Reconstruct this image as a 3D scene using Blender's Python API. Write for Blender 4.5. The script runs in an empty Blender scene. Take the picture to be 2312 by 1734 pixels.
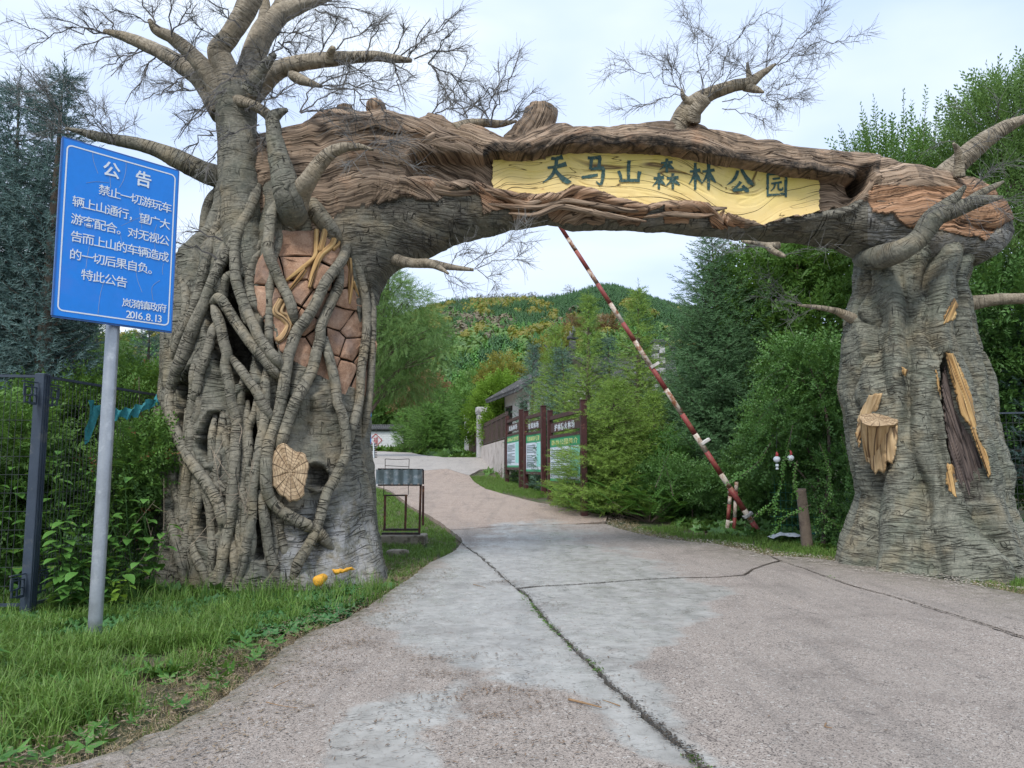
import bpy, math, random
import numpy as np
from mathutils import Vector, Matrix, geometry

S = bpy.context.scene
COL = S.collection
rnd = random.Random(11)
rng = np.random.default_rng(11)
rad = math.radians

# ------------------------------------------------------------------ camera
CAMZ = 1.6
PITCH = rad(6.05)
FPX = 1736.0                       # focal length in pixels of the 2312 px wide photograph
cam = bpy.data.cameras.new('camera')
cam.sensor_width = 36.0
cam.lens = FPX / 2312.0 * 36.0
cam.clip_start = 0.05
cam.clip_end = 6000
cam_o = bpy.data.objects.new('camera', cam)
COL.objects.link(cam_o)
cam_o.location = (0, 0, CAMZ)
cam_o.rotation_euler = (rad(90) + PITCH, 0, 0)
S.camera = cam_o

# ------------------------------------------------------------------ sky, sun, exposure
SUN_EL, SUN_AZ = rad(52), rad(200)          # azimuth clockwise from +Y
world = bpy.data.worlds.new('World')
S.world = world
world.use_nodes = True
nt = world.node_tree
for n in list(nt.nodes):
    nt.nodes.remove(n)
w_out = nt.nodes.new('ShaderNodeOutputWorld')
w_bg = nt.nodes.new('ShaderNodeBackground')
w_bg.inputs['Strength'].default_value = 0.1
w_sky = nt.nodes.new('ShaderNodeTexSky')
w_sky.sky_type = 'NISHITA'
w_sky.sun_disc = False
w_sky.sun_elevation = SUN_EL
w_sky.sun_rotation = SUN_AZ
w_sky.air_density = 1.0
w_sky.dust_density = 1.5
w_tc = nt.nodes.new('ShaderNodeTexCoord')
w_map = nt.nodes.new('ShaderNodeMapping')
w_map.inputs['Scale'].default_value = (1.0, 1.0, 2.6)
w_map.inputs['Location'].default_value = (0.3, 0.1, 0.4)
w_ns = nt.nodes.new('ShaderNodeTexNoise')
w_ns.inputs['Scale'].default_value = 1.6
w_ns.inputs['Detail'].default_value = 5
w_ns.inputs['Roughness'].default_value = 0.45
w_ns.inputs['Distortion'].default_value = 0.3
w_rmp = nt.nodes.new('ShaderNodeValToRGB')
w_rmp.color_ramp.elements[0].position = 0.38
w_rmp.color_ramp.elements[0].color = (3.5, 4.35, 6.0, 1)
w_rmp.color_ramp.elements[1].position = 0.62
w_rmp.color_ramp.elements[1].color = (5.5, 5.95, 6.5, 1)
w_mix = nt.nodes.new('ShaderNodeMix')
w_mix.data_type = 'RGBA'
w_mix.inputs['Factor'].default_value = 0.93
nt.links.new(w_tc.outputs['Generated'], w_map.inputs['Vector'])
nt.links.new(w_map.outputs[0], w_ns.inputs['Vector'])
nt.links.new(w_ns.outputs['Fac'], w_rmp.inputs['Fac'])
nt.links.new(w_sky.outputs[0], w_mix.inputs['A'])
nt.links.new(w_rmp.outputs[0], w_mix.inputs['B'])
nt.links.new(w_mix.outputs['Result'], w_bg.inputs['Color'])
nt.links.new(w_bg.outputs[0], w_out.inputs[0])

sun = bpy.data.lights.new('sun', 'SUN')
sun.energy = 1.5
sun.angle = rad(14)
sun.color = (1.0, 0.96, 0.9)
sun_o = bpy.data.objects.new('sun', sun)
COL.objects.link(sun_o)
sd = Vector((math.sin(SUN_AZ) * math.cos(SUN_EL), math.cos(SUN_AZ) * math.cos(SUN_EL), math.sin(SUN_EL)))
sun_o.rotation_euler = sd.to_track_quat('Z', 'Y').to_euler()
sun_o.location = sd * 50

S.view_settings.view_transform = 'Standard'
S.view_settings.look = 'None'
S.view_settings.exposure = 1.05
S.view_settings.gamma = 1.0
S.view_settings.use_curve_mapping = False
S.render.engine = 'CYCLES'
S.cycles.max_bounces = 5
S.cycles.diffuse_bounces = 3
S.cycles.glossy_bounces = 2
S.cycles.transmission_bounces = 2
S.cycles.transparent_max_bounces = 6
S.cycles.use_denoising = True

# ------------------------------------------------------------------ geometry helpers
CP, SP = math.cos(PITCH), math.sin(PITCH)

def P(px, py, d):
    """point at forward distance d seen at photo pixel (px, py)"""
    u, v = (px - 1156.0) / FPX, (867.0 - py) / FPX
    t = d / (CP - v * SP)
    return np.array([u * t, d, CAMZ + (SP + v * CP) * t])

def proj(V):
    V = np.asarray(V, float)
    x, y, z = V[..., 0], V[..., 1], V[..., 2] - CAMZ
    f = y * CP + z * SP
    f = np.where(f < 0.05, 0.05, f)
    up = -y * SP + z * CP
    return 1156 + FPX * x / f, 867 - FPX * up / f

PX0 = np.array([-40, 13, 16, 18, 20, 23, 27, 31, 36, 41.5, 52, 70, 100, 160, 6000.])
PZ0 = np.array([0, 0, .08, .22, .42, .66, .80, .92, 1.32, 2.02, 2.3, 2.95, 5.0, 6.0, 6.0])
def gz(y):
    y = np.asarray(y, float)
    r = 0
    for o in (-1.2, -.6, 0, .6, 1.2):
        r = r + np.interp(y + o, PX0, PZ0)
    return r / 5

def G(px, py):
    d = np.linspace(2.5, 130, 3000)
    u, v = (px - 1156.0) / FPX, (867.0 - py) / FPX
    t = d / (CP - v * SP)
    z = CAMZ + (SP + v * CP) * t
    k = np.nonzero(z < gz(d))[0]
    i = k[0] if len(k) else len(d) - 1
    return np.array([u * t[i], d[i], float(gz(d[i]))])

def _hash(x, y, z, seed):
    h = (x * 374761393 + y * 668265263 + z * 2147483647 + seed * 974634777) & 0xffffffff
    h = ((h ^ (h >> 13)) * 1274126177) & 0xffffffff
    h = ((h ^ (h >> 16)) * 2246822519) & 0xffffffff
    return ((h ^ (h >> 15)) & 0xffffff) / float(0xffffff)

def noise(x, y=0., z=0., seed=0):
    x, y, z = np.broadcast_arrays(np.asarray(x, float), np.asarray(y, float), np.asarray(z, float))
    xi, yi, zi = np.floor(x).astype(np.int64), np.floor(y).astype(np.int64), np.floor(z).astype(np.int64)
    xf, yf, zf = x - xi, y - yi, z - zi
    xf, yf, zf = [t * t * (3 - 2 * t) for t in (xf, yf, zf)]
    def h(a, b, c):
        return _hash(xi + a, yi + b, zi + c, seed)
    def lx(b, c):
        return h(0, b, c) * (1 - xf) + h(1, b, c) * xf
    return (lx(0, 0) * (1 - yf) + lx(1, 0) * yf) * (1 - zf) + (lx(0, 1) * (1 - yf) + lx(1, 1) * yf) * zf

def fbm(x, y=0., z=0., o=3, seed=0):
    r, a, s = 0, .5, 0
    for i in range(o):
        r = r + a * noise(x * 2 ** i, y * 2 ** i, z * 2 ** i, seed + i * 7)
        s += a
        a *= .5
    return r / s

def sstep(a, b, x):
    t = np.clip((np.asarray(x, float) - a) / (b - a), 0, 1)
    return t * t * (3 - 2 * t)

def inpoly(px, py, poly):
    px, py = np.asarray(px, float), np.asarray(py, float)
    ins = np.zeros(np.broadcast(px, py).shape, bool)
    n = len(poly)
    for i in range(n):
        x1, y1 = poly[i][:2]
        x2, y2 = poly[(i + 1) % n][:2]
        if y1 == y2:
            continue
        c = ((y1 > py) != (y2 > py)) & (px < (x2 - x1) * (py - y1) / (y2 - y1) + x1)
        ins ^= c
    return ins

def polydist(px, py, line):
    px, py = np.asarray(px, float), np.asarray(py, float)
    best = np.full(np.broadcast(px, py).shape, 1e9)
    for (x1, y1), (x2, y2) in zip(line[:-1], line[1:]):
        dx, dy = x2 - x1, y2 - y1
        t = np.clip(((px - x1) * dx + (py - y1) * dy) / (dx * dx + dy * dy + 1e-12), 0, 1)
        best = np.minimum(best, np.hypot(px - x1 - t * dx, py - y1 - t * dy))
    return best

def rootloc(o):
    while o.parent is not None:
        o = o.parent
    return np.array(o.location)

def gridf(n, m, wrap=False):
    i = np.arange(n - 1)[:, None]
    j = np.arange(m if wrap else m - 1)[None, :]
    a = i * m + j
    b = i * m + (j + 1) % m
    return np.stack([a, b, b + m, a + m], -1).reshape(-1, 4)

def meshdata(name, V, F, attrs=None, smooth=True, mats=None, midx=None):
    if not isinstance(F, (list, tuple)):
        F = [F]
    F = [np.asarray(f) for f in F if len(f)]
    V = np.asarray(V, np.float32).reshape(-1, 3)
    me = bpy.data.meshes.new(name)
    me.vertices.add(len(V))
    me.vertices.foreach_set('co', V.ravel())
    nl = sum(f.size for f in F)
    npoly = sum(len(f) for f in F)
    me.loops.add(nl)
    me.polygons.add(npoly)
    me.loops.foreach_set('vertex_index', np.concatenate([f.ravel() for f in F]).astype(np.int32))
    sizes = np.concatenate([np.full(len(f), f.shape[1]) for f in F])
    starts = np.concatenate([[0], np.cumsum(sizes)[:-1]])
    me.polygons.foreach_set('loop_start', starts.astype(np.int32))
    me.polygons.foreach_set('use_smooth', np.full(npoly, smooth))
    me.update(calc_edges=True)
    for k, a in (attrs or {}).items():
        a = np.asarray(a, np.float32)
        if a.ndim == 1:
            at = me.attributes.new(k, 'FLOAT', 'POINT')
            at.data.foreach_set('value', a)
        else:
            at = me.attributes.new(k, 'FLOAT_VECTOR', 'POINT')
            at.data.foreach_set('vector', a.ravel())
    for m in (mats or []):
        me.materials.append(m)
    if midx is not None:
        me.polygons.foreach_set('material_index', np.asarray(midx, np.int32))
    return me

def put(name, me, parent=None, loc=(0, 0, 0)):
    o = bpy.data.objects.new(name, me)
    COL.objects.link(o)
    if parent is not None:
        o.parent = parent
    o.location = loc
    return o

def mk(name, V, F, mat=None, parent=None, attrs=None, smooth=True, origin=None, kind=None):
    V = np.asarray(V, float).reshape(-1, 3)
    if parent is not None:
        off = rootloc(parent)
        loc = (0, 0, 0)
    else:
        off = np.array(origin if origin is not None else (0, 0, 0), float)
        loc = tuple(off)
    me = meshdata(name, V - off, F, attrs, smooth, [mat] if mat else None)
    o = put(name, me, parent, loc)
    if kind:
        o['kind'] = kind
    return o

def tag(o, label, cat, group=None):
    o['label'] = label
    o['category'] = cat
    if group:
        o['group'] = group
    return o

def thing(name, label, cat, loc, group=None):
    o = bpy.data.objects.new(name, None)
    COL.objects.link(o)
    o.location = tuple(float(a) for a in loc)
    o.empty_display_size = .2
    return tag(o, label, cat, group)

class MB:
    """collects shapes with one material"""
    def __init__(s):
        s.V, s.F, s.n = [], {}, 0
        s.A = []
    def add(s, V, F, a=0.):
        V = np.asarray(V, float).reshape(-1, 3)
        F = F if isinstance(F, list) else [F]
        for f in F:
            f = np.asarray(f)
            if len(f):
                s.F.setdefault(f.shape[1], []).append(f + s.n)
        s.V.append(V)
        s.A.append(np.full(len(V), a) if np.isscalar(a) else np.asarray(a))
        s.n += len(V)
        return s
    def box(s, c, size, rz=0., bev=.0, a=0., R=None):
        c = np.array(c, float)
        h = np.array(size, float) / 2
        if bev <= 0:
            V = np.array([[i, j, k] for i in (-1, 1) for j in (-1, 1) for k in (-1, 1)], float) * h
            F = np.array([[0, 1, 3, 2], [4, 6, 7, 5], [0, 4, 5, 1], [2, 3, 7, 6], [0, 2, 6, 4], [1, 5, 7, 3]])
            Fs = [F]
        else:
            b = min(bev, h.min() * .6)
            V, idx = [], {}
            for i in (-1, 1):
                for j in (-1, 1):
                    for k in (-1, 1):
                        for ax in range(3):
                            sg = np.array([i, j, k])
                            hh = h - b
                            hh[ax] = h[ax]
                            idx[(i, j, k, ax)] = len(V)
                            V.append(sg * hh)
            V = np.array(V)
            F4, F3 = [], []
            for ax in range(3):
                for sg in (-1, 1):
                    o = [q for q in range(3) if q != ax]
                    q = []
                    for (p1, p2) in ((-1, -1), (1, -1), (1, 1), (-1, 1)):
                        key = [0, 0, 0]
                        key[ax] = sg
                        key[o[0]] = p1
                        key[o[1]] = p2
                        q.append(idx[(*key, ax)])
                    F4.append(q)
            for ax in range(3):
                o = [q for q in range(3) if q != ax]
                for p1 in (-1, 1):
                    for p2 in (-1, 1):
                        k1, k2 = [0, 0, 0], [0, 0, 0]
                        k1[ax], k2[ax] = -1, 1
                        for kk in (k1, k2):
                            kk[o[0]], kk[o[1]] = p1, p2
                        F4.append([idx[(*k1, o[0])], idx[(*k2, o[0])], idx[(*k2, o[1])], idx[(*k1, o[1])]])
            for i in (-1, 1):
                for j in (-1, 1):
                    for k in (-1, 1):
                        F3.append([idx[(i, j, k, 0)], idx[(i, j, k, 1)], idx[(i, j, k, 2)]])
            F4, F3 = np.array(F4), np.array(F3)
            Fs = []
            for f in (F4, F3):
                a0, a1, a2 = V[f[:, 0]], V[f[:, 1]], V[f[:, 2]]
                nrm = np.cross(a1 - a0, a2 - a0)
                cen = V[f].mean(1)
                fl = (nrm * cen).sum(1) < 0
                f[fl] = f[fl][:, ::-1]
                Fs.append(f)
        if R is None:
            cz, sz = math.cos(rz), math.sin(rz)
            R = np.array([[cz, -sz, 0], [sz, cz, 0], [0, 0, 1]])
        return s.add(V @ np.asarray(R).T + c, Fs, a)
    def bar(s, p, q, w, h=None, bev=0., up=(0, 0, 1), a=0.):
        p, q = np.array(p, float), np.array(q, float)
        d = q - p
        L = np.linalg.norm(d)
        z = d / L
        x = np.cross(up, z)
        if np.linalg.norm(x) < 1e-3:
            x = np.cross((0, 1, 0), z)
        x /= np.linalg.norm(x)
        y = np.cross(z, x)
        return s.box((p + q) / 2, (w, h or w, L), bev=bev, a=a, R=np.stack([x, y, z], 1))
    def tube(s, pts, r, res=10, cap=True, a=0.):
        pts = np.asarray(pts, float)
        rr = np.full(len(pts), r) if np.isscalar(r) else np.asarray(r, float)
        V = sweep(pts, rr, res)
        n = len(pts)
        Fs = [gridf(n, res, True)]
        V = V.reshape(-1, 3)
        if cap:
            V = np.vstack([V, pts[0], pts[-1]])
            i = np.arange(res)
            Fs.append(np.stack([np.full(res, n * res), (i + 1) % res, i], 1))
            Fs.append(np.stack([np.full(res, n * res + 1), (n - 1) * res + i, (n - 1) * res + (i + 1) % res], 1))
        return s.add(V, Fs, a)
    def out(s, name, mat, parent=None, smooth=False, attr=None, origin=None, kind=None):
        F = [np.concatenate(f) for f in s.F.values()]
        V = np.concatenate(s.V)
        return mk(name, V, F, mat, parent, {attr: np.concatenate(s.A)} if attr else None, smooth, origin, kind)

def frames(pts):
    pts = np.asarray(pts, float)
    T = np.gradient(pts, axis=0)
    T /= np.linalg.norm(T, axis=1)[:, None] + 1e-12
    ref = np.array([0, 1., 0]) if abs(T[0][1]) < .9 else np.array([1., 0, 0])
    X = np.zeros_like(pts)
    x = ref - T[0] * (ref @ T[0])
    x /= np.linalg.norm(x)
    for i in range(len(pts)):
        x = x - T[i] * (x @ T[i])
        x /= np.linalg.norm(x) + 1e-12
        X[i] = x
    return T, X, np.cross(T, X)

def sweep(pts, rr, res):
    T, X, Y = frames(pts)
    a = np.arange(res) / res * 2 * math.pi
    return pts[:, None, :] + (X[:, None, :] * np.cos(a)[None, :, None] + Y[:, None, :] * np.sin(a)[None, :, None]) * np.asarray(rr)[:, None, None]

def spline(pts, step):
    """Catmull-Rom through rows of pts (any columns), resampled by arc length of the first three"""
    pts = np.asarray(pts, float)
    if len(pts) == 2:
        pts = np.array([pts[0], pts.mean(0), pts[1]])
    q = np.vstack([2 * pts[0] - pts[1], pts, 2 * pts[-1] - pts[-2]])
    out = []
    for i in range(1, len(q) - 2):
        t = np.linspace(0, 1, 12, endpoint=False)[:, None]
        a, b, c, d = q[i - 1], q[i], q[i + 1], q[i + 2]
        out.append(.5 * (2 * b + (c - a) * t + (2 * a - 5 * b + 4 * c - d) * t ** 2 + (-a + 3 * b - 3 * c + d) * t ** 3))
    out.append(pts[-1][None])
    o = np.vstack(out)
    s = np.concatenate([[0], np.cumsum(np.linalg.norm(np.diff(o[:, :3], axis=0), axis=1))])
    n = max(3, int(s[-1] / step) + 1)
    t = np.linspace(0, s[-1], n)
    return np.stack([np.interp(t, s, o[:, k]) for k in range(o.shape[1])], 1), t

# ------------------------------------------------------------------ node helpers
class NT:
    def __init__(s, name, rough=.8):
        s.m = bpy.data.materials.new(name)
        s.m.use_nodes = True
        s.t = s.m.node_tree
        s.b = s.t.nodes['Principled BSDF']
        s.b.inputs['Roughness'].default_value = rough
        s.out = s.t.nodes['Material Output']
    def n(s, typ, **kw):
        nd = s.t.nodes.new('ShaderNode' + typ)
        for k, v in kw.items():
            setattr(nd, k, v)
        return nd
    def l(s, a, b):
        s.t.links.new(a, b)
    def setin(s, sock, v):
        if isinstance(v, bpy.types.NodeSocket):
            s.l(v, sock)
        elif v is not None:
            if sock.type == 'RGBA' and not np.isscalar(v) and len(v) == 3:
                v = (*v, 1)
            if sock.type == 'RGBA' and np.isscalar(v):
                v = (v, v, v, 1)
            sock.default_value = v
    def attr(s, name, out='Vector'):
        a = s.n('Attribute', attribute_name=name)
        return a.outputs[out]
    def obj(s):
        return s.n('TexCoord').outputs['Object']
    def geo(s):
        return s.n('NewGeometry').outputs['Position']
    def map(s, v, scale=(1, 1, 1), loc=(0, 0, 0), rot=(0, 0, 0)):
        m = s.n('Mapping')
        s.l(v, m.inputs['Vector'])
        m.inputs['Scale'].default_value = scale
        m.inputs['Location'].default_value = loc
        m.inputs['Rotation'].default_value = rot
        return m.outputs[0]
    def noise(s, v, scale=1., detail=3., rough=.5, dist=0., out='Fac'):
        m = s.n('TexNoise')
        s.setin(m.inputs['Vector'], v)
        m.inputs['Scale'].default_value = scale
        m.inputs['Detail'].default_value = detail
        m.inputs['Roughness'].default_value = rough
        m.inputs['Distortion'].default_value = dist
        return m.outputs[out]
    def vor(s, v, scale=1., feat='F1', out='Distance', rand=1.):
        m = s.n('TexVoronoi', feature=feat)
        s.setin(m.inputs['Vector'], v)
        m.inputs['Scale'].default_value = scale
        m.inputs['Randomness'].default_value = rand
        return m.outputs[out]
    def math(s, op, a, b=None, clamp=False):
        m = s.n('Math', operation=op, use_clamp=clamp)
        s.setin(m.inputs[0], a)
        if b is not None:
            s.setin(m.inputs[1], b)
        return m.outputs[0]
    def ramp(s, f, stops, interp='LINEAR'):
        r = s.n('ValToRGB')
        s.setin(r.inputs[0], f)
        cr = r.color_ramp
        cr.interpolation = interp
        while len(cr.elements) < len(stops):
            cr.elements.new(.5)
        for e, (p, c) in zip(cr.elements, stops):
            e.position = p
            e.color = (c, c, c, 1) if np.isscalar(c) else (*c, 1)
        return r.outputs[0]
    def rmap(s, v, a, b, c=0., d=1.):
        m = s.n('MapRange')
        s.setin(m.inputs[0], v)
        for i, q in enumerate((a, b, c, d)):
            m.inputs[i + 1].default_value = q
        return m.outputs[0]
    def mix(s, f, a, b, mode='MIX'):
        m = s.n('Mix', data_type='RGBA', blend_type=mode)
        s.setin(m.inputs['Factor'], f)
        s.setin(m.inputs['A'], a)
        s.setin(m.inputs['B'], b)
        return m.outputs['Result']
    def bump(s, h, strength=.5, dist=.02, nrm=None):
        b = s.n('Bump')
        b.inputs['Strength'].default_value = strength
        b.inputs['Distance'].default_value = dist
        s.l(h, b.inputs['Height'])
        if nrm is not None:
            s.l(nrm, b.inputs['Normal'])
        return b.outputs[0]
    def line(s, v, width):
        """thin lines where a noise value crosses one half: 1 on the line"""
        a = s.math('ABSOLUTE', s.math('SUBTRACT', v, .5))
        return s.rmap(a, 0., width, 1., 0.)
    def fin(s, col=None, rough=None, nrm=None, **kw):
        s.setin(s.b.inputs['Base Color'], col)
        s.setin(s.b.inputs['Roughness'], rough)
        if nrm is not None:
            s.l(nrm, s.b.inputs['Normal'])
        for k, v in kw.items():
            s.setin(s.b.inputs[k.replace('_', ' ')], v)
        return s.m

def plain(name, col, rough=.7, var=.25, scale=6., bump=.3, metal=0., spec=.5, dirt_shade=None, dirtamt=.5):
    """painted or raw surface with grain, mottling and optional grime or rust in patches"""
    t = NT(name)
    g = t.obj()
    n1 = t.noise(g, scale, 5, .6)
    n2 = t.noise(g, scale * 9, 3, .6)
    f = t.math('ADD', t.math('MULTIPLY', n1, .65), t.math('MULTIPLY', n2, .35))
    c = np.array(col)
    colr = t.ramp(f, [(.3, tuple(c * (1 - var))), (.7, tuple(np.minimum(c * (1 + var), .95)))])
    if dirt_shade is not None:
        dm = t.rmap(t.noise(g, scale * .9, 7, .7), .62 - .22 * dirtamt, .70 - .16 * dirtamt)
        colr = t.mix(dm, colr, dirt_shade)
    rg = t.ramp(n1, [(.3, max(rough - .12, .05)), (.7, min(rough + .12, 1.))])
    return t.fin(colr, rg, t.bump(f, bump, .004), Metallic=metal, Specular_IOR_Level=spec)
# ------------------------------------------------------------------ sculpted cement bark and wood
def bark_mat(name, dark, mid, light, moss=.0, crack=1., grid=.55, calm=0., fq=1.):
    t = NT(name, .85)
    st = t.attr('st')
    w = t.n('SeparateXYZ')
    t.l(t.attr('w'), w.inputs[0])
    wood, dirt_shade, redd = w.outputs[0], w.outputs[1], w.outputs[2]  # second channel darkens: grime, plus shade painted into the hollows
    g = t.geo()
    # bark: creases across the length, short crossing cuts
    c1 = t.line(t.noise(t.map(st, (9 * fq, 1.1, 1)), 1., 2, .55, .25), .035 * fq)
    c2 = t.line(t.noise(t.map(st, (17 * fq, 2.0, 1), (3, 7, 0)), 1., 2, .5, .2), .03 * fq)
    v1 = t.line(t.noise(t.map(st, (1.8, 9, 1), (9, 1, 0)), 1., 1, .5), .016)
    msk = t.rmap(t.noise(t.map(st, (5, 5, 1), (1, 2, 3)), 1., 2, .5), .5, .58)
    msk2 = t.rmap(t.noise(t.map(st, (3, 3, 1), (5, 2, 9)), 1., 2, .5), .38, .55)
    cr = t.math('MULTIPLY', c1, t.math('ADD', .35, t.math('MULTIPLY', msk2, .65)))
    cr = t.math('MAXIMUM', cr, t.math('MULTIPLY', c2, t.math('MULTIPLY', msk2, .7)))
    cr = t.math('MAXIMUM', cr, t.math('MULTIPLY', v1, t.math('MULTIPLY', msk, grid * 1.6)))
    big = t.noise(g, 1.3, 4, .6)
    fine = t.noise(g, 26, 5, .65)
    mid_n = t.noise(t.map(st, (16, 3, 1)), 1., 4, .6, .3)
    if calm:
        cm = t.rmap(t.noise(g, 1.6, 3, .6), .40, .60, 1 - calm, 1.)
        cr = t.math('MULTIPLY', cr, cm)
    f = t.math('ADD', t.math('MULTIPLY', mid_n, .40), t.math('MULTIPLY', fine, .60))
    bc = t.ramp(f, [(.30, dark), (.48, mid), (.68, light)])
    bc = t.mix(t.rmap(big, .35, .65, 0, .55), bc, t.mix(.6, bc, tuple(np.array(mid) * (.62, .60, .58))))
    warm = t.rmap(t.noise(g, 2.1, 3, .6), .50, .68, 0, .55)
    bc = t.mix(warm, bc, t.mix(.55, bc, (.34, .25, .13)))
    if moss:
        mm = t.rmap(t.noise(g, 1.7, 5, .65), .48, .62, 0, moss)
        bc = t.mix(mm, bc, t.mix(.5, bc, (.10, .13, .09)))
    pale = t.math('MULTIPLY', redd, t.rmap(t.noise(g, 7, 5, .7), .38, .60))
    bc = t.mix(t.math('MULTIPLY', pale, .75), bc, (.36, .36, .365))
    streak = t.rmap(t.noise(t.map(g, (5, 5, .7)), 1., 4, .6), .54, .70, 0, .55)
    bc = t.mix(streak, bc, t.mix(.6, bc, (.05, .055, .045)))
    bc = t.mix(t.math('MULTIPLY', cr, .82 * crack), bc, (.025, .022, .018))
    # wood: long flowing grain
    gr = t.noise(t.map(st, (1.3, 24, 1)), 1., 3, .55, 1.1)
    gl = t.line(t.noise(t.map(st, (.75, 8.5, 1), (2, 5, 0)), 1., 1, .4, .9), .022)
    gl2 = t.line(t.noise(t.map(st, (1.1, 15, 1), (8, 3, 0)), 1., 1, .4, .8), .03)
    wc = t.ramp(gr, [(.30, (.125, .090, .062)), (.5, (.285, .205, .142)), (.70, (.43, .325, .235))])
    red = t.math('MAXIMUM', t.rmap(t.noise(g, 1.5, 4, .6), .54, .68, 0, .45), redd)
    wc = t.mix(red, wc, t.mix(.6, wc, (.50, .23, .10)))
    gc = t.math('MAXIMUM', gl, t.math('MULTIPLY', gl2, .5))
    wc = t.mix(t.math('MULTIPLY', gc, .9), wc, (.03, .017, .012))
    c = t.mix(wood, bc, wc)
    dn = t.math('MULTIPLY', dirt_shade, t.rmap(t.noise(g, 9, 5, .7), .25, .6), True)
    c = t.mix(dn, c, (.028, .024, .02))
    h = t.math('SUBTRACT', f, t.math('MULTIPLY', cr, 1.6))
    hw = t.math('SUBTRACT', t.math('MULTIPLY', gr, .6), t.math('MULTIPLY', gc, 1.5))
    hm = t.n('Mix', data_type='FLOAT')
    t.l(wood, hm.inputs['Factor'])
    t.l(h, hm.inputs['A'])
    t.l(hw, hm.inputs['B'])
    return t.fin(c, .82, t.bump(hm.outputs['Result'], .9, .028), Specular_IOR_Level=.35)

M_ROOT = bark_mat('root_bark', (.10, .095, .073), (.205, .190, .150), (.335, .308, .24), .25, .9, .8, .65, .62)
M_TRUNK = bark_mat('trunk_bark', (.085, .083, .068), (.172, .166, .134), (.285, .268, .212), .4, .8, .9, .75, .75)
M_RTRUNK = bark_mat('right_trunk_bark', (.09, .096, .078), (.19, .193, .155), (.32, .315, .25), .55, .85, .6, .5)
M_LIMB = bark_mat('limb_bark', (.13, .11, .08), (.30, .255, .19), (.47, .41, .32), .05, .6, .3, .8)

def carved(name, light, mid, dark, freq=14, line=(.05, .02, .012)):
    t = NT(name, .8)
    st = t.attr('st')
    g = t.geo()
    gr = t.noise(t.map(st, (1.6, freq * 1.8, 1)), 1., 3, .55, .8)
    gl = t.line(t.noise(t.map(st, (.8, freq * .8, 1), (2, 5, 0)), 1., 1, .4, .5), .035)
    c = t.ramp(gr, [(.3, dark), (.5, mid), (.7, light)])
    c = t.mix(t.rmap(t.noise(g, 5, 4, .6), .5, .7, 0, .5), c, t.mix(.5, c, dark))
    c = t.mix(t.math('MULTIPLY', gl, .85), c, line)
    h = t.math('SUBTRACT', t.math('MULTIPLY', gr, .5), gl)
    return t.fin(c, .8, t.bump(h, .9, .02))

M_YWOOD = carved('yellow_wood', (.56, .39, .17), (.40, .24, .09), (.23, .125, .045))
M_PALEWOOD = carved('pale_wood', (.62, .46, .27), (.48, .33, .17), (.30, .18, .08), 10)
M_DARKWOOD = carved('dark_wood', (.16, .12, .10), (.095, .072, .065), (.035, .028, .026), 22, (.012, .01, .01))

def board_mat():
    t = NT('yellow_board_paint', .6)
    st = t.attr('st')
    g = t.geo()
    gl = t.line(t.noise(t.map(st, (.42, 4.2, 1), (2, 5, 0)), 1., 0, .4, .5), .0125)
    gl2 = t.line(t.noise(t.map(st, (.7, 7.5, 1), (8, 3, 0)), 1., 1, .4, .7), .010)
    gm = t.rmap(t.noise(t.map(st, (1.2, 2, 1)), 1., 2, .5), .46, .54)
    gl2 = t.math('MULTIPLY', gl2, gm)
    gc = t.math('MAXIMUM', gl, gl2)
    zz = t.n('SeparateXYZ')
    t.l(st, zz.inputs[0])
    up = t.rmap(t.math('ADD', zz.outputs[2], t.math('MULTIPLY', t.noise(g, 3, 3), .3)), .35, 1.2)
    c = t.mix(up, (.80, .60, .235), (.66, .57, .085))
    c = t.mix(t.rmap(t.noise(g, 2.5, 5, .65), .4, .7, 0, .5), c, (.84, .68, .33))
    chip = t.rmap(t.noise(t.map(g, (1, 1, 2.2)), 9, 6, .7), .665, .69)
    c = t.mix(chip, c, (.42, .20, .07))
    c = t.mix(t.math('MULTIPLY', gc, .95), c, (.085, .035, .015))
    h = t.math('SUBTRACT', t.math('MULTIPLY', t.noise(t.map(st, (2, 18, 1)), 1., 3), .3), t.math('MULTIPLY', gc, 1.2))
    return t.fin(c, .55, t.bump(h, .9, .02))
M_BOARD = board_mat()
M_LETTER = plain('letter_green', (.030, .085, .075), .5, .5, 14, .4, dirt_shade=(.5, .4, .14), dirtamt=.15)

def stone_mat():
    t = NT('red_stone', .85)
    g = t.obj()
    n1 = t.noise(g, 6, 6, .65)
    n2 = t.noise(g, 60, 4, .7)
    f = t.math('ADD', t.math('MULTIPLY', n1, .6), t.math('MULTIPLY', n2, .4))
    c = t.ramp(f, [(.33, (.15, .085, .055)), (.5, (.34, .20, .125)), (.66, (.50, .34, .24))])
    c = t.mix(t.rmap(t.noise(g, 2.3, 4), .5, .66, 0, .6), c, (.20, .15, .13))
    return t.fin(c, .85, t.bump(f, .9, .02))
M_STONE = stone_mat()
M_TWIG = plain('twig_wire', (.055, .05, .048), .7, .5, 3, .2)
M_TWIG2 = plain('fine_twig', (.13, .13, .125), .7, .5, 1.5, .1)
# ------------------------------------------------------------------ the archway
LD, RD = 11.4, 12.6                       # forward distance of the two trunk centres
ARCH = thing('tree_archway', 'sculpted gateway of two huge grey tree trunks joined by a hollow log with yellow board', 'archway', (P(606, 1300, LD)[0], LD, 0))

def lerp_tab(tab, k):
    tab = np.array(tab, float)
    return lambda y: np.interp(y, tab[:, 0], tab[:, k])

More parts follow.
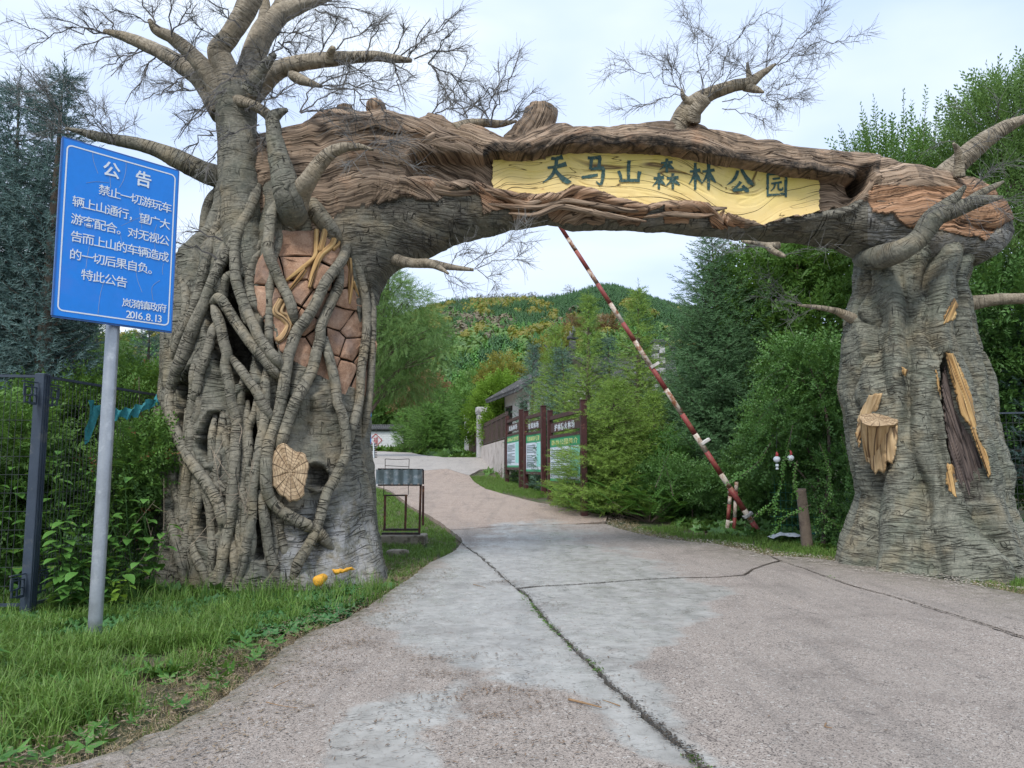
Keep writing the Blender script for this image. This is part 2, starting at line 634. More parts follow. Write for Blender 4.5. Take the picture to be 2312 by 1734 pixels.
class Trunk:
    def __init__(s, tab, cd, btab):
        s.L, s.R = lerp_tab(tab, 1), lerp_tab(tab, 2)
        s.cd = cd
        s.b = lerp_tab(btab, 1)
    def setmap(s, V, N):
        x, y = proj(V)
        m = (N[..., 1] < -.15) & (V[..., 1] < s.cd)
        i, j = (x[m] / 9).astype(int), (y[m] / 9).astype(int)
        ok = (i >= 0) & (i < 270) & (j >= 0) & (j < 200)
        A, B = np.zeros((270, 200)), np.zeros((270, 200))
        np.add.at(A, (i[ok], j[ok]), V[..., 1][m][ok])
        np.add.at(B, (i[ok], j[ok]), 1)
        for _ in range(3):
            A = A + .6 * (np.roll(A, 1, 0) + np.roll(A, -1, 0) + np.roll(A, 1, 1) + np.roll(A, -1, 1))
            B = B + .6 * (np.roll(B, 1, 0) + np.roll(B, -1, 0) + np.roll(B, 1, 1) + np.roll(B, -1, 1))
        s.map = np.where(B > 5, A / np.maximum(B, 1e-6), 0)
    def front(s, px, py, off=0.):
        if hasattr(s, 'map'):
            l, r = s.L(py), s.R(py)
            x = np.clip(px, l + 8, r - 8) / 9 - .5
            y = min(max(py / 9 - .5, 0), 198)
            i, j = int(x), int(y)
            q = [s.map[i + a, j + b] for a in (0, 1) for b in (0, 1)]
            if min(q) > 0:
                fx, fy = x - i, y - j
                return (q[0] * (1 - fy) + q[1] * fy) * (1 - fx) + (q[2] * (1 - fy) + q[3] * fy) * fx - off
        l, r = s.L(py), s.R(py)
        u = np.clip((px - (l + r) / 2) / ((r - l) / 2), -.97, .97)
        return s.cd - s.b(py) * math.sqrt(1 - u * u) - off
    def at(s, px, py, off=0.):
        return P(px, py, s.front(px, py, off))

LT = Trunk([(380, 505, 740), (440, 480, 770), (500, 468, 800), (540, 452, 815), (560, 420, 830), (585, 388, 850), (620, 380, 860), (680, 374, 850), (760, 364, 850),
            (850, 355, 848), (950, 348, 846), (1000, 345, 844), (1060, 344, 852), (1120, 341, 858), (1200, 337, 864),
            (1260, 333, 872), (1300, 330, 884), (1345, 326, 900), (1400, 322, 910)], LD,
           [(380, .7), (560, 1.0), (800, 1.2), (1100, 1.32), (1250, 1.45), (1400, 1.65)])
RT = Trunk([(520, 1935, 2190), (561, 1930, 2190), (600, 1930, 2196), (650, 1928, 2180), (700, 1911, 2196), (760, 1902, 2200), (807, 1899, 2214), (860, 1896, 2233),
            (935, 1905, 2243), (1012, 1917, 2260), (1070, 1930, 2273), (1115, 1936, 2266), (1140, 1928, 2272), (1166, 1915, 2285), (1217, 1900, 2325), (1250, 1893, 2350), (1300, 1885, 2375), (1360, 1875, 2400)], RD,
           [(520, .85), (700, 1.0), (900, 1.15), (1100, 1.25), (1200, 1.4), (1300, 1.62), (1400, 1.75)])

def norms(V):
    a = np.gradient(V, axis=0)
    b = np.gradient(V, axis=1)
    n = np.cross(b, a)
    return n / (np.linalg.norm(n, axis=2, keepdims=True) + 1e-9)

def trunk_grid(T, y0, y1, n, m, seed, lobes, amp, wk=1.):
    """rows by photo row at the trunk's distance, columns round the trunk (denser towards the road side)"""
    ys = np.linspace(y0, y1, n)
    a = np.linspace(0, 2 * math.pi, m)
    a = a - .38 * np.sin(a)                        # finer round a=pi?  (a=0 faces the camera)
    a = np.where(a > 2 * math.pi, 2 * math.pi, a)
    V = np.zeros((n, m, 3))
    st = np.zeros((n, m, 3))
    zs = np.array([P(1156, y, T.cd)[2] for y in ys])
    for i, y in enumerate(ys):
        l, r = P(T.L(y), y, T.cd), P(T.R(y), y, T.cd)
        cx, hw, b = (l[0] + r[0]) / 2, (r[0] - l[0]) / 2, float(T.b(y))
        hw *= .97
        V[i, :, 0] = cx + hw * np.sin(a + math.pi)
        V[i, :, 1] = T.cd - b * np.cos(a + math.pi)
        V[i, :, 2] = l[2]
    V[:, :, 0], V[:, :, 1] = V[:, :, 0].copy(), V[:, :, 1].copy()
    ang = (a + math.pi)[None, :]
    z = zs[:, None]
    N = norms(V)
    if N[n // 2, m // 2, 1] > 0:
        N = -N
    per = np.stack([np.cos(ang), np.sin(ang)], -1)
    warp = (fbm(per[..., 0] * 1.3 + 5, per[..., 1] * 1.3, z * .55, 3, seed) - .5) * 2.0
    lob = np.abs(np.sin((ang + warp * .55) * lobes / 2 + z * .12))
    d = amp * (lob ** .55 - .68) * (.55 + .9 * noise(per[..., 0] * 1.5, per[..., 1] * 1.5, z * .5, seed + 3))
    d = d + (fbm(per[..., 0] * 3, per[..., 1] * 3, z * 1.4, 4, seed + 9) - .5) * amp * 1.1
    s_len = z
    circ = ang * 1.35
    # cross-wise wrinkles of the bark as real relief
    q = noise(per[..., 0] * 2.2, per[..., 1] * 2.2, z * 13 + warp * 3, seed + 20) * 2 - 1
    d = d - .020 * wk * np.exp(-(q / .14) ** 2) * sstep(.3, .6, noise(per[..., 0] * 3, per[..., 1] * 3, z * 1.5, seed + 40))
    q2 = noise(per[..., 0] * 5, per[..., 1] * 5, z * 24 + warp * 5, seed + 22) * 2 - 1
    d = d - .009 * wk * np.exp(-(q2 / .2) ** 2)
    d = d + .03 * wk * (noise(per[..., 0] * 1.5, per[..., 1] * 1.5, z * 6 + warp * 2, seed + 25) - .5)
    d = d - .08
    V = V + N * d[..., None]
    st[..., 0] = s_len + 0 * circ + warp * .12
    st[..., 1] = circ + 0 * z
    return V, N, st, ys

def uv2(V):
    return proj(V)

# ---- left trunk
V, N, st, ys = trunk_grid(LT, 395, 1395, 470, 330, 31, 13, .17, .35)
LT.setmap(V, N)
px, py = uv2(V)
w = np.zeros(V.shape)
front = V[..., 1] < LD + .2
U = lambda x, y: (300 + x / 3.318, 400 + y / 3.318)
HOLL = [(520, 770, 40, 95, -.25, .75), (562, 958, 30, 82, 0, .75), (482, 985, 26, 55, .3, .40), (425, 900, 16, 75, .15, .45),
        (470, 1150, 22, 75, 0, .25), (585, 1190, 20, 85, 0, .35), (400, 1200, 20, 80, 0, .3), (600, 790, 22, 60, 0, .3), (715, 1075, 22, 26, 0, .22), (520, 650, 22, 60, -.1, .3)]
for hx, hy, rx, ry, tl, dp in HOLL:
    dx, dy = px - hx, py - hy
    X = dx * math.cos(tl) + dy * math.sin(tl)
    Y = -dx * math.sin(tl) + dy * math.cos(tl)
    r = np.sqrt((X / rx) ** 2 + (Y / ry) ** 2) + (fbm(px / 14, py / 22, 0, 3, 4) - .5) * .5
    k = (1 - sstep(.75, 1.15, r)) * front
    V[..., 1] += k * dp
    w[..., 1] = np.maximum(w[..., 1], k * .75)  # hollows darkened too: their shade is painted into the colour
    rim = np.exp(-((r - 1.25) / .22) ** 2) * front
    V += N * (rim * .05)[..., None]
REDP = [U(*p) for p in [(1160, 420), (1330, 395), (1560, 500), (1650, 800), (1700, 1080), (1800, 1330), (1740, 1600), (1560, 1570), (1400, 1500), (1240, 1400), (1120, 1200), (1010, 1030), (930, 900), (925, 690), (1060, 560)]]
ins = inpoly(px, py, REDP) & front
dd = polydist(px, py, REDP + REDP[:1])
k = np.where(ins, sstep(0, 10, dd), 0)
V[..., 1] += k * .16
w[..., 1] = np.maximum(w[..., 1], k)
# burl, grey lower face, buttress at the road side
foot = np.exp(-((px - 760) / 110) ** 2) * sstep(1180, 1340, py) * front
V[..., 1] -= foot * .32
foot2 = np.exp(-((px - 850) / 26) ** 2) * sstep(1080, 1330, py) * front
V[..., 1] -= foot2 * .25
V[..., 0] += foot2 * .06
lump = np.exp(-(((px - 720) / 60) ** 2 + ((py - 880) / 70) ** 2)) * front
V[..., 1] -= lump * .16 * (.5 + fbm(px / 18, py / 18, 0, 3, 8))
pl = np.exp(-(((px - 770) / 85) ** 2 + ((py - 1240) / 110) ** 2)) + .7 * np.exp(-(((px - 655) / 40) ** 2 + ((py - 1240) / 60) ** 2))
w[..., 2] = np.clip(pl * 1.5, 0, 1) * front
w[..., 1] = np.maximum(w[..., 1], lump * .45 * (fbm(px / 12, py / 12, 0, 3, 9) > .5))
mk('left_trunk', V.reshape(-1, 3), gridf(*V.shape[:2])[:, ::-1], M_TRUNK, ARCH, {'st': st.reshape(-1, 3), 'w': w.reshape(-1, 3)})

# ---- right trunk
V, N, st, ys = trunk_grid(RT, 535, 1365, 470, 330, 77, 11, .165, .7)
RT.setmap(V, N)
px, py = uv2(V)
w = np.zeros(V.shape)
front = V[..., 1] < RD + .1
C7 = lambda x, y: (1850 + x / 1.952, 500 + y / 1.952)
DARKP = [C7(*p) for p in [(545, 570), (575, 640), (600, 760), (640, 870), (690, 960), (730, 1040), (742, 1150), (735, 1250), (640, 1250), (600, 1150), (565, 1000), (545, 860), (535, 740), (522, 640)]]
ins = inpoly(px, py, DARKP) & front
dd = polydist(px, py, DARKP + DARKP[:1])
kd = np.where(ins, sstep(0, 9, dd), 0)
V[..., 1] += kd * (.30 - .25 * sstep(950, 1130, py))
V[..., 1] += np.where(ins, (noise(px / 5, py / 60, 0, 5) - .5) * .05, 0)
w[..., 1] = np.maximum(w[..., 1], kd * .85)  # the sunken hollow also gets a darker colour
rim = np.where(~ins, np.exp(-(dd / 14) ** 2), 0) * front
V += N * (rim * .07)[..., None]
# sinuous folds like hanging cloth
for fx, fy0, fy1, sl, wd, am in [(1985, 700, 900, .05, 16, -.12), (2055, 590, 980, -.04, 14, -.14), (2100, 560, 830, -.18, 16, -.15), (2120, 880, 1300, .02, 12, -.13), (1990, 1050, 1300, -.15, 16, -.15), (2075, 1060, 1290, .12, 14, -.10),
                                 (2145, 560, 800, -.15, 22, .12), (2020, 600, 850, .08, 24, .10), (2030, 1060, 1320, -.12, 26, .12), (2120, 1090, 1320, .10, 30, .12), (2230, 1130, 1310, .25, 26, .14), (1950, 680, 900, -.02, 18, .08)]:
    cx = fx + sl * (py - fy0) + 10 * np.sin(py / 45 + fx)
    k = np.exp(-((px - cx) / wd) ** 2) * sstep(fy0 - 40, fy0 + 30, py) * (1 - sstep(fy1 - 30, fy1 + 50, py)) * front
    V += N * (k * am)[..., None]
mk('right_trunk', V.reshape(-1, 3), gridf(*V.shape[:2])[:, ::-1], M_RTRUNK, ARCH, {'st': st.reshape(-1, 3), 'w': w.reshape(-1, 3)})

def tubepart(name, rows, mat, parent=ARCH, res=18, step=.03, seed=0, wood=0., rough=.0, flat=None, nodes=True, dirt_shade=0., kscale=1.):
    """rows: (x, y, z, r) in metres; a knobbly tapering branch or root with rings"""
    q, s = spline(rows, step)
    rr = np.maximum(q[:, 3], .002)
    T, X, Y = frames(q[:, :3])
    a = np.linspace(0, 2 * math.pi, res + 1)
    off = rnd.random() * 50
    low = fbm(s[:, None] * 1.6 + off, np.cos(a)[None] * .8, np.sin(a)[None] * .8, 3, seed) - .5
    R = rr[:, None] * (1 + .38 * low * kscale)
    if nodes:
        bn = np.exp(-(((s[:, None] + .05 * np.sin(a)[None] * 1.2) * 3.1 + off + 1.2 * noise(s[:, None] * 1.7, off)) % 1 - .5) ** 2 / .006)
        R = R + rr[:, None] * .045 * bn * (noise(s[:, None] * 2.3 + off, 0, 0, 4) > .5)
    c = noise(s[:, None] * 10 + off, np.cos(a)[None] * 1.2, np.sin(a)[None] * 1.2, seed + 5) * 2 - 1
    R = R - np.minimum(rr[:, None] * .08, .006) * np.exp(-(c / .10) ** 2) * sstep(.35, .6, noise(s[:, None] * 4 + off, 1, 0, seed + 2))
    if rough:
        R = R + rough * (fbm(s[:, None] * 9 + off, np.cos(a)[None] * 2, np.sin(a)[None] * 2, 3, seed + 8) - .5)
    V = q[:, None, :3] + (X[:, None] * np.cos(a)[None, :, None] + Y[:, None] * np.sin(a)[None, :, None]) * R[..., None]
    n, m = V.shape[:2]
    st = np.zeros((n, m, 3))
    if wood:
        st[..., 0] = s[:, None] + off
        st[..., 1] = a[None] * rr.mean() + off
    else:
        st[..., 0] = s[:, None] + off
        st[..., 1] = a[None] * max(rr.mean(), .03) + off
    w = np.zeros((n, m, 3))
    w[..., 0] = wood
    w[..., 1] = dirt_shade
    VV = np.vstack([V.reshape(-1, 3), q[0, :3], q[-1, :3] + T[-1] * rr[-1] * .3])
    i = np.arange(m - 1)
    F3 = np.concatenate([np.stack([np.full(m - 1, n * m), i + 1, i], 1), np.stack([np.full(m - 1, n * m + 1), (n - 1) * m + i, (n - 1) * m + i + 1], 1)])
    ST = np.vstack([st.reshape(-1, 3), st[0, 0], st[-1, 0]])
    W = np.vstack([w.reshape(-1, 3), w[0, 0], w[-1, 0]])
    return mk(name, VV, [gridf(n, m), F3], mat, parent, {'st': ST, 'w': W})

# ---- aerial roots over the left trunk (x, y in a 3.318x enlargement, radius likewise)
def root(pts, r, off=.06, seed=0, mat=None):
    rows = []
    n = len(pts)
    for i, p in enumerate(pts):
        x, y = 300 + p[0] / 3.318, 400 + p[1] / 3.318
        rp = (p[2] if len(p) > 2 else r) / 3.318
        rm = rp * 10.4 / FPX * .93
        if i in (0, n - 1):
            rm *= .6
        o = (p[3] if len(p) > 3 else off) + rm * .55 - (.10 if i in (0, n - 1) else 0)
        c = LT.at(x, y, o * .75)
        rows.append((*c, rm))
    tubepart('root', rows, mat or M_ROOT, res=20, step=.022, seed=seed)

ROOTS = [
 ([(690, 0), (680, 230), (600, 460), (548, 640), (508, 800), (468, 950), (425, 1060), (365, 1170), (320, 1300), (285, 1430), (250, 1560)], 42, .06),
 ([(905, 130, 38), (870, 260), (790, 400), (735, 520), (680, 620), (615, 740), (568, 850), (528, 950), (470, 1080, 50), (420, 1220, 56), (370, 1370, 60), (325, 1480, 56), (292, 1600, 50), (278, 1740, 48), (312, 1880), (372, 2020), (440, 2140), (510, 2230), (572, 2330), (630, 2430), (670, 2560), (695, 2690, 36)], 44, .12),
 ([(940, 60), (905, 160), (855, 280), (795, 400), (768, 520), (765, 660), (772, 760), (800, 860), (850, 990), (900, 1090), (950, 1200), (1010, 1290), (1075, 1370), (1125, 1440)], 44, .17),
 ([(585, 945), (645, 905), (705, 980), (780, 1100), (860, 1210), (930, 1300), (990, 1370), (1050, 1450), (1105, 1525)], 42, .12),
 ([(600, 950), (630, 1040), (660, 1130), (680, 1230), (705, 1330), (693, 1420), (725, 1560), (740, 1680), (770, 1790), (778, 1880), (772, 1960), (765, 2080), (758, 2200), (745, 2330), (740, 2450), (730, 2560), (700, 2700), (672, 2850), (648, 3050)], 43, .10),
 ([(710, 1320), (800, 1430), (870, 1530), (925, 1600), (965, 1680), (1010, 1770), (1050, 1830)], 38, .11),
 ([(630, 1090), (600, 1150), (575, 1260), (540, 1370), (500, 1470), (478, 1600), (450, 1700), (432, 1850), (430, 2000), (420, 2130), (400, 2260), (392, 2400), (382, 2550), (392, 2700), (385, 2850), (398, 3060)], 40, .04),
 ([(1080, 190), (1040, 270), (1022, 400), (1015, 560), (1060, 690), (1110, 800), (1160, 900), (1192, 1000), (1215, 1095)], 42, .16),
 ([(1100, 330), (1090, 480), (1050, 620), (1030, 760), (1020, 900), (1020, 1050), (1020, 1200), (1040, 1290)], 34, .02),
 ([(1440, 30), (1470, 180), (1535, 290), (1592, 400), (1602, 500), (1580, 600), (1520, 690), (1450, 780), (1400, 880), (1350, 980), (1285, 1080), (1225, 1160), (1192, 1250), (1165, 1350), (1140, 1500), (1122, 1620), (1100, 1740), (1068, 1850), (1030, 1960), (1008, 2060), (1000, 2200), (1000, 2310), (1035, 2420), (1105, 2495), (1200, 2555), (1290, 2605), (1360, 2640), (1430, 2710), (1500, 2790, 30)], 46, .15),
 ([(1560, 690), (1540, 820), (1490, 930), (1450, 1020), (1410, 1120), (1402, 1220), (1372, 1320), (1350, 1420), (1300, 1530), (1240, 1640), (1200, 1720), (1160, 1830), (1120, 1960), (1070, 2080)], 44, .11),
 ([(1440, 1200), (1462, 1320), (1490, 1430), (1520, 1560), (1532, 1680), (1570, 1790), (1590, 1900), (1602, 2010), (1598, 2080), (1560, 2170), (1510, 2270), (1452, 2370), (1420, 2480), (1390, 2600), (1350, 2700), (1300, 2790), (1240, 2890), (1190, 3040)], 42, .17),
 ([(1640, 530), (1680, 640), (1710, 760), (1740, 900), (1752, 1050), (1750, 1180), (1730, 1320), (1710, 1450), (1700, 1600), (1690, 1700), (1660, 1820), (1640, 1900), (1625, 2000)], 38, .12),
 ([(1790, 860), (1795, 1000), (1795, 1200), (1790, 1400), (1775, 1600), (1750, 1800), (1720, 1950)], 33, .05),
 ([(1000, 1430), (990, 1560), (990, 1700), (980, 1850), (950, 2000), (930, 2130), (910, 2250), (892, 2400), (890, 2550), (862, 2700), (830, 2850), (790, 3050)], 38, .08),
 ([(950, 2350), (980, 2520), (1000, 2650), (1020, 2800), (1060, 2920), (1100, 3050)], 38, .10),
 ([(250, 1450), (220, 1600), (190, 1750), (180, 1900), (170, 2050), (180, 2200), (190, 2350), (182, 2500), (195, 2700), (180, 2950)], 38, .0),
 ([(235, 2440, 30), (280, 2530), (300, 2650), (330, 2750), (360, 2900), (390, 3080)], 40, .12),
 ([(440, 2680), (470, 2830), (520, 2950), (565, 3080)], 35, .02),
 ([(545, 2220), (640, 2300), (720, 2370), (800, 2450), (860, 2500)], 38, -.02),
 ([(700, 2600), (742, 2750), (768, 2900), (762, 3060)], 40, .0),
 ([(960, 560), (905, 620), (880, 720), (872, 830), (900, 930), (955, 1010)], 44, .03),
 ([(985, 470), (925, 540), (885, 640), (830, 700), (700, 760), (690, 900)], 40, .0),
 ([(700, 480), (650, 620), (640, 800), (700, 1000)], 44, -.02),
 ([(420, 1090), (330, 1230), (300, 1350)], 40, .02),
 ([(1320, 130), (1370, 250), (1430, 330), (1500, 420), (1540, 460)], 75, .04),
 ([(1180, 200), (1180, 320), (1170, 430)], 60, .02),
 ([(330, 640), (380, 760), (400, 900), (390, 1050), (330, 1180), (310, 1290)], 42, -.03),
 ([(1480, 1640), (1560, 1700), (1640, 1770)], 34, .02),
]
for i, (p, r, o) in enumerate(ROOTS):
    root(p, r, o, 100 + i)
rb_ = np.random.default_rng(12)
for i in range(17):
    x = 180 + i * 62 + rb_.normal(0, 14)
    y = rb_.uniform(1250, 1950)
    pts = []
    while y < 3060:
        pts.append((x, y))
        x += rb_.normal(0, 26) + (8 if x < 300 else -4)
        y += rb_.uniform(130, 210)
    root([(a_, b_, 30 + 6 * rb_.random()) for a_, b_ in pts], 32, -.015, 260 + i)
# the loose root arching clear of the trunk
r1 = [U(670, 95), U(600, 140), U(556, 230), U(536, 350), U(526, 460), U(532, 570), U(515, 680)]
tubepart('root', [(*P(x, y, 11.15 - .12 * i / 6), .068) for i, (x, y) in enumerate(r1)], M_ROOT, res=20, step=.022, seed=300)

# ---- red stones bared in the trunk
def clip_half(poly, p, n):
    out = []
    for i in range(len(poly)):
        a, b = poly[i], poly[(i + 1) % len(poly)]
        da, db = (a - p) @ n, (b - p) @ n
        if da <= 0:
            out.append(a)
        if (da < 0 < db) or (db < 0 < da):
            out.append(a + (b - a) * da / (da - db))
    return out
hull = np.array([U(*p) for p in [(1100, 400), (1560, 400), (1700, 800), (1830, 1250), (1800, 1640), (1500, 1640), (1100, 1300), (910, 950), (910, 660)]])
r3 = np.random.default_rng(5)
seeds = [np.array(U(*p)) for p in [(1230, 500), (1500, 580), (1230, 690), (1420, 740), (1020, 740), (1010, 890), (1230, 850), (1390, 960), (1600, 900), (1140, 1010), (1290, 1100), (1560, 1060), (1380, 1230), (1640, 1120), (1500, 1240), (1650, 1290), (1290, 1290), (1450, 1400), (1600, 1470), (1740, 1350), (1580, 760), (1720, 1520)]]
for i, s0 in enumerate(seeds):
    poly = [q for q in hull]
    for j, s1 in enumerate(seeds):
        if i != j:
            n = s1 - s0
            L = np.linalg.norm(n)
            poly = clip_half(poly, (s0 + s1) / 2 - n / L * 1.6, n / L)
            if len(poly) < 3:
                break
    if len(poly) < 3:
        continue
    poly = [q for q in poly]
    rr_ = []
    for a_, b_ in zip(poly, poly[1:] + poly[:1]):
        for t_ in (0, .5):
            rr_.append(a_ + (b_ - a_) * t_ + r3.normal(0, 1.1, 2) * (1 if t_ else .6))
    ring = np.array(rr_)
    cen = ring.mean(0)
    pr = .01 + r3.random() * .06
    Vs = []
    for sc, off in ((1.0, -.22), (1.0, pr - .02), (.9, pr), (.5, pr + .012)):
        for q in ring:
            qq = cen + (q - cen) * sc
            c0 = LT.at(*qq, off)
            Vs.append(c0)
    Vs.append(LT.at(*cen, pr + .015))
    m = len(ring)
    F3 = np.stack([np.full(m, 4 * m), 3 * m + np.arange(m), 3 * m + (np.arange(m) + 1) % m], 1)
    mk('stone', Vs, [gridf(4, m, True), F3], M_STONE, ARCH, smooth=False)

# ---- yellow splinters of wood
YW = [([(1375, 395), (1372, 500), (1362, 600), (1262, 690), (1150, 775, 12)], 20), ([(1510, 430), (1490, 510), (1405, 590), (1360, 700), (1325, 830, 16)], 24),
      ([(1440, 400), (1425, 470), (1400, 560)], 24), ([(1620, 610), (1632, 800), (1622, 950, 10)], 22), ([(1290, 690), (1240, 760), (1170, 850, 12)], 18),
      ([(1745, 930), (1775, 1020), (1790, 1110, 8)], 14), ([(1650, 780), (1690, 890, 10)], 14), ([(1500, 400), (1535, 440), (1540, 500), (1500, 540)], 16)]
for i, (p, r) in enumerate(YW):
    rows = [(*LT.at(*U(q[0], q[1]), .07), (q[2] if len(q) > 2 else r) / 3.318 * 10.4 / FPX) for q in p]
    tubepart('wood_splinter', rows, M_YWOOD, res=12, step=.03, seed=400 + i, wood=1, nodes=False)
for i, (p, r) in enumerate([([(1105, 920), (1062, 1010), (1120, 1060), (1165, 1120), (1120, 1200), (1080, 1230)], 26), ([(1140, 940), (1110, 1010), (1160, 1040), (1200, 1110)], 16)]):
    rows = [(*LT.at(*U(q[0], q[1]), .04), r / 3.318 * 10.4 / FPX) for q in p]
    tubepart('wood_splinter', rows, M_PALEWOOD, res=12, step=.03, seed=420 + i, wood=1, nodes=False)

# ---- sawn stubs: a disc with rays and rings
def stub(name, T, cx, cy, rx, ry, depth, off, tilt=0., mat=None, jag=.12, side=None):
    m = 40
    a = np.arange(m) / m * 2 * math.pi
    jr = 1 + .16 * np.cos(a - 1.9) * 0 + .13 * np.sin(a * 2 + .6) * (np.sin(a) < 0) + jag * (noise(np.cos(a) * 2.5 + cx, np.sin(a) * 2.5, 0, 3) - .5) * 2 + jag * .6 * (r3.random(m) - .5)
    rows, S_ = [], []
    prof = [(1.0, -depth * .8), (1.03, 0.), (.98, .02)] + [(k, .03) for k in (.86, .72, .58, .44, .3, .16)]
    base = T.front(cx, cy, off)
    for sc, dz in prof:
        ring = []
        for k in range(m):
            g = 0.
            if sc < .95:
                g = -.012 * (math.sin(a[k] * 11 + sc) > .93) - .006 * ((sc * 10) % 2 > 1)
            ring.append(P(cx + rx * sc * jr[k] * math.cos(a[k]), cy + ry * sc * jr[k] * math.sin(a[k]), base - dz - g - tilt * math.sin(a[k]) * sc * ry / FPX * base))
        rows.append(ring)
        S_.append(np.stack([np.full(m, sc * .15), a * .5, a * 0], 1))
    Vv = np.array(rows).reshape(-1, 3)
    Vv = np.vstack([Vv, P(cx, cy, base - .03)])
    F3 = np.stack([np.full(m, len(prof) * m), (len(prof) - 1) * m + np.arange(m), (len(prof) - 1) * m + (np.arange(m) + 1) % m], 1)
    ST = np.vstack([np.array(S_).reshape(-1, 3), [0, 0, 0]])
    return mk(name, Vv, [gridf(len(prof), m, True), F3], mat, ARCH, {'st': ST, 'w': ST * 0}, smooth=False)

def sawn_mat():
    t = NT('sawn_face', .8)
    st = t.attr('st')
    sx = t.n('SeparateXYZ')
    t.l(st, sx.inputs[0])
    a = sx.outputs[1]
    r = sx.outputs[0]
    ray = t.rmap(t.math('SINE', t.math('MULTIPLY', t.math('ADD', a, t.math('MULTIPLY', t.noise(t.geo(), 8), .05)), 26.)), .93, .99)
    ring = t.rmap(t.math('SINE', t.math('MULTIPLY', t.math('ADD', r, t.math('MULTIPLY', t.noise(t.geo(), 6), .01)), 300.)), .8, .98, 0, .6)
    g = t.math('MAXIMUM', ray, ring)
    c = t.ramp(t.noise(t.geo(), 14, 4, .6), [(.35, (.27, .18, .10)), (.65, (.50, .37, .23))])
    c = t.mix(t.math('MULTIPLY', g, .8), c, (.07, .04, .02))
    return t.fin(c, .8, t.bump(t.math('SUBTRACT', 1., g), .8, .02))
M_SAWN = sawn_mat()
stub('sawn_stub', LT, 655, 1066, 40, 62, .25, .16, .25, M_SAWN, .17)

# stump growing on the right trunk
def upright_stub():
    c7 = [(258, 1060, 52), (260, 1000, 68), (261, 940, 76), (261, 895, 81), (260, 872, 84)]
    mt = 36
    a = np.arange(mt) / mt * 2 * math.pi
    V, ST = [], []
    for k, (x, y, r) in enumerate(c7):
        X, Y = C7(x, y)
        c = RT.at(X, Y, -.12 + .32 * k / 4)
        rm = r / 1.952 * 11.4 / FPX
        gr = 1 - .09 * (np.sin(a * 10 + .4 * k) > .75)
        for q in range(mt):
            V.append(c + np.array([math.cos(a[q]) * rm * gr[q], math.sin(a[q]) * rm * .8 * gr[q], .02 * math.cos(a[q]) * k / 4 + (.42 * rm * math.sin(a[q]) + .012 * math.sin(a[q] * 3)) * (k / 4) ** 2]))
            ST.append((k * .12, a[q] * .25, 0))
    n = len(c7)
    o = mk('sawn_stump', V, gridf(n, mt, True), M_PALEWOOD, ARCH, {'st': np.array(ST), 'w': np.array(ST) * 0}, smooth=False)
    top = np.array(V[-mt:])
    cen = top.mean(0) + np.array([0, 0, .012])
    R_, S_ = [], []
    for sc in (1., .8, .6, .4, .2):
        R_.append(cen + (top - cen) * sc)
        S_.append(np.stack([np.full(mt, sc * .15), a * .5, a * 0], 1))
    Vt = np.vstack(R_ + [cen[None]])
    F3 = np.stack([np.full(mt, 5 * mt), 4 * mt + np.arange(mt), 4 * mt + (np.arange(mt) + 1) % mt], 1)
    mk('sawn_top', Vt, [gridf(5, mt, True), F3], M_SAWN, o, {'st': np.vstack(S_ + [np.zeros((1, 3))])}, smooth=False)
upright_stub()

def strip(name, T, outline, mat, off, along=(0, 1), res=2.2, parent=None, seed=1):
    """a carved sheet that follows the trunk, bounded by a pixel outline"""
    pol = np.array(outline)
    x0, y0 = pol.min(0)
    x1, y1 = pol.max(0)
    xs, ys_ = np.arange(x0, x1, res), np.arange(y0, y1, res)
    pts = [tuple(p) for p in pol]
    dense = []
    for a_, b_ in zip(pts, pts[1:] + pts[:1]):
        L = math.hypot(b_[0] - a_[0], b_[1] - a_[1])
        k = max(1, int(L / (res * 1.6)))
        for i in range(k):
            t_ = i / k
            dense.append((a_[0] + (b_[0] - a_[0]) * t_ + rnd.gauss(0, .9), a_[1] + (b_[1] - a_[1]) * t_ + rnd.gauss(0, .9)))
    nb = len(dense)
    gx, gy = np.meshgrid(xs, ys_)
    gx, gy = gx.ravel(), gy.ravel()
    ok = inpoly(gx, gy, dense) & (polydist(gx, gy, dense + dense[:1]) > res * .7)
    allp = [Vector(p) for p in dense] + [Vector(p) for p in zip(gx[ok], gy[ok])]
    vv, ee, ff, *_ = geometry.delaunay_2d_cdt(allp, [], [list(range(nb))], 1, 1e-4)
    V, ST = [], []
    dl = np.array([(v[0], v[1]) for v in vv])
    ds = polydist(dl[:, 0], dl[:, 1], dense + dense[:1])
    al = np.array(along, float)
    al /= np.linalg.norm(al)
    s = dl @ al
    c = dl @ np.array([al[1], -al[0]])
    rel = .03 * noise(c / 6, s / 50, 0, seed) - .025 * np.exp(-((noise(c / 9, s / 90, 3, seed) - .5) / .06) ** 2)
    for i in range(len(vv)):
        V.append(T.at(dl[i, 0], dl[i, 1], off + rel[i] - (.05 if ds[i] < .5 else 0)))
        ST.append((s[i] / 150, c[i] / 150, 0))
    mk(name, V, np.array(ff), mat, ARCH, {'st': np.array(ST), 'w': np.array(ST) * 0})

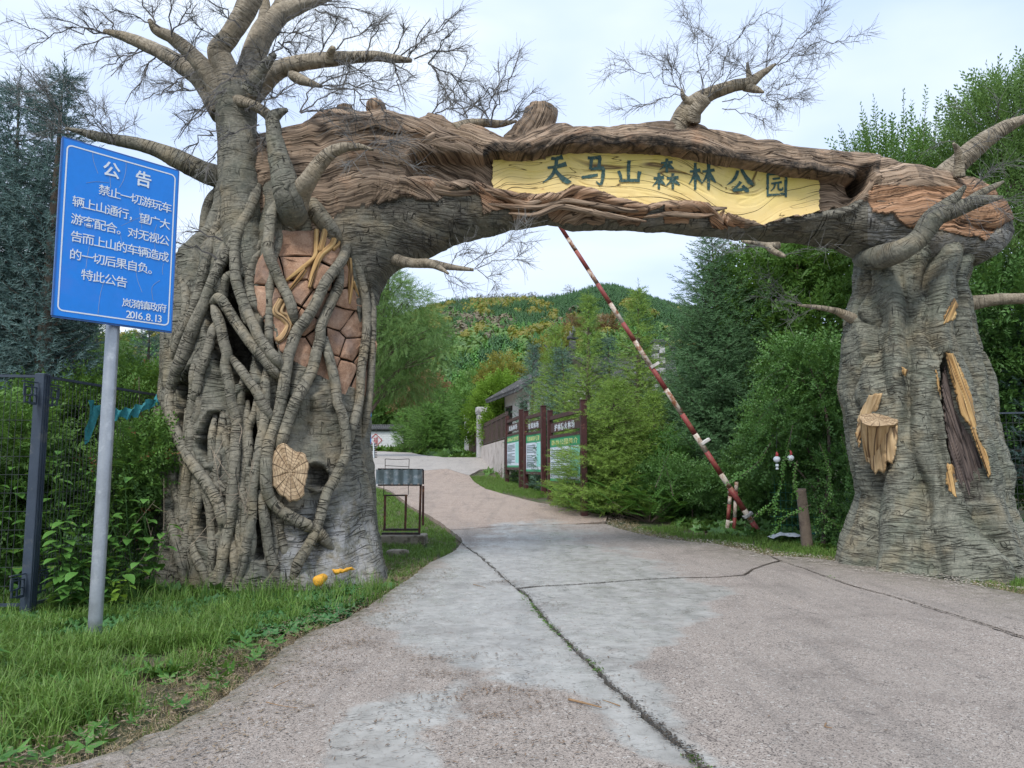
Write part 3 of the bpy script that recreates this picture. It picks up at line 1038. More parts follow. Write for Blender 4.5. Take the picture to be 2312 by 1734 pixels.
strip('wood_splinter', RT, [C7(*p) for p in [(555, 570), (590, 580), (640, 680), (675, 780), (690, 880), (700, 950), (745, 1020), (760, 1110), (745, 1130), (700, 1010), (660, 900), (620, 850), (600, 760), (570, 660)]], M_YWOOD, .09, (.35, 1))
strip('wood_splinter', RT, [C7(*p) for p in [(565, 1065), (590, 1075), (605, 1150), (630, 1230), (585, 1210), (555, 1150)]], M_YWOOD, .08, (.2, 1), seed=2)
strip('wood_splinter', RT, [C7(*p) for p in [(595, 340), (612, 365), (600, 430), (545, 460), (545, 420), (575, 370)]], M_YWOOD, .13, (-.4, 1), seed=3)
strip('wood_splinter', RT, [C7(*p) for p in [(515, 600), (525, 640), (535, 780), (522, 740), (508, 660)]], M_YWOOD, .06, (.1, 1), seed=4)
strip('wood_splinter', RT, [C7(*p) for p in [(215, 765), (280, 755), (260, 830), (200, 880), (190, 940), (175, 1000), (158, 940), (175, 850)]], M_PALEWOOD, .06, (-.4, 1), seed=5)
strip('wood_splinter', RT, [C7(*p) for p in [(178, 905), (345, 900), (346, 960), (335, 1030), (322, 1070), (300, 1060), (285, 1112), (262, 1095), (246, 1115), (228, 1085), (212, 1050), (200, 990)]], M_PALEWOOD, .12, (.05, 1), seed=12)
strip('wood_splinter', RT, [C7(*p) for p in [(365, 640), (392, 655), (380, 685), (362, 670)]], M_YWOOD, .10, (0, 1), seed=6)
strip('wood_splinter', RT, [C7(*p) for p in [(665, 520), (690, 560), (685, 610), (668, 590)]], M_YWOOD, .08, (0, 1), seed=7)
strip('dark_hollow', RT, [C7(*p) for p in [(548, 585), (575, 660), (600, 770), (640, 880), (695, 980), (735, 1060), (738, 1180), (725, 1245), (645, 1240), (600, 1150), (570, 1000), (548, 860), (538, 720)]], M_DARKWOOD, -.08, (.3, 1), seed=8)  # dark wood sheet lining the sunken hollow
0 and strip('wood_splinter', LT, [(772, 1068), (790, 1060), (812, 1062), (800, 1085), (794, 1110), (806, 1138), (798, 1140), (786, 1110), (778, 1090)], M_PALEWOOD, .10, (.3, 1), seed=9)
M_ORANGE = plain('orange_paint', (.72, .36, .03), .7, .3, 30, .6)
strip('painted_patch', LT, [(748, 1286), (790, 1282), (806, 1284), (780, 1291), (758, 1298)], M_ORANGE, .36, (1, 0), seed=10)
# ------------------------------------------------------------------ the hollow log across the top
def BD(px):                       # forward distance of the log's axis at a photo column
    px = np.asarray(px, float)
    u = (px - 1156) / FPX
    xa, ya, xb, yb = P(620, 430, 11.3)[0], 11.3, P(2150, 480, 12.45)[0], 12.45
    k = (yb - ya) / (xb - xa)
    return (ya - k * xa) / (1 - k * u)

C2 = lambda x, y: (700 + x / 2.765, 200 + y / 2.765)
C3 = lambda x, y: (1450 + x / 2.566, y / 2.566)
TOP = [(560, 330), (625, 312), (650, 302), (680, 288), (700, 279), (722, 262), (750, 256), (815, 258), (880, 258), (905, 268), (950, 276), (968, 264), (1000, 272), (1030, 290), (1062, 288), (1090, 296), (1105, 308), (1135, 313), (1162, 306), (1195, 300), (1240, 296),
       (1275, 290), (1300, 293), (1330, 297), (1365, 290), (1400, 285), (1450, 285), (1500, 284), (1567, 288), (1633, 312), (1676, 321), (1699, 331), (1730, 327), (1781, 343), (1859, 353), (1918, 357), (1976, 372), (2035, 382), (2112, 405), (2171, 416), (2229, 448), (2262, 479), (2280, 510), (2284, 530)]
BOT = [(560, 640), (700, 700), (855, 690), (874, 632), (902, 609), (953, 589), (989, 572), (1044, 547), (1116, 533), (1152, 518), (1206, 511), (1264, 507), (1293, 518), (1351, 518), (1423, 522), (1456, 527), (1500, 526), (1528, 530), (1579, 534), (1625, 534), (1692, 540),
       (1723, 547), (1800, 549), (1890, 560), (1930, 575), (2000, 600), (2100, 615), (2190, 612), (2229, 592), (2262, 562), (2278, 545), (2284, 534)]
LIPT = [(917, 372), (930, 348), (1000, 345), (1090, 352), (1110, 342), (1150, 345), (1206, 345), (1242, 334), (1290, 328), (1351, 327), (1500, 331), (1547, 339), (1625, 355), (1703, 366), (1781, 382), (1859, 390), (1937, 395), (1960, 384), (1974, 386)]
LIPB = [(917, 399), (968, 402), (1018, 413), (1080, 408), (1116, 424), (1170, 435), (1264, 435), (1293, 417), (1333, 421), (1387, 442), (1459, 460), (1500, 453), (1547, 452), (1600, 456), (1635, 466), (1642, 478), (1630, 490), (1640, 498), (1723, 503), (1762, 491), (1859, 475), (1918, 464), (1941, 444), (1966, 415), (1974, 392)]
def itab(t):
    t = np.array(t, float)
    o = np.argsort(t[:, 0], kind='stable')
    return lambda x: np.interp(x, t[o, 0], t[o, 1])
fT, fB, lT, lB = itab(TOP), itab(BOT), itab(LIPT), itab(LIPB)
# the grey bark skirt of the log: everything below this line
SK = itab([(560, 600), (740, 520), (760, 475), (850, 455), (930, 448), (985, 455), (1015, 432), (1050, 428), (1085, 440), (1090, 480), (1130, 475), (1150, 470), (1158, 498), (1190, 500), (1197, 468), (1235, 470), (1240, 498), (1280, 505), (1340, 510), (1365, 508), (1370, 478), (1390, 480), (1395, 512), (1440, 516),
           (1462, 480), (1495, 460), (1500, 505), (1555, 508), (1560, 480), (1600, 484), (1605, 512), (1690, 515), (1720, 510), (1760, 495), (1850, 480), (1880, 468), (1900, 455), (1962, 452), (1970, 480), (2010, 482), (2035, 500), (2070, 525), (2120, 520), (2180, 530), (2230, 540), (2284, 500)])

NS, NA = 900, 230
pxs = np.linspace(600, 2283, NS)
hd_t = itab([(600, .75), (900, .62), (1100, .5), (1700, .5), (1900, .6), (2100, .75), (2220, .6), (2284, .12)])
a = np.linspace(-math.pi, math.pi, NA)
a = a - .35 * np.sin(a)  * -1 * -1
V = np.zeros((NS, NA, 3))
for i, p in enumerate(pxs):
    D = float(BD(p))
    t0, b0 = P(p, fT(p), D), P(p, fB(p), D)
    zc, hz = (t0[2] + b0[2]) / 2, (t0[2] - b0[2]) / 2
    ca, sa = np.cos(a), np.sin(a)
    e = .72
    yy = -float(hd_t(p)) * np.sign(ca) * np.abs(ca) ** e
    zz = hz * np.sign(sa) * np.abs(sa) ** e
    V[i, :, 1] = D + yy
    V[i, :, 2] = zc + zz
    V[i, :, 0] = (p - 1156) / FPX * (D / (CP - (867 - (fT(p) + fB(p)) / 2) / FPX * SP))
N = norms(V)
if N[NS // 2, NA // 2, 1] > 0:
    N = -N
PX, PY = proj(V)
frontm = (V[..., 1] < BD(PX) + .02)
X, Z = V[..., 0], V[..., 2]
# flowing relief: streamlines that wander up and down
wr = (fbm(X * .55, 0 * X, V[..., 1] * .3, 2, 51) - .5) * 1.1 + (fbm(X * 1.6, Z * .5, 0, 3, 52) - .5) * .38
flow = Z + wr
d = .085 * (np.abs(np.sin(flow * 5.6 + 2 * noise(X * .7, 3, 0, 5))) ** .6 - .65)
d += .010 * (noise(X * .9, flow * 18, 0, 53) - .5) + .10 * (fbm(X * 1.3, Z * 1.3, V[..., 1], 3, 54) - .5)
gq = noise(X * .5, flow * 13, 1, 55) - .5
d -= .030 * np.exp(-(gq / .035) ** 2)
gq = noise(X * .8, flow * 24, 1, 57) - .5
d -= .010 * np.exp(-(gq / .04) ** 2)
skirt = (PY + (fbm(PX / 16, PY / 16, 0, 3, 58) - .5) * 16 > SK(PX))
bark = skirt.astype(float)
backb = V[..., 1] > BD(PX) + .05
dbk = .05 * (fbm(X * 2.2, Z * 2.2, V[..., 1] * 2, 4, 60) - .5) * 2
lips = lT(PX)
lipb = lB(PX)
jag = (fbm(PX / 13, PY / 40, 0, 3, 61) - .5)
inside = frontm & (PX > 917) & (PX < 1974)
k = sstep(-1, 4.5, PY - lips + jag * 5) * (1 - sstep(-4.5, 1, PY - lipb + jag * 7)) * sstep(915, 926, PX + jag * 6) * (1 - sstep(1962, 1972, PX + jag * 6)) * inside
# rims swell round the opening
rimT = np.exp(-((PY - lips + 14) / 13) ** 2) * (PX > 900) * (PX < 1985) * frontm
rimB = np.exp(-((PY - lipb - 12) / 12) ** 2) * (PX > 900) * (PX < 1985) * frontm
d = d * (1 - .75 * k)
d = np.where(skirt, d * .35 + dbk - .03, d)
d += rimT * (.04 + .08 * (fbm(PX / 60, 0, 0, 2, 63) - .3)) + rimB * .07
V += N * d[..., None]
V[..., 1] += k * .34
hole = np.exp(-(((PX - 1958) / 18) ** 2 + ((PY - 402) / 22) ** 2)) * inside * (PX < 1972)
V[..., 1] += hole * .5
w = np.zeros(V.shape)
w[..., 0] = 1 - bark
st = np.zeros(V.shape)
st[..., 0] = X
st[..., 1] = flow
bk_x = X * 1.0
st[..., 0] = np.where(skirt, Z + .2 * fbm(X, Z, 0, 2, 3), st[..., 0])
st[..., 1] = np.where(skirt, X, st[..., 1])
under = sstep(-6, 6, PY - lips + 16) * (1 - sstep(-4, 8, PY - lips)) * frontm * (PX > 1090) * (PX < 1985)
w[..., 1] = np.clip(under * 1.1 + .9 * hole, 0, 1)  # darker band along the upper lip's edge, and a darker hole
crest = (fbm(X * 3, 0, 0, 3, 66) > .5) * sstep(0, 8, 14 - (PY - fT(PX)))
w[..., 1] = np.maximum(w[..., 1], crest * .5 * (PX > 1090))
stain = np.exp(-(((PX - 885) / 50) ** 2 + ((PY - 468) / 18) ** 2)) + .8 * np.exp(-(((PX - 1040) / 50) ** 2 + ((PY - 500) / 24) ** 2)) + .5 * np.exp(-(((PX - 980) / 120) ** 2 + ((PY - 560) / 22) ** 2))
w[..., 1] = np.clip(w[..., 1] + stain * .9, 0, 1)
w[..., 2] = np.clip(np.exp(-((PY - lipb - 30) / 22) ** 2) * (PX > 1080) * (PX < 1680) * .8 + .75 * (PX > 1960) * (PY > 420) * frontm, 0, .9)
VV = np.vstack([V.reshape(-1, 3), V[-1].mean(0)[None]])
endf = np.stack([np.full(NA - 1, NS * NA), (NS - 1) * NA + np.arange(NA - 1) + 1, (NS - 1) * NA + np.arange(NA - 1)], 1)
ex = lambda A: np.vstack([A.reshape(-1, 3), A[-1, 0][None]])
M_LOG = bark_mat('log_surface', (.085, .08, .065), (.165, .155, .125), (.29, .27, .22), .3, .8, .9)
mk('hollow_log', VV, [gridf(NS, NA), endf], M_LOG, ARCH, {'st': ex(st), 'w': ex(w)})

# dark swirling hollow on the left shoulder and pulled-up folds: extra ribs of wood sweeping over the shoulder
RIB = [[C2(60, 640), C2(170, 520), C2(230, 400), C2(330, 330), C2(470, 300), C2(620, 320)], [C2(210, 700), C2(260, 600), C2(250, 500), C2(300, 420), C2(420, 380), C2(560, 350), C2(680, 330)],
       [C2(390, 700), C2(470, 620), C2(600, 575), C2(740, 570), C2(860, 600), C2(960, 590), C2(1090, 610)], [C2(300, 700), C2(370, 640), C2(330, 560), C2(350, 480), C2(440, 440), C2(560, 430)],
       [C2(420, 720), C2(520, 640), C2(650, 610), C2(800, 640), C2(930, 650), C2(1060, 640), C2(1200, 650), C2(1300, 660)], [C2(640, 380), C2(760, 300), C2(880, 250), C2(1000, 240), C2(1080, 300), C2(1075, 400)],
       [C2(680, 370), C2(800, 330), C2(920, 320), C2(1040, 350)], [C2(30, 330), C2(120, 260), C2(180, 180), C2(300, 200), C2(420, 160), C2(500, 190), C2(560, 240)],
       [C2(300, 260), C2(420, 230), C2(520, 260), C2(600, 250), C2(700, 200), C2(790, 190), C2(880, 240)],
       [C2(1050, 660), C2(1200, 670), C2(1350, 720), C2(1500, 680), C2(1650, 640), C2(1780, 660), C2(1930, 700)], [C2(1100, 720), C2(1300, 740), C2(1450, 740), C2(1600, 700), C2(1800, 730), C2(2000, 760), C2(2150, 740)],
       [C2(1240, 780), C2(1400, 790), C2(1550, 740), C2(1700, 760), C2(1900, 800), C2(2100, 830)],
       [C2(1320, 310), C2(1500, 320), C2(1700, 290), C2(1900, 320), C2(2100, 290), C2(2212, 300)],
       [C3(0, 790), C3(150, 770), C3(300, 790), C3(430, 850), C3(560, 880), C3(640, 910)], [C3(650, 870), C3(760, 860), C3(860, 910), C3(1000, 930)], [C3(1060, 940), C3(1180, 930), C3(1290, 990)],
       [C3(20, 1200), C3(150, 1175), C3(300, 1190), C3(420, 1210), C3(490, 1205)], [C3(10, 1260), C3(160, 1240), C3(330, 1250), C3(440, 1235)],
       [C3(1350, 980), C3(1330, 1060), C3(1290, 1120), C3(1230, 1170)], [C3(1400, 1000), C3(1560, 1040), C3(1700, 1090), C3(1820, 1180)], [C3(1330, 1160), C3(1500, 1200), C3(1620, 1280), C3(1680, 1330)],
       [C3(1900, 1190), C3(2020, 1230), C3(2100, 1300), C3(2120, 1340)]]
for i, rb in enumerate(RIB):
    if i in (0, 1, 3, 7):
        continue
    r0 = .055 if i < 9 else .042
    if i in (12, 13, 14, 15):
        r0 = .06
        rb = [(x, y - 12) for x, y in rb]
    n = len(rb)
    rows = []
    for j, (x, y) in enumerate(rb):
        D = float(BD(x)) - float(hd_t(x)) * .93
        if y < fT(x) + 25:
            D += .25
        rows.append((*P(x, y, D), r0 * (.35 if j in (0, n - 1) else 1)))
    tubepart('wood_rib', rows, M_LOG, res=16, step=.025, seed=500 + i, wood=1, nodes=False, rough=.018, dirt_shade=.55 if i in (12, 13, 14, 15) else 0)  # ribs of the upper lip are coloured darker

# stubs standing on the log
def topstub(pts, seed, flare=1.):
    rows = [(*P(x, y, float(BD(x)) - .05), r / FPX * 11.4) for x, y, r in pts]
    tubepart('branch_stub', rows, M_LOG, res=28, step=.02, seed=seed, wood=1, nodes=False, rough=.09)
topstub([(784, 330, 30), (782, 290, 26), (780, 262, 20), (780, 243, 20)], 601)
topstub([(852, 275, 24), (851, 255, 22), (850, 238, 24), (852, 228, 14)], 602)
topstub([(1180, 345, 60), (1195, 318, 52), (1212, 290, 44), (1223, 262, 42), (1225, 246, 38)], 603)

# ---- yellow name board: follows the recess
nb, mb = 520, 90
bx = np.linspace(1112, 1850, nb)
V, ST = np.zeros((nb, mb, 3)), np.zeros((nb, mb, 3))
dmid = .10
for i, p in enumerate(bx):
    D = float(BD(p)) - float(hd_t(p)) + .27
    ys_ = np.linspace(float(lT(p)) - 12, float(lB(p)) + 14, mb)
    ej = (noise(np.arange(mb) / 4., i > nb / 2, 0, 3) - .5) * 4 * (i in (0, nb - 1))
    for j in range(mb):
        V[i, j] = P(p + ej[j], ys_[j], D)
X, Z = V[..., 0], V[..., 2]
wr = (fbm(X * .55, 7, 0, 2, 71) - .5) * 1.0 + (fbm(X * 1.3, Z * .6, 0, 2, 72) - .5) * .3
flow = Z + wr
gq = noise(X * .42, flow * 4.2, 1, 75) - .5
gq2 = noise(X * .7, flow * 9, 1, 77) - .5
V[..., 1] += .012 * np.exp(-(gq / .02) ** 2) + .006 * np.exp(-(gq2 / .03) ** 2) + .02 * (fbm(X * 1.2, flow * 3, 0, 2, 78) - .5)
ST[..., 0], ST[..., 1] = X, flow
zt = V[:, :1, 2]
zb = V[:, -1:, 2]
ST[..., 2] = (Z - zb) / (zt - zb)
mk('name_board', V.reshape(-1, 3), gridf(nb, mb), M_BOARD, ARCH, {'st': ST.reshape(-1, 3)})

# brush strokes of the seven characters, each on a 100 x 100 field: points with half-widths
CH = {
 'tian': [[(34, 8, 5), (50, 9, 5), (72, 3, 8)], [(22, 42, 4), (50, 38, 5), (84, 28, 8)], [(52, 8, 5), (48, 45, 6), (34, 72, 5), (6, 96, 1)], [(46, 50, 5), (66, 74, 7), (84, 90, 9), (100, 92, 2)]],
 'ma': [[(30, 6, 5), (52, 6, 5), (78, 4, 6)], [(74, 4, 6), (70, 40, 5)], [(44, 8, 5), (40, 46, 5)], [(40, 46, 4), (66, 42, 5), (88, 42, 6)], [(86, 42, 6), (84, 70, 6), (76, 98, 4), (60, 88, 2)], [(8, 74, 4), (36, 70, 5), (66, 64, 4)]],
 'shan': [[(52, 4, 6), (50, 40, 6), (50, 80, 5)], [(12, 46, 5), (20, 66, 5), (22, 82, 4)], [(14, 86, 4), (50, 84, 5), (92, 84, 6)], [(92, 48, 7), (88, 70, 5), (88, 90, 4)]],
 'mu': [[(14, 34, 4), (50, 32, 5), (88, 28, 6)], [(52, 4, 6), (52, 50, 6), (51, 97, 5)], [(48, 34, 5), (32, 58, 4), (6, 78, 1)], [(54, 36, 5), (72, 56, 7), (96, 72, 2)]],
 'gong': [[(42, 10, 5), (34, 34, 5), (20, 52, 4), (4, 64, 1)], [(52, 2, 4), (66, 28, 6), (84, 54, 8), (100, 66, 2)], [(52, 52, 5), (42, 66, 4), (28, 80, 4), (24, 84, 4)], [(24, 84, 4), (48, 82, 5), (68, 78, 4)], [(58, 66, 4), (72, 84, 7), (74, 92, 4)]],
 'yuan': [[(8, 6, 5), (8, 50, 5), (8, 98, 4)], [(8, 8, 5), (50, 6, 5), (92, 4, 6)], [(92, 4, 6), (90, 50, 6), (90, 100, 5)], [(8, 92, 4), (50, 90, 4), (90, 88, 5)], [(30, 28, 3.5), (64, 24, 4)], [(24, 46, 3.5), (72, 40, 4)], [(42, 48, 3.5), (36, 64, 3.5), (22, 76, 2)], [(56, 46, 3.5), (58, 68, 4), (74, 70, 4), (76, 60, 2)]],
}
CH['lin'] = [[(x * .5 - 1, y, r * .8) for x, y, r in s] for s in CH['mu']] + [[(x * .58 + 42, y, r * .85) for x, y, r in s] for s in CH['mu']]
CH['sen'] = [[(x * .56 + 24, y * .48 - 2, r * .75) for x, y, r in s] for s in CH['mu']] + [[(x * .5 - 1, y * .56 + 44, r * .75) for x, y, r in s] for s in CH['mu']] + [[(x * .56 + 45, y * .56 + 44, r * .78) for x, y, r in s] for s in CH['mu']]
C6 = lambda x, y: (1100 + x / 2.765, 300 + y / 2.765)
PLACE = [('tian', 335, 145, 525, 318), ('ma', 575, 145, 750, 325), ('shan', 800, 165, 965, 322), ('sen', 1028, 160, 1205, 355), ('lin', 1255, 180, 1432, 360), ('gong', 1490, 218, 1670, 385), ('yuan', 1740, 245, 1878, 400)]
def character(name, key, place, depthf, half, parent, mat, jitter=1.):
    x0, y0, x1, y1 = place
    VV, FF, n = [], [], 0
    for s in CH[key]:
        q, _ = spline([(x, y, 0, r) for x, y, r in s], 4)
        q[:, 3] *= 1 + .25 * (rng.random(len(q)) - .5) * jitter
        T = np.gradient(q[:, :2], axis=0)
        T /= np.linalg.norm(T, axis=1)[:, None] + 1e-9
        Nn = np.stack([-T[:, 1], T[:, 0]], 1)
        for lay in (0, 1):
            for sg in (-1, 1):
                for k in range(len(q)):
                    e = q[k, :2] + Nn[k] * q[k, 3] * sg * 1.12
                    X, Y = C6(x0 + (x1 - x0) * e[0] / 100, y0 + (y1 - y0) * e[1] / 100)
                    VV.append(depthf(X, Y, lay))
        m = len(q)
        A = n + np.arange(m - 1)
        def strip_(a, b):
            i = np.arange(m - 1)
            return np.stack([n + a * m + i, n + a * m + i + 1, n + b * m + i + 1, n + b * m + i], 1)
        FF += [strip_(2, 3), strip_(0, 2), strip_(3, 1)]
        FF.append(np.array([[n, n + m, n + 3 * m, n + 2 * m], [n + m - 1, n + 3 * m - 1 + 0, n + 4 * m - 1, n + 2 * m + m - 1 - 0]])[:1])
        n += 4 * m
    return mk(name, VV, np.concatenate(FF), mat, parent, smooth=False)
bgrid = V.copy()
def onboard(X, Y, lay):
    D = float(BD(X)) - float(hd_t(X)) + .27
    # local relief of the board
    i = int(np.clip((X - 1112) / 738 * (nb - 1), 0, nb - 1))
    t0, b0 = float(lT(X)) - 12, float(lB(X)) + 14
    j = int(np.clip((Y - t0) / (b0 - t0) * (mb - 1), 0, mb - 1))
    return P(X, Y, bgrid[i, j, 1] - (.010 if lay else -.01) - .004 * (X % 2 > 1))
for key, *pl in PLACE:
    character('letter', key, pl, onboard, 0, ARCH, M_LETTER)

# ------------------------------------------------------------------ limbs
C1 = lambda x, y: (x / 2.765, y / 2.765)
CT = lambda x, y: (400 + x / 2.458, y / 2.458)
C5b = lambda x, y: (1450 + x / 2.212, 500 + y / 2.212)
def limb(pts, conv, scale, d0, d1=None, mat=None, seed=0, parent=ARCH, name='limb', rough=.0):
    d1 = d1 if d1 is not None else d0
    rows, n = [], len(pts)
    for i, (x, y, r, *dq) in enumerate(pts):
        D = dq[0] if dq else d0 + (d1 - d0) * i / (n - 1)
        X, Y = conv(x, y)
        rows.append((*P(X, Y, D), r / scale * D / FPX))
    mx = max(r for *_, r in rows)
    return tubepart(name, rows, mat or M_LIMB, parent=parent, res=int(np.clip(mx * 160, 12, 40)), step=.03, seed=seed, nodes=mx < .12, rough=rough or mx * .10, kscale=.7)
L_stem = limb([(1575, 1750, 110), (1520, 1450, 128), (1498, 1200, 124), (1490, 1000, 126), (1482, 850, 124), (1480, 700, 124), (1460, 600, 116), (1440, 540, 80)], C1, 2.765, 10.55, 10.75, M_TRUNK, 1, rough=.05)
L1 = limb([(1420, 680, 95), (1330, 500, 66), (1200, 340, 50), (1080, 240, 42), (980, 190, 32), (930, 120, 13)], C1, 2.765, 10.75, 10.3, seed=2)
L2 = limb([(1400, 700, 95), (1260, 510, 62), (1130, 405, 55), (1000, 325, 46), (860, 262, 38), (740, 217, 27), (650, 195, 13)], C1, 2.765, 10.85, 11.2, seed=3)
L3 = limb([(1450, 620, 95), (1410, 440, 82), (1368, 320, 74), (1430, 230, 62), (1505, 110, 68), (1560, 0, 72), (1600, -110, 70), (1640, -260, 60)], C1, 2.765, 10.7, 10.4, seed=4)
L4 = limb([(1500, 640, 90), (1560, 430, 82), (1600, 300, 80), (1660, 180, 78), (1740, 95, 68), (1850, 40, 54), (1960, 10, 34), (2070, -12, 14)], C1, 2.765, 10.9, 11.3, seed=5)
L4b = limb([(1690, 180, 64), (1760, 40, 58), (1840, -60, 50), (1900, -200, 40)], C1, 2.765, 11.1, 11.4, seed=6)
L4c = limb([(1640, 170, 40), (1655, 40, 34), (1640, -60, 34), (1650, -200, 30)], C1, 2.765, 11.0, 11.0, seed=7)
L5 = limb([(380, 560, 70), (450, 490, 66), (520, 420, 58), (610, 370, 50), (720, 345, 45), (850, 330, 42), (980, 318, 34), (1100, 312, 30), (1200, 325, 26), (1300, 335, 12)], CT, 2.458, 10.75, 10.2, seed=8)
L5b = limb([(620, 400, 20), (660, 430, 32), (720, 455, 26), (800, 480, 9)], CT, 2.458, 10.6, 10.3, seed=9)
L5c = limb([(845, 345, 34), (850, 300, 26), (865, 265, 18)], CT, 2.458, 10.3, 10.1, seed=10)
L5d = limb([(400, 520, 60), (450, 420, 40), (500, 350, 28), (545, 300, 12)], CT, 2.458, 10.4, 10.2, M_TRUNK, seed=11)
L6 = limb([(1400, 620, 40, 10.9), (1450, 625, 42, 10.6), (1540, 640, 34), (1640, 690, 32), (1700, 750, 36)], C1, 2.765, 10.4, 10.3, seed=12)
L7 = limb([(1838, 1450, 56, 11.5), (1835, 1400, 82, 11.0), (1830, 1340, 98, 10.6), (1820, 1270, 96, 10.35), (1790, 1180, 88), (1745, 1000, 68), (1712, 850, 52), (1705, 740, 42), (1740, 710, 32), (1795, 685, 12)], C1, 2.765, 10.25, 10.2, M_TRUNK, 13, rough=.03)
L8 = limb([(1790, 1400, 40, 11.4), (1815, 1350, 78, 10.9), (1838, 1290, 90, 10.5), (1872, 1205, 74, 10.3), (1930, 1120, 56), (2000, 1020, 48), (2070, 950, 42), (2150, 920, 32), (2240, 915, 22), (2330, 935, 8)], C1, 2.765, 10.3, 9.9, seed=14)
L9 = limb([(1450, 1120, 80), (1300, 1085, 72), (1200, 1040, 66), (1100, 990, 62), (1000, 945, 48), (880, 905, 42), (740, 878, 38), (600, 850, 32), (500, 822, 20), (408, 800, 7)], C1, 2.765, 11.1, 10.5, M_ROOT, 15)
B1 = limb([(190, 790, 75), (215, 720, 64), (270, 630, 62), (345, 570, 50), (430, 530, 42), (530, 498, 38), (620, 480, 36), (690, 430, 26), (775, 370, 7)], C3, 2.566, 11.8, 11.5, seed=16)
B1b = limb([(600, 500, 32), (660, 520, 22), (702, 535, 7)], C3, 2.566, 11.6, 11.4, seed=17)
B1c = limb([(635, 490, 26), (618, 430, 17), (608, 362, 6)], C3, 2.566, 11.6, 11.6, seed=18)
B1d = limb([(285, 600, 26), (240, 560, 16), (228, 515, 7)], C3, 2.566, 11.6, 11.5, seed=19)
B1e = limb([(290, 700, 52), (310, 640, 44), (370, 570, 40)], C3, 2.566, 11.7, 11.5, seed=20)
B2 = limb([(1730, 1080, 70), (1760, 1010, 64), (1835, 945, 60), (1925, 860, 58), (2020, 790, 48), (2120, 730, 38), (2212, 690, 25), (2320, 655, 8)], C3, 2.566, 12.3, 11.7, seed=21)
B2b = limb([(1835, 1030, 34), (1835, 930, 26), (1828, 870, 20), (1803, 830, 8)], C3, 2.566, 11.7, 11.5, seed=22)
B3 = limb([(1265, 1500, 46, 12.5), (1330, 1500, 66, 12.0), (1410, 1482, 70, 11.65), (1500, 1450, 62), (1600, 1380, 56), (1680, 1275, 62), (1760, 1200, 48), (1820, 1140, 30), (1872, 1078, 12)], C3, 2.566, 11.55, 10.9, M_TRUNK, seed=23)
B3b = limb([(1730, 1250, 50), (1850, 1200, 46), (1960, 1165, 34), (2090, 1143, 10)], C3, 2.566, 11.1, 10.8, M_TRUNK, seed=24)
B3c = limb([(1860, 1190, 34), (1960, 1120, 24), (2040, 1080, 18), (2092, 1052, 7)], C3, 2.566, 11.1, 11.2, M_TRUNK, seed=25)
B4 = limb([(500, 100, 7), (560, 108, 12), (620, 118, 15), (680, 120, 20)], C5b, 2.212, 11.6, 11.8, seed=26)
B4b = limb([(625, 118, 20), (650, 145, 16), (690, 165, 14), (715, 175, 6)], C5b, 2.212, 11.7, 11.5, seed=27)
B5 = limb([(1060, 490, 30), (1010, 465, 24), (960, 445, 17), (880, 430, 12), (775, 418, 5)], C5b, 2.212, 12.5, 12.2, seed=28)
B6 = limb([(2170, 690, 22), (2210, 682, 16), (2260, 676, 13), (2330, 674, 11), (2420, 670, 7)], lambda x, y: (x, y), 1., 12.4, 12.0, seed=29)
B7 = limb([(430, 1000, 40, 11.4), (540, 1068, 38, 11.2), (640, 1090, 32, 11.), (740, 1092, 30), (860, 1112, 22), (1020, 1132, 10)], C2, 2.765, 11.0, 10.7, seed=30)
B7b = limb([(720, 1085, 26), (800, 1115, 20), (865, 1155, 7)], C2, 2.765, 10.8, 10.6, seed=31)
B8 = limb([(900, 260, 50), (980, 225, 34), (1080, 215, 28), (1180, 220, 24), (1290, 203, 7)], C2, 2.765, 11.3, 11.6, seed=32)

# ------------------------------------------------------------------ wire twigs
class Tw:
    def __init__(s):
        s.V, s.F, s.n = [], [], 0
    def seg(s, pts, r0, r1):
        pts = np.asarray(pts)
        V = sweep(pts, np.linspace(r0, r1, len(pts)), 3).reshape(-1, 3)
        s.V.append(V)
        s.F.append(gridf(len(pts), 3, True) + s.n)
        s.n += len(V)

def spray(tw, tf, p, q, r, lev, dens):
    p, q = np.array(p), np.array(q)
    L = np.linalg.norm(q - p)
    n = max(4, int(L / .09))
    pts = [p]
    dirn = (q - p) / L
    wob = rng.normal(0, .16, (n, 3))
    for i in range(n):
        t = (i + 1) / n
        pts.append(p + (q - p) * t + wob[i] * L * .28 * (1 - t * .5) * math.sin(t * math.pi) + np.array([0, 0, .06 * L * math.sin(t * math.pi)]))
    pts = np.array(pts)
    tw.seg(pts, r, r * .45)
    # fine straight wires
    for i in range(1, len(pts)):
        for _ in range(dens - (i % 2)):
            a = pts[i - 1] + (pts[i] - pts[i - 1]) * rng.random()
            d = (pts[i] - pts[i - 1])
            d /= np.linalg.norm(d) + 1e-9
            d = d * rng.uniform(.35, 1.1) + rng.normal(0, .62, 3)
            d /= np.linalg.norm(d)
            b = a + d * rng.uniform(.07, .36) * (1 if lev else .85)
            tf.seg(np.array([a, (a + b) / 2 + rng.normal(0, .006, 3), b]), .0026, .0016)
    if lev > 0:
        k = max(2, int(L / .26))
        for _ in range(k):
            i = rng.integers(1, len(pts) - 1)
            d = dirn * rng.uniform(.7, 1.1) + rng.normal(0, .42, 3)
            d /= np.linalg.norm(d)
            spray(tw, tf, pts[i], pts[i] + d * L * rng.uniform(.3, .55), r * .62, lev - 1, dens)

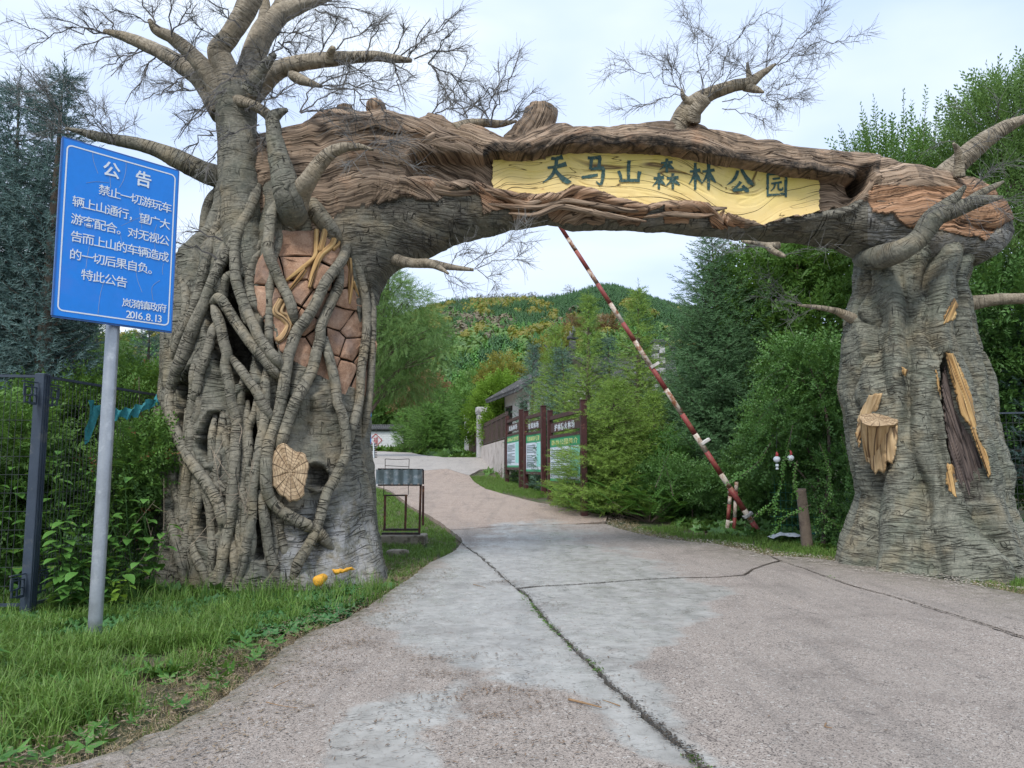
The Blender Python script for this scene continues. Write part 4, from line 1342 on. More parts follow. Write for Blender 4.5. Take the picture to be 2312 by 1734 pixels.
def twigs(parent, pairs, d, r=.014, lev=2, dens=3):
    tw, tf = Tw(), Tw()
    for (x0, y0), (x1, y1) in pairs:
        dd = d + rng.uniform(-.35, .35)
        spray(tw, tf, P(x0 * 1.0452, y0 * 1.0452, d), P(x1 * 1.0452, y1 * 1.0452, dd), r, lev, dens)
    mk('wire_twigs', np.vstack(tw.V), np.vstack(tw.F), M_TWIG, parent, smooth=False, kind='stuff')
    mk('fine_twigs', np.vstack(tf.V), np.vstack(tf.F), M_TWIG2, parent, smooth=False, kind='stuff')

twigs(L2, [((228, 74), (80, 85)), ((228, 74), (110, 40)), ((240, 80), (160, 110)), ((260, 85), (200, 10)), ((300, 105), (240, 165)), ((310, 110), (215, 150)), ((340, 120), (270, 225)), ((225, 72), (150, 60))], 11.1)
twigs(L1, [((336, 48), (285, -30)), ((345, 60), (255, 25)), ((370, 75), (425, 10)), ((372, 80), (365, -20)), ((420, 155), (350, 200)), ((440, 190), (310, 215)), ((450, 220), (385, 300)), ((400, 130), (440, 60)), ((460, 200), (520, 150)), ((400, 120), (330, 150))], 10.35)
twigs(L3, [((500, 100), (420, 60)), ((520, 60), (430, -10)), ((480, 160), (560, 190)), ((500, 150), (600, 130)), ((490, 190), (440, 250))], 10.3)
twigs(L4, [((600, 70), (700, 95)), ((620, 40), (730, 10)), ((560, 150), (640, 60)), ((580, 120), (690, 60)), ((560, 190), (710, 130)), ((690, 10), (800, 30)), ((540, 200), (640, 210)), ((600, 90), (650, 150)), ((680, 20), (790, 80))], 10.9)
twigs(L5, [((690, 120), (735, 45)), ((715, 115), (810, 60)), ((850, 118), (880, 60)), ((860, 125), (965, 60)), ((895, 128), (1010, 112)), ((925, 138), (1010, 190)), ((930, 138), (980, 235)), ((720, 130), (800, 172)), ((850, 130), (865, 205)), ((790, 118), (830, 40)), ((820, 125), (900, 170)), ((760, 130), (740, 190)), ((880, 130), (930, 40)), ((925, 138), (990, 60))], 10.25)
twigs(L6, [((560, 270), (480, 300)), ((600, 250), (560, 330)), ((560, 240), (640, 180))], 10.2, lev=1)
twigs(L7, [((648, 243), (745, 190)), ((648, 243), (700, 150)), ((650, 245), (760, 235))], 10.15)
twigs(L5b, [((690, 188), (850, 200)), ((700, 190), (870, 240)), ((690, 185), (800, 150))], 10.25)
twigs(L8, [((800, 322), (905, 362)), ((790, 318), (890, 300)), ((770, 320), (700, 250)), ((820, 330), (860, 300)), ((800, 320), (750, 360))], 9.9, r=.008, lev=1, dens=4)
twigs(L9, [((148, 290), (60, 150)), ((135, 280), (20, 220)), ((150, 290), (100, 200)), ((238, 308), (140, 190)), ((244, 308), (220, 210)), ((250, 312), (190, 240)), ((150, 290), (90, 300)), ((240, 305), (280, 260))], 10.5, r=.009)
twigs(L_stem, [((480, 280), (390, 330)), ((475, 250), (400, 240)), ((480, 300), (440, 400)), ((470, 220), (390, 280)), ((530, 240), (600, 210)), ((530, 270), (590, 320)), ((480, 520), (400, 500)), ((470, 560), (370, 520))], 10.3, lev=1)
twigs(B8, [((930, 250), (1000, 170)), ((940, 245), (1055, 230)), ((1060, 268), (1000, 200)), ((1060, 272), (1115, 140)), ((1080, 270), (1190, 215)), ((1000, 250), (1120, 160)), ((1010, 255), (960, 180)), ((1040, 255), (1090, 170)), ((1100, 262), (1130, 240))], 11.3)
twigs(B1, [((1678, 140), (1795, 30)), ((1680, 142), (1855, 90)), ((1650, 160), (1690, 50)), ((1515, 208), (1500, 65)), ((1515, 210), (1540, 78)), ((1520, 215), (1665, 130)), ((1560, 235), (1650, 262)), ((1530, 210), (1610, 60)), ((1560, 220), (1700, 215)), ((1640, 170), (1560, 130))], 11.5, r=.009)
twigs(B1b, [((1655, 205), (1765, 170)), ((1655, 207), (1745, 215)), ((1655, 207), (1700, 240))], 11.4, r=.008)
twigs(B1d, [((1475, 198), (1440, 120)), ((1472, 196), (1350, 150)), ((1480, 205), (1375, 240)), ((1475, 198), (1400, 110)), ((1480, 200), (1455, 140))], 11.5, r=.009)
twigs(B2, [((2065, 305), (1990, 330)), ((2120, 270), (2060, 230)), ((2180, 258), (2240, 220)), ((2150, 262), (2160, 210)), ((2080, 330), (2160, 300))], 11.6, r=.007, lev=1, dens=2)
twigs(B3, [((2120, 425), (2190, 480)), ((2105, 405), (2215, 335)), ((2060, 440), (2150, 530)), ((2060, 440), (1990, 470)), ((2080, 430), (2200, 440)), ((2100, 410), (2160, 350))], 10.8, r=.006, lev=1, dens=3)
twigs(B4, [((1672, 540), (1560, 528)), ((1640, 530), (1540, 560)), ((1690, 555), (1780, 540))], 11.6, r=.007, lev=1)
twigs(B5, [((1735, 660), (1620, 640)), ((1760, 665), (1700, 700)), ((1735, 660), (1640, 600))], 12.2, r=.007, lev=1)
twigs(B7, [((1025, 580), (1150, 500)), ((975, 572), (1030, 505)), ((1000, 578), (1100, 540)), ((1025, 582), (1120, 560)), ((1030, 582), (1080, 620))], 10.7, r=.007)
twigs(B7b, [((960, 590), (990, 655)), ((962, 590), (1020, 630))], 10.6, r=.005, lev=1)
# ------------------------------------------------------------------ ground, road slabs
def soil_mat():
    t = NT('soil', .95)
    g = t.geo()
    n = t.noise(g, 1.2, 6, .65)
    n2 = t.noise(g, 30, 4, .7)
    f = t.math('ADD', t.math('MULTIPLY', n, .5), t.math('MULTIPLY', n2, .5))
    c = t.ramp(f, [(.3, (.045, .034, .024)), (.5, (.105, .082, .056)), (.7, (.20, .16, .11))])
    green = t.rmap(t.noise(g, .8, 5, .7), .42, .58)
    c = t.mix(t.math('MULTIPLY', green, .75), c, (.035, .075, .018))
    return t.fin(c, .95, t.bump(f, 1., .05))
M_SOIL = soil_mat()
xs = np.unique(np.round(np.concatenate([np.linspace(-3000, -60, 12), np.linspace(-60, -25, 24), np.linspace(-25, 25, 150), np.linspace(25, 60, 24), np.linspace(60, 3000, 12)]), 3))
ys = np.unique(np.round(np.concatenate([[-3000, -400, -60, -20], np.linspace(-10, 80, 240), np.linspace(80, 200, 40), np.linspace(200, 5500, 20)]), 3))
gx, gy = np.meshgrid(xs, ys)
gzv = gz(gy) + .05 * (fbm(gx * .5, gy * .5, 0, 3, 5) - .5) * (np.abs(gy) < 200) - .06
mk('ground', np.stack([gx, gy, gzv], -1), gridf(len(ys), len(xs)), M_SOIL, kind='structure')

L_EDGE = [(-60, 1800), (180, 1734), (300, 1690), (400, 1645), (480, 1598), (560, 1540), (600, 1512), (632, 1475), (698, 1435), (779, 1406), (810, 1385), (840, 1370), (862, 1352), (885, 1337), (925, 1312), (966, 1276), (1000, 1262), (1028, 1246), (1042, 1229), (1038, 1218), (1017, 1201), (990, 1180), (967, 1166), (944, 1155), (921, 1143), (898, 1123), (877, 1109), (854, 1101), (800, 1090)]
R_EDGE = [(1060, 1075), (1070, 1088), (1095, 1105), (1141, 1119), (1180, 1129), (1220, 1138), (1279, 1147), (1338, 1161), (1372, 1168), (1369, 1180), (1391, 1195), (1440, 1208), (1492, 1219), (1560, 1227), (1620, 1233), (1689, 1248), (1735, 1259), (1826, 1263), (1908, 1274), (1986, 1288), (2078, 1305), (2169, 1320), (2261, 1338), (2400, 1368), (2700, 1440)]
CENTER = [(1040, 1232), (1060, 1245), (1085, 1262), (1110, 1285), (1135, 1310), (1168, 1336), (1190, 1352), (1215, 1385), (1235, 1412), (1262, 1440), (1300, 1478), (1345, 1522), (1380, 1560), (1425, 1600), (1470, 1645), (1510, 1680), (1560, 1725), (1600, 1765), (1700, 1850)]
TRANS1 = [(1168, 1336), (1215, 1332), (1290, 1328), (1370, 1322), (1450, 1316), (1540, 1312), (1620, 1311), (1680, 1306), (1700, 1292), (1735, 1280), (1762, 1272)]
RLONG = [(1735, 1259), (1762, 1272), (1820, 1292), (1880, 1315), (1935, 1334), (2005, 1352), (2080, 1375), (2160, 1400), (2240, 1425), (2312, 1450), (2400, 1480), (2700, 1580)]
TRANS2 = [(1017, 1201), (1060, 1199), (1120, 1193), (1200, 1190), (1290, 1188), (1369, 1187)]
FARJ = [(854, 1101), (900, 1078), (960, 1064), (1010, 1060), (1060, 1075)]
def W(l):
    return [tuple(G(*p)[:2]) for p in l]
BL = [(-.6, 1.0)]
def lowpt(x, y):
    return (x, y)
gL, gR, gC, gT1, gRL, gT2, gF = map(W, (L_EDGE, R_EDGE, CENTER, TRANS1, RLONG, TRANS2, FARJ))
iT2 = 20
left_near = gL[:19]                           # up to (1042,1229)
# slab outlines in metres
near_l = [(-9, .4)] + gL[1:19]
A_ = near_l + gC[1:] + [(3.0, .4)]
iR = [i for i, p in enumerate(R_EDGE) if p == (1735, 1259)][0]
iA = [i for i, p in enumerate(R_EDGE) if p == (1369, 1180)][0]
B_ = gC[5:] + [(3.0, .4), (14, .4)] + gRL[::-1][:-1][:11] + gT1[::-1][1:-1]
C_ = gRL[0:] + [(14, .5), (15, 4.0)] + gR[::-1][:len(gR) - iR - 1]
D_ = [gL[18], gL[19]] + gT2 + gR[iA + 1:iR + 1] + [gRL[1]] + gT1[::-1][1:] + gC[1:5][::-1]
E_ = gL[20:28] + gF[1:-1] + gR[0:iA + 1] + gT2[::-1][1:-1]
F_ = [gF[0], gL[28]] + W([(700, 1075), (640, 1040), (640, 1026), (780, 1021), (860, 1020), (930, 1023), (965, 1030), (1000, 1034), (1060, 1034), (1100, 1034)]) + [tuple(P(1160, 1036, 37)[:2]), tuple(P(1330, 1040, 33)[:2]), tuple(P(1330, 1048, 31.5)[:2]), tuple(P(1200, 1048, 33)[:2])] + W([(1141, 1056), (1083, 1062)]) + gF[::-1][0:-1]

WETP = [[(950, 1295), (1000, 1250), (1060, 1222), (1160, 1208), (1300, 1225), (1450, 1262), (1560, 1300), (1620, 1345), (1560, 1400), (1470, 1440), (1440, 1500), (1500, 1570), (1580, 1660), (1640, 1740), (1520, 1745), (1440, 1690), (1360, 1610), (1270, 1560), (1190, 1545), (1120, 1530), (1010, 1505), (900, 1470), (860, 1430), (830, 1390), (880, 1350)],
        [(790, 1612), (850, 1592), (930, 1580), (1000, 1552), (1045, 1560), (1020, 1600), (1050, 1620), (1062, 1640), (990, 1650), (1020, 1700), (990, 1760), (700, 1790), (770, 1690)], [(1060, 1190), (1240, 1182), (1330, 1200), (1250, 1225), (1080, 1212)]]
def resample(poly, base):
    out = []
    n = len(poly)
    for i in range(n):
        a_, b_ = np.array(poly[i]), np.array(poly[(i + 1) % n])
        L = np.linalg.norm(b_ - a_)
        st_ = base * max(1., (a_[1] + b_[1]) / 2 / 8)
        k = max(1, int(L / st_))
        nn = np.array([-(b_ - a_)[1], (b_ - a_)[0]]) / max(L, 1e-6)
        for j in range(k):
            t_ = j / k
            out.append(a_ + (b_ - a_) * t_ + nn * rng.normal(0, .012) * (1 if 0 < t_ else .3))
    return out

def slab(name, poly, mat, parent, top=.035, gap=.012, vary=0., step=.14):
    pts = resample(poly, .09)
    c = np.mean(pts, 0)
    # shrink for the joint
    P_ = np.array(pts)
    nx = np.roll(P_, -1, 0) - np.roll(P_, 1, 0)
    nx /= np.linalg.norm(nx, axis=1)[:, None] + 1e-9
    nm = np.stack([-nx[:, 1], nx[:, 0]], 1)
    area = .5 * np.sum(P_[:, 0] * np.roll(P_[:, 1], -1) - np.roll(P_[:, 0], -1) * P_[:, 1])
    P_ = P_ + nm * gap * (1 if area > 0 else -1) * (.6 + rng.random((len(P_), 1)))
    nb_ = len(P_)
    x0, y0 = P_.min(0)
    x1, y1 = P_.max(0)
    rows = []
    y = y0 + .03
    while y < y1:
        st_ = step * max(.55, y / 7)
        rows.append(np.stack([np.arange(x0, x1, st_) + rng.random() * st_, np.full(len(np.arange(x0, x1, st_)), y)], 1))
        y += st_
    g_ = np.vstack(rows)
    ok = inpoly(g_[:, 0], g_[:, 1], P_) & (polydist(g_[:, 0], g_[:, 1], [tuple(p) for p in P_] + [tuple(P_[0])]) > .035 * np.maximum(1, g_[:, 1] / 8))
    allp = [Vector(p) for p in P_] + [Vector(p) for p in g_[ok]]
    vv, ee, ff, *_ = geometry.delaunay_2d_cdt(allp, [], [list(range(nb_))], 1, 1e-5)
    vv = np.array([(v[0], v[1]) for v in vv])
    ff = np.array([f for f in ff if len(f) == 3])
    edge = polydist(vv[:, 0], vv[:, 1], [tuple(p) for p in P_] + [tuple(P_[0])]) < 1e-4
    z = gz(vv[:, 1]) + top + vary + .008 * (fbm(vv[:, 0] * 1.1, vv[:, 1] * 1.1, 0, 3, 3) - .5) - .008 * edge * (vv[:, 1] < 9)
    V = np.stack([vv[:, 0], vv[:, 1], z], 1)
    # skirt from boundary edges
    from collections import Counter
    cnt = Counter()
    for f in ff:
        for a_, b_ in ((f[0], f[1]), (f[1], f[2]), (f[2], f[0])):
            cnt[(min(a_, b_), max(a_, b_))] += 1
    bd = [(a_, b_) for f in ff for a_, b_ in ((f[0], f[1]), (f[1], f[2]), (f[2], f[0])) if cnt[(min(a_, b_), max(a_, b_))] == 1]
    ids = sorted({i for e in bd for i in e})
    mp = {q: len(V) + i for i, q in enumerate(ids)}
    m2 = len(ids)
    Vb = V[ids].copy()
    Vb[:, 2] -= .09
    V = np.vstack([V, V[ids], Vb])
    sk = np.array([(mp[b_], mp[a_], mp[a_] + m2, mp[b_] + m2) for a_, b_ in bd])
    ppx, ppy = proj(V)
    wet = np.zeros(len(V))
    wx = ppx + (fbm(V[:, 0] * 1.5, V[:, 1] * 1.5, 0, 4, 31) - .5) * 150
    wy = ppy + (fbm(V[:, 0] * 1.5, V[:, 1] * 1.5, 0, 4, 32) - .5) * 60
    for wp in WETP:
        i_ = inpoly(wx, wy, wp)
        dd_ = polydist(wx, wy, wp + wp[:1])
        wet = np.maximum(wet, np.clip(.5 + np.where(i_, dd_, -dd_) / 40., 0, 1))
    moss = np.clip(1 - polydist(V[:, 0], V[:, 1], gL[:18]) / .35, 0, 1)
    mr = np.clip(1 - polydist(V[:, 0], V[:, 1], gR[12:]) / 1.5, 0, 1)
    return mk(name, V, [ff, sk], mat, parent, {'wet': wet, 'edge': np.maximum(moss, mr * .7)}, smooth=True)

def road_mat(name, tint=(1, 1, 1), pale=0.):
    t = NT(name, .8)
    g = t.geo()
    wet0 = t.attr('wet', 'Fac')
    edge = t.attr('edge', 'Fac')
    wn = t.noise(g, 3.2, 7, .68)
    wet = t.rmap(t.math('ADD', wet0, t.math('MULTIPLY', t.math('SUBTRACT', wn, .5), 2.2)), .30, .82)
    pits = t.rmap(t.noise(t.map(g, (1, .6, 1)), 22, 5, .7), .60, .64)
    wet = t.math('MULTIPLY', wet, t.math('SUBTRACT', 1., t.math('MULTIPLY', pits, .8)))
    big = t.noise(g, .55, 4, .6)
    v1 = t.vor(g, 120, out='Color')
    vd = t.vor(g, 120)
    v2 = t.vor(g, 60, out='Color')
    n2 = t.noise(g, 120, 3, .7)
    s1 = t.n('SeparateColor')
    t.l(v1, s1.inputs[0])
    s2 = t.n('SeparateColor')
    t.l(v2, s2.inputs[0])
    agg = t.ramp(t.math('ADD', t.math('MULTIPLY', s1.outputs[0], .6), t.math('MULTIPLY', n2, .4)), [(.15, tuple(np.array((.17, .147, .127)) * tint)), (.5, tuple(np.array((.335, .282, .243)) * tint)), (.85, tuple(np.array((.46, .40, .35)) * tint))])
    agg = t.mix(t.rmap(s2.outputs[1], .94, .97), agg, (.48, .45, .41))
    agg = t.mix(t.rmap(s1.outputs[2], .90, .94), agg, (.05, .04, .035))
    agg = t.mix(t.rmap(big, .38, .62, 0, .6), agg, t.mix(.5, agg, tuple(np.array((.27, .24, .21)) * tint)))
    skim = t.ramp(t.noise(g, 7, 6, .6), [(.3, (.285, .275, .252)), (.7, (.41, .398, .37))])
    scr = t.line(t.noise(t.map(g, (1.5, 3.2, 1), rot=(0, 0, .5)), 2.2, 5, .6, .8), .018)
    skim = t.mix(t.math('MULTIPLY', scr, .35), skim, (.06, .055, .05))
    c = t.mix(wet, agg, skim)
    # trodden grime, rubber streaks, damp patches
    streak = t.noise(t.map(g, (1.6, .22, 1), rot=(0, 0, .55)), 2.0, 4, .6)
    c = t.mix(t.rmap(streak, .5, .66, 0, .45), c, t.mix(.5, c, (.07, .065, .06)))
    damp = t.rmap(t.noise(g, .9, 5, .6), .52, .64, 0, .40)
    c = t.mix(damp, c, t.mix(.6, c, (.08, .06, .05)))
    c = t.mix(t.math('MULTIPLY', edge, t.rmap(t.noise(g, 5, 5, .7), .35, .65)), c, (.10, .095, .05))
    if pale:
        c = t.mix(pale, c, (.42, .41, .39))
    fc = t.line(t.noise(g, 1.1, 5, .6, .6), .004)
    c = t.mix(t.math('MULTIPLY', fc, .8), c, (.05, .04, .035))
    rough = t.mix(wet, .72, t.ramp(t.noise(g, 4, 4), [(.35, .24), (.65, .5)]))
    rr_ = t.n('RGBToBW')
    t.l(rough, rr_.inputs[0])
    hgt = t.math('ADD', t.math('MULTIPLY', vd, t.math('SUBTRACT', 1.1, wet)), t.math('MULTIPLY', t.noise(g, 9, 4), .35))
    hgt = t.math('SUBTRACT', hgt, t.math('MULTIPLY', scr, .12))
    return t.fin(c, rr_.outputs[0], t.bump(hgt, .65, .010), Specular_IOR_Level=.5)
M_ROAD = road_mat('road_concrete')
M_ROAD2 = road_mat('old_concrete', (1.18, 1.07, 1.0))
M_PAD = road_mat('pale_concrete', (1.1, 1.1, 1.12), .45)

road = mk('road', np.stack([np.tile([-9, 14.], 60), np.repeat(np.linspace(0, 45, 60), 2), gz(np.repeat(np.linspace(0, 45, 60), 2)) - .2], 1), gridf(60, 2)[:, ::-1], M_SOIL, kind='structure')
slab('slab', A_, M_ROAD, road)
slab('slab', B_, M_ROAD, road, vary=.004)
slab('slab', C_, M_ROAD, road, vary=-.002)
slab('slab', D_, M_ROAD, road, vary=.002)
slab('slab', E_, M_ROAD2, road, vary=-.003)
slab('slab', F_, M_PAD, road, vary=0)
ROADPOLY = [np.array(p) for p in (A_, B_, C_, D_, E_, F_)]
def onroad(x, y):
    r = np.zeros(np.broadcast(x, y).shape, bool)
    for p in ROADPOLY:
        r |= inpoly(x, y, p)
    return r
# ------------------------------------------------------------------ paints and metals
M_GALV = plain('galvanised_steel', (.36, .39, .43), .42, .18, 5, .15, metal=.55, dirt_shade=(.5, .53, .56), dirtamt=.4)
M_BLUE = plain('blue_sign_sheet', (.001, .20, .70), .45, .10, 1.6, .05, dirt_shade=(.02, .20, .70), dirtamt=.35)
M_BLUE_EDGE = plain('blue_sign_edge', (.02, .10, .33), .5, .3, 8, .2)
M_WHITE = plain('white_lettering', (.66, .72, .78), .5, .06, 10, .05)
M_DSTEEL = plain('dark_blue_steel', (.035, .05, .075), .45, .25, 5, .15, dirt_shade=(.09, .10, .11), dirtamt=.3)
M_WIRE = plain('dark_wire', (.03, .035, .04), .55, .3, 9, .1)
M_GWIRE = plain('green_wire', (.02, .16, .13), .55, .3, 9, .1)
M_RUST = plain('rusty_steel', (.085, .036, .026), .8, .45, 9, .5, dirt_shade=(.20, .085, .04), dirtamt=.5)
M_BLACKST = plain('blackened_steel', (.03, .022, .022), .7, .4, 9, .4, dirt_shade=(.10, .045, .03), dirtamt=.4)
M_TIN = plain('tin_panel', (.24, .30, .32), .38, .2, 7, .2, metal=.4, dirt_shade=(.52, .56, .58), dirtamt=.45)
M_CONC = plain('rough_concrete', (.25, .22, .17), .9, .3, 4, .8, dirt_shade=(.10, .085, .06), dirtamt=.5)
M_BRICKR = plain('old_brick', (.20, .10, .075), .9, .35, 9, .7)
M_MAROON = plain('maroon_timber', (.052, .015, .014), .55, .3, 6, .25, dirt_shade=(.13, .05, .035), dirtamt=.25)
M_PLASTER = plain('white_plaster', (.62, .60, .58), .85, .10, 2, .25, dirt_shade=(.42, .40, .37), dirtamt=.35)
M_SOFFIT = plain('soffit', (.50, .43, .40), .85, .10, 2, .2)
M_WTILE = plain('white_brick', (.63, .64, .66), .6, .10, 7, .2, dirt_shade=(.48, .47, .45), dirtamt=.3)
M_GTILE = plain('grey_roof_tile', (.055, .057, .060), .8, .4, 7, .5, dirt_shade=(.19, .19, .18), dirtamt=.4)
M_PILLAR = plain('weathered_pillar', (.46, .45, .45), .85, .15, 3, .5, dirt_shade=(.24, .23, .24), dirtamt=.6)
M_RED = plain('red_paint', (.42, .04, .05), .6, .2, 8, .1)
M_GLASS = plain('dark_glass', (.03, .035, .04), .12, .2, 2, .05)
M_PLINTH = plain('plinth_plaster', (.50, .45, .42), .9, .12, 2.5, .4, dirt_shade=(.36, .31, .28), dirtamt=.6)
M_DWOOD = plain('weathered_post_wood', (.20, .155, .12), .9, .3, 5, .9, dirt_shade=(.10, .075, .06), dirtamt=.5)
M_FENCEB = plain('brown_iron', (.055, .035, .03), .6, .3, 8, .3)

def gpt(px, py):
    return G(px, py)

# ------------------------------------------------------------------ font lettering
_glyph = {}
def text_mesh(txt, ext=.0, bold=0.):
    key = (txt, ext, bold)
    if key not in _glyph:
        c = bpy.data.curves.new('lettering', 'FONT')
        c.body = txt
        c.size = 1.
        c.extrude = ext
        c.offset = bold
        c.resolution_u = 2
        c.align_x = 'LEFT'
        o = bpy.data.objects.new('lettering_source', c)
        COL.objects.link(o)
        bpy.context.view_layer.update()
        me = bpy.data.meshes.new_from_object(o.evaluated_get(bpy.context.evaluated_depsgraph_get()))
        bpy.data.objects.remove(o)
        bpy.data.curves.remove(c)
        _glyph[key] = me
    return _glyph[key]

def letter(name, txt, M, box, parent, mat, ext=.01, bold=.0, lowres=None):
    """glyph scaled to box (x0, z0, x1, z1) of the plane given by the 3x4 matrix M (columns right, out, up, origin)"""
    me = text_mesh(txt, ext, bold)
    n = len(me.vertices)
    co = np.zeros(n * 3)
    me.vertices.foreach_get('co', co)
    co = co.reshape(-1, 3)
    if n == 0:
        return None
    mn, mx = co.min(0), co.max(0)
    x0, z0, x1, z1 = box
    X = x0 + (co[:, 0] - mn[0]) / max(mx[0] - mn[0], 1e-6) * (x1 - x0)
    Z = z0 + (co[:, 1] - mn[1]) / max(mx[1] - mn[1], 1e-6) * (z1 - z0)
    Y = (co[:, 2] - mn[2]) / max(mx[2] - mn[2], 1e-6) * .003
    V = X[:, None] * M[:, 0] + Y[:, None] * M[:, 1] + Z[:, None] * M[:, 2] + M[:, 3]
    F = {}
    for p in me.polygons:
        F.setdefault(len(p.vertices), []).append(list(p.vertices))
    return mk(name, V, [np.array(f) for f in F.values()], mat, parent, smooth=False)

# ------------------------------------------------------------------ the blue notice on its pole
base = G(213, 1440)
top = P(255, 735, base[1] + .03)
SIGN = thing('notice_sign', 'blue rectangular notice board with white lettering on a round grey steel pole', 'sign', base)
mb = MB()
pts = [base + (np.array([top[0], top[1], top[2]]) - base) * t for t in np.linspace(-.04, 1.25, 14)]
mb.tube(pts, .0625, 28)
mb.out('pole', M_GALV, SIGN, smooth=True)
# panel corners from its own plane: 1.22 x 1.62 m, turned to the road
def solve_plane():
    # top-left (142,312) top-right (405,387) bottom-left (118,710) bottom-right (387,747)
    dl, dr = 6.95, 7.75
    tl, bl = P(142, 311, dl + .02), P(118, 711, dl)
    tr, br = P(405, 388, dr + .02), P(388, 748, dr)
    return tl, tr, bl, br
tl, tr, bl, br = solve_plane()
ux = ((tr - tl) + (br - bl)) / 2
uz = ((tl - bl) + (tr - br)) / 2
un = np.cross(uz, ux)
un /= np.linalg.norm(un)
if un[1] > 0:
    un = -un
def sp(u, v, o=0.):
    """u, v in 0..1 from the lower left corner"""
    return bl * (1 - u) * (1 - v) + br * u * (1 - v) + tl * (1 - u) * v + tr * u * v + un * o
mb = MB()
q = [(0, 0), (1, 0), (1, 1), (0, 1)]
V = [sp(u, v, o) for o in (0, -.025) for u, v in q]
mb.add(V, np.array([[0, 1, 2, 3], [7, 6, 5, 4], [0, 4, 5, 1], [1, 5, 6, 2], [2, 6, 7, 3], [3, 7, 4, 0]]))
mb.out('panel', M_BLUE, SIGN)
# lipped edge of folded sheet
mb = MB()
for (a_, b_) in (((0, 0), (1, 0)), ((1, 0), (1, 1)), ((1, 1), (0, 1)), ((0, 1), (0, 0))):
    mb.bar(sp(*a_, -.013), sp(*b_, -.013), .012, .036)
mb.out('edge_strip', M_BLUE_EDGE, SIGN)
for v in (.25, .78):
    mb = MB()
    mb.bar(sp(.1, v, -.045), sp(.9, v, -.045), .03, .03)
    mb.out('bracket', M_GALV, SIGN)
# white border line with rounded corners
ring = []
W_, H_ = np.linalg.norm(ux), np.linalg.norm(uz)
def rrect(mx, my, r, n=6):
    o = []
    for cx, cy, a0 in ((1 - mx - r / W_, 1 - my - r / H_, 0), (mx + r / W_, 1 - my - r / H_, 90), (mx + r / W_, my + r / H_, 180), (1 - mx - r / W_, my + r / H_, 270)):
        for k in range(n + 1):
            a_ = rad(a0 + 90 * k / n)
            o.append((cx + r / W_ * math.cos(a_), cy + r / H_ * math.sin(a_)))
    return o
o1, o2 = rrect(.032, .028, .05), rrect(.032 + .013 / W_, .028 + .013 / H_, .038)
V = [sp(u, v, .003) for u, v in o1] + [sp(u, v, .003) for u, v in o2]
m = len(o1)
i = np.arange(m)
mk('border', V, np.stack([i, (i + 1) % m, m + (i + 1) % m, m + i], 1), M_WHITE, SIGN, smooth=False)

def signtext(txt, u0, v0, u1, v1, sz=None, bold=0.):
    """characters spread from (u0,v0) to (u1,v1) - cell centres; sz in metres"""
    n = len(txt)
    for k, ch in enumerate(txt):
        if ch == ' ':
            continue
        t = k / max(n - 1, 1)
        u, v = u0 + (u1 - u0) * t, v0 + (v1 - v0) * t
        me = text_mesh(ch, .01, bold)
        cb = np.zeros(len(me.vertices) * 3)
        me.vertices.foreach_get('co', cb)
        cb = cb.reshape(-1, 3)
        mn, mx = cb.min(0), cb.max(0)
        full = ch not in '，。.'
        adv = .5
        lat = ch in '0123456789.'
        cxg = .5 if not lat else (mn[0] + mx[0]) / 2
        c = sp(u, v, .0035)
        ex, ez = ux / W_, uz / H_
        x0, x1 = (mn[0] - cxg) * sz, (mx[0] - cxg) * sz
        z0, z1 = (mn[1] - .38) * sz, (mx[1] - .38) * sz
        M = np.stack([ex, un, ez, c], 1)
        letter('letter', ch, M, (x0, z0, x1, z1), SIGN, M_WHITE, .01, bold)
# positions measured on the sign: u across, v up
def uvof(cx, cy):
    """photo crop (100..430, 300..760, 3.606x) -> u, v on the board, by bilinear inversion"""
    X, Y = 100 + cx / 3.606, 300 + cy / 3.606
    u = v = .5
    c = [proj(p) for p in (bl, br, tl, tr)]
    c = [np.array([float(a_), float(b_)]) for a_, b_ in c]
    for _ in range(25):
        p = c[0] * (1 - u) * (1 - v) + c[1] * u * (1 - v) + c[2] * (1 - u) * v + c[3] * u * v
        du = (c[1] - c[0]) * (1 - v) + (c[3] - c[2]) * v
        dv = (c[2] - c[0]) * (1 - u) + (c[3] - c[1]) * u
        s_ = np.linalg.solve(np.stack([du, dv], 1), np.array([X, Y]) - p)
        u += s_[0]
        v += s_[1]
    return u, v
def st_(txt, a, b, sz, bold=0.):
    signtext(txt, *uvof(*a), *uvof(*b), sz, bold)
st_('公告', (522, 298), (785, 375), .165, .018)
st_('禁止一切游玩车', (465, 470), (985, 612), .112, .004)
st_('辆上山通行，望广大', (263, 568), (970, 747), .112, .004)
st_('游客配合。对无视公', (252, 712), (965, 880), .112, .004)
st_('告而上山的车辆造成', (248, 853), (960, 1013), .112, .004)
st_('的一切后果自负。', (240, 998), (872, 1120), .112, .004)
st_('特此公告', (328, 1162), (603, 1215), .112, .004)
st_('岚漪镇政府', (645, 1385), (948, 1428), .095, .004)
st_('2016.8.13', (660, 1473), (928, 1512), .105, .004)
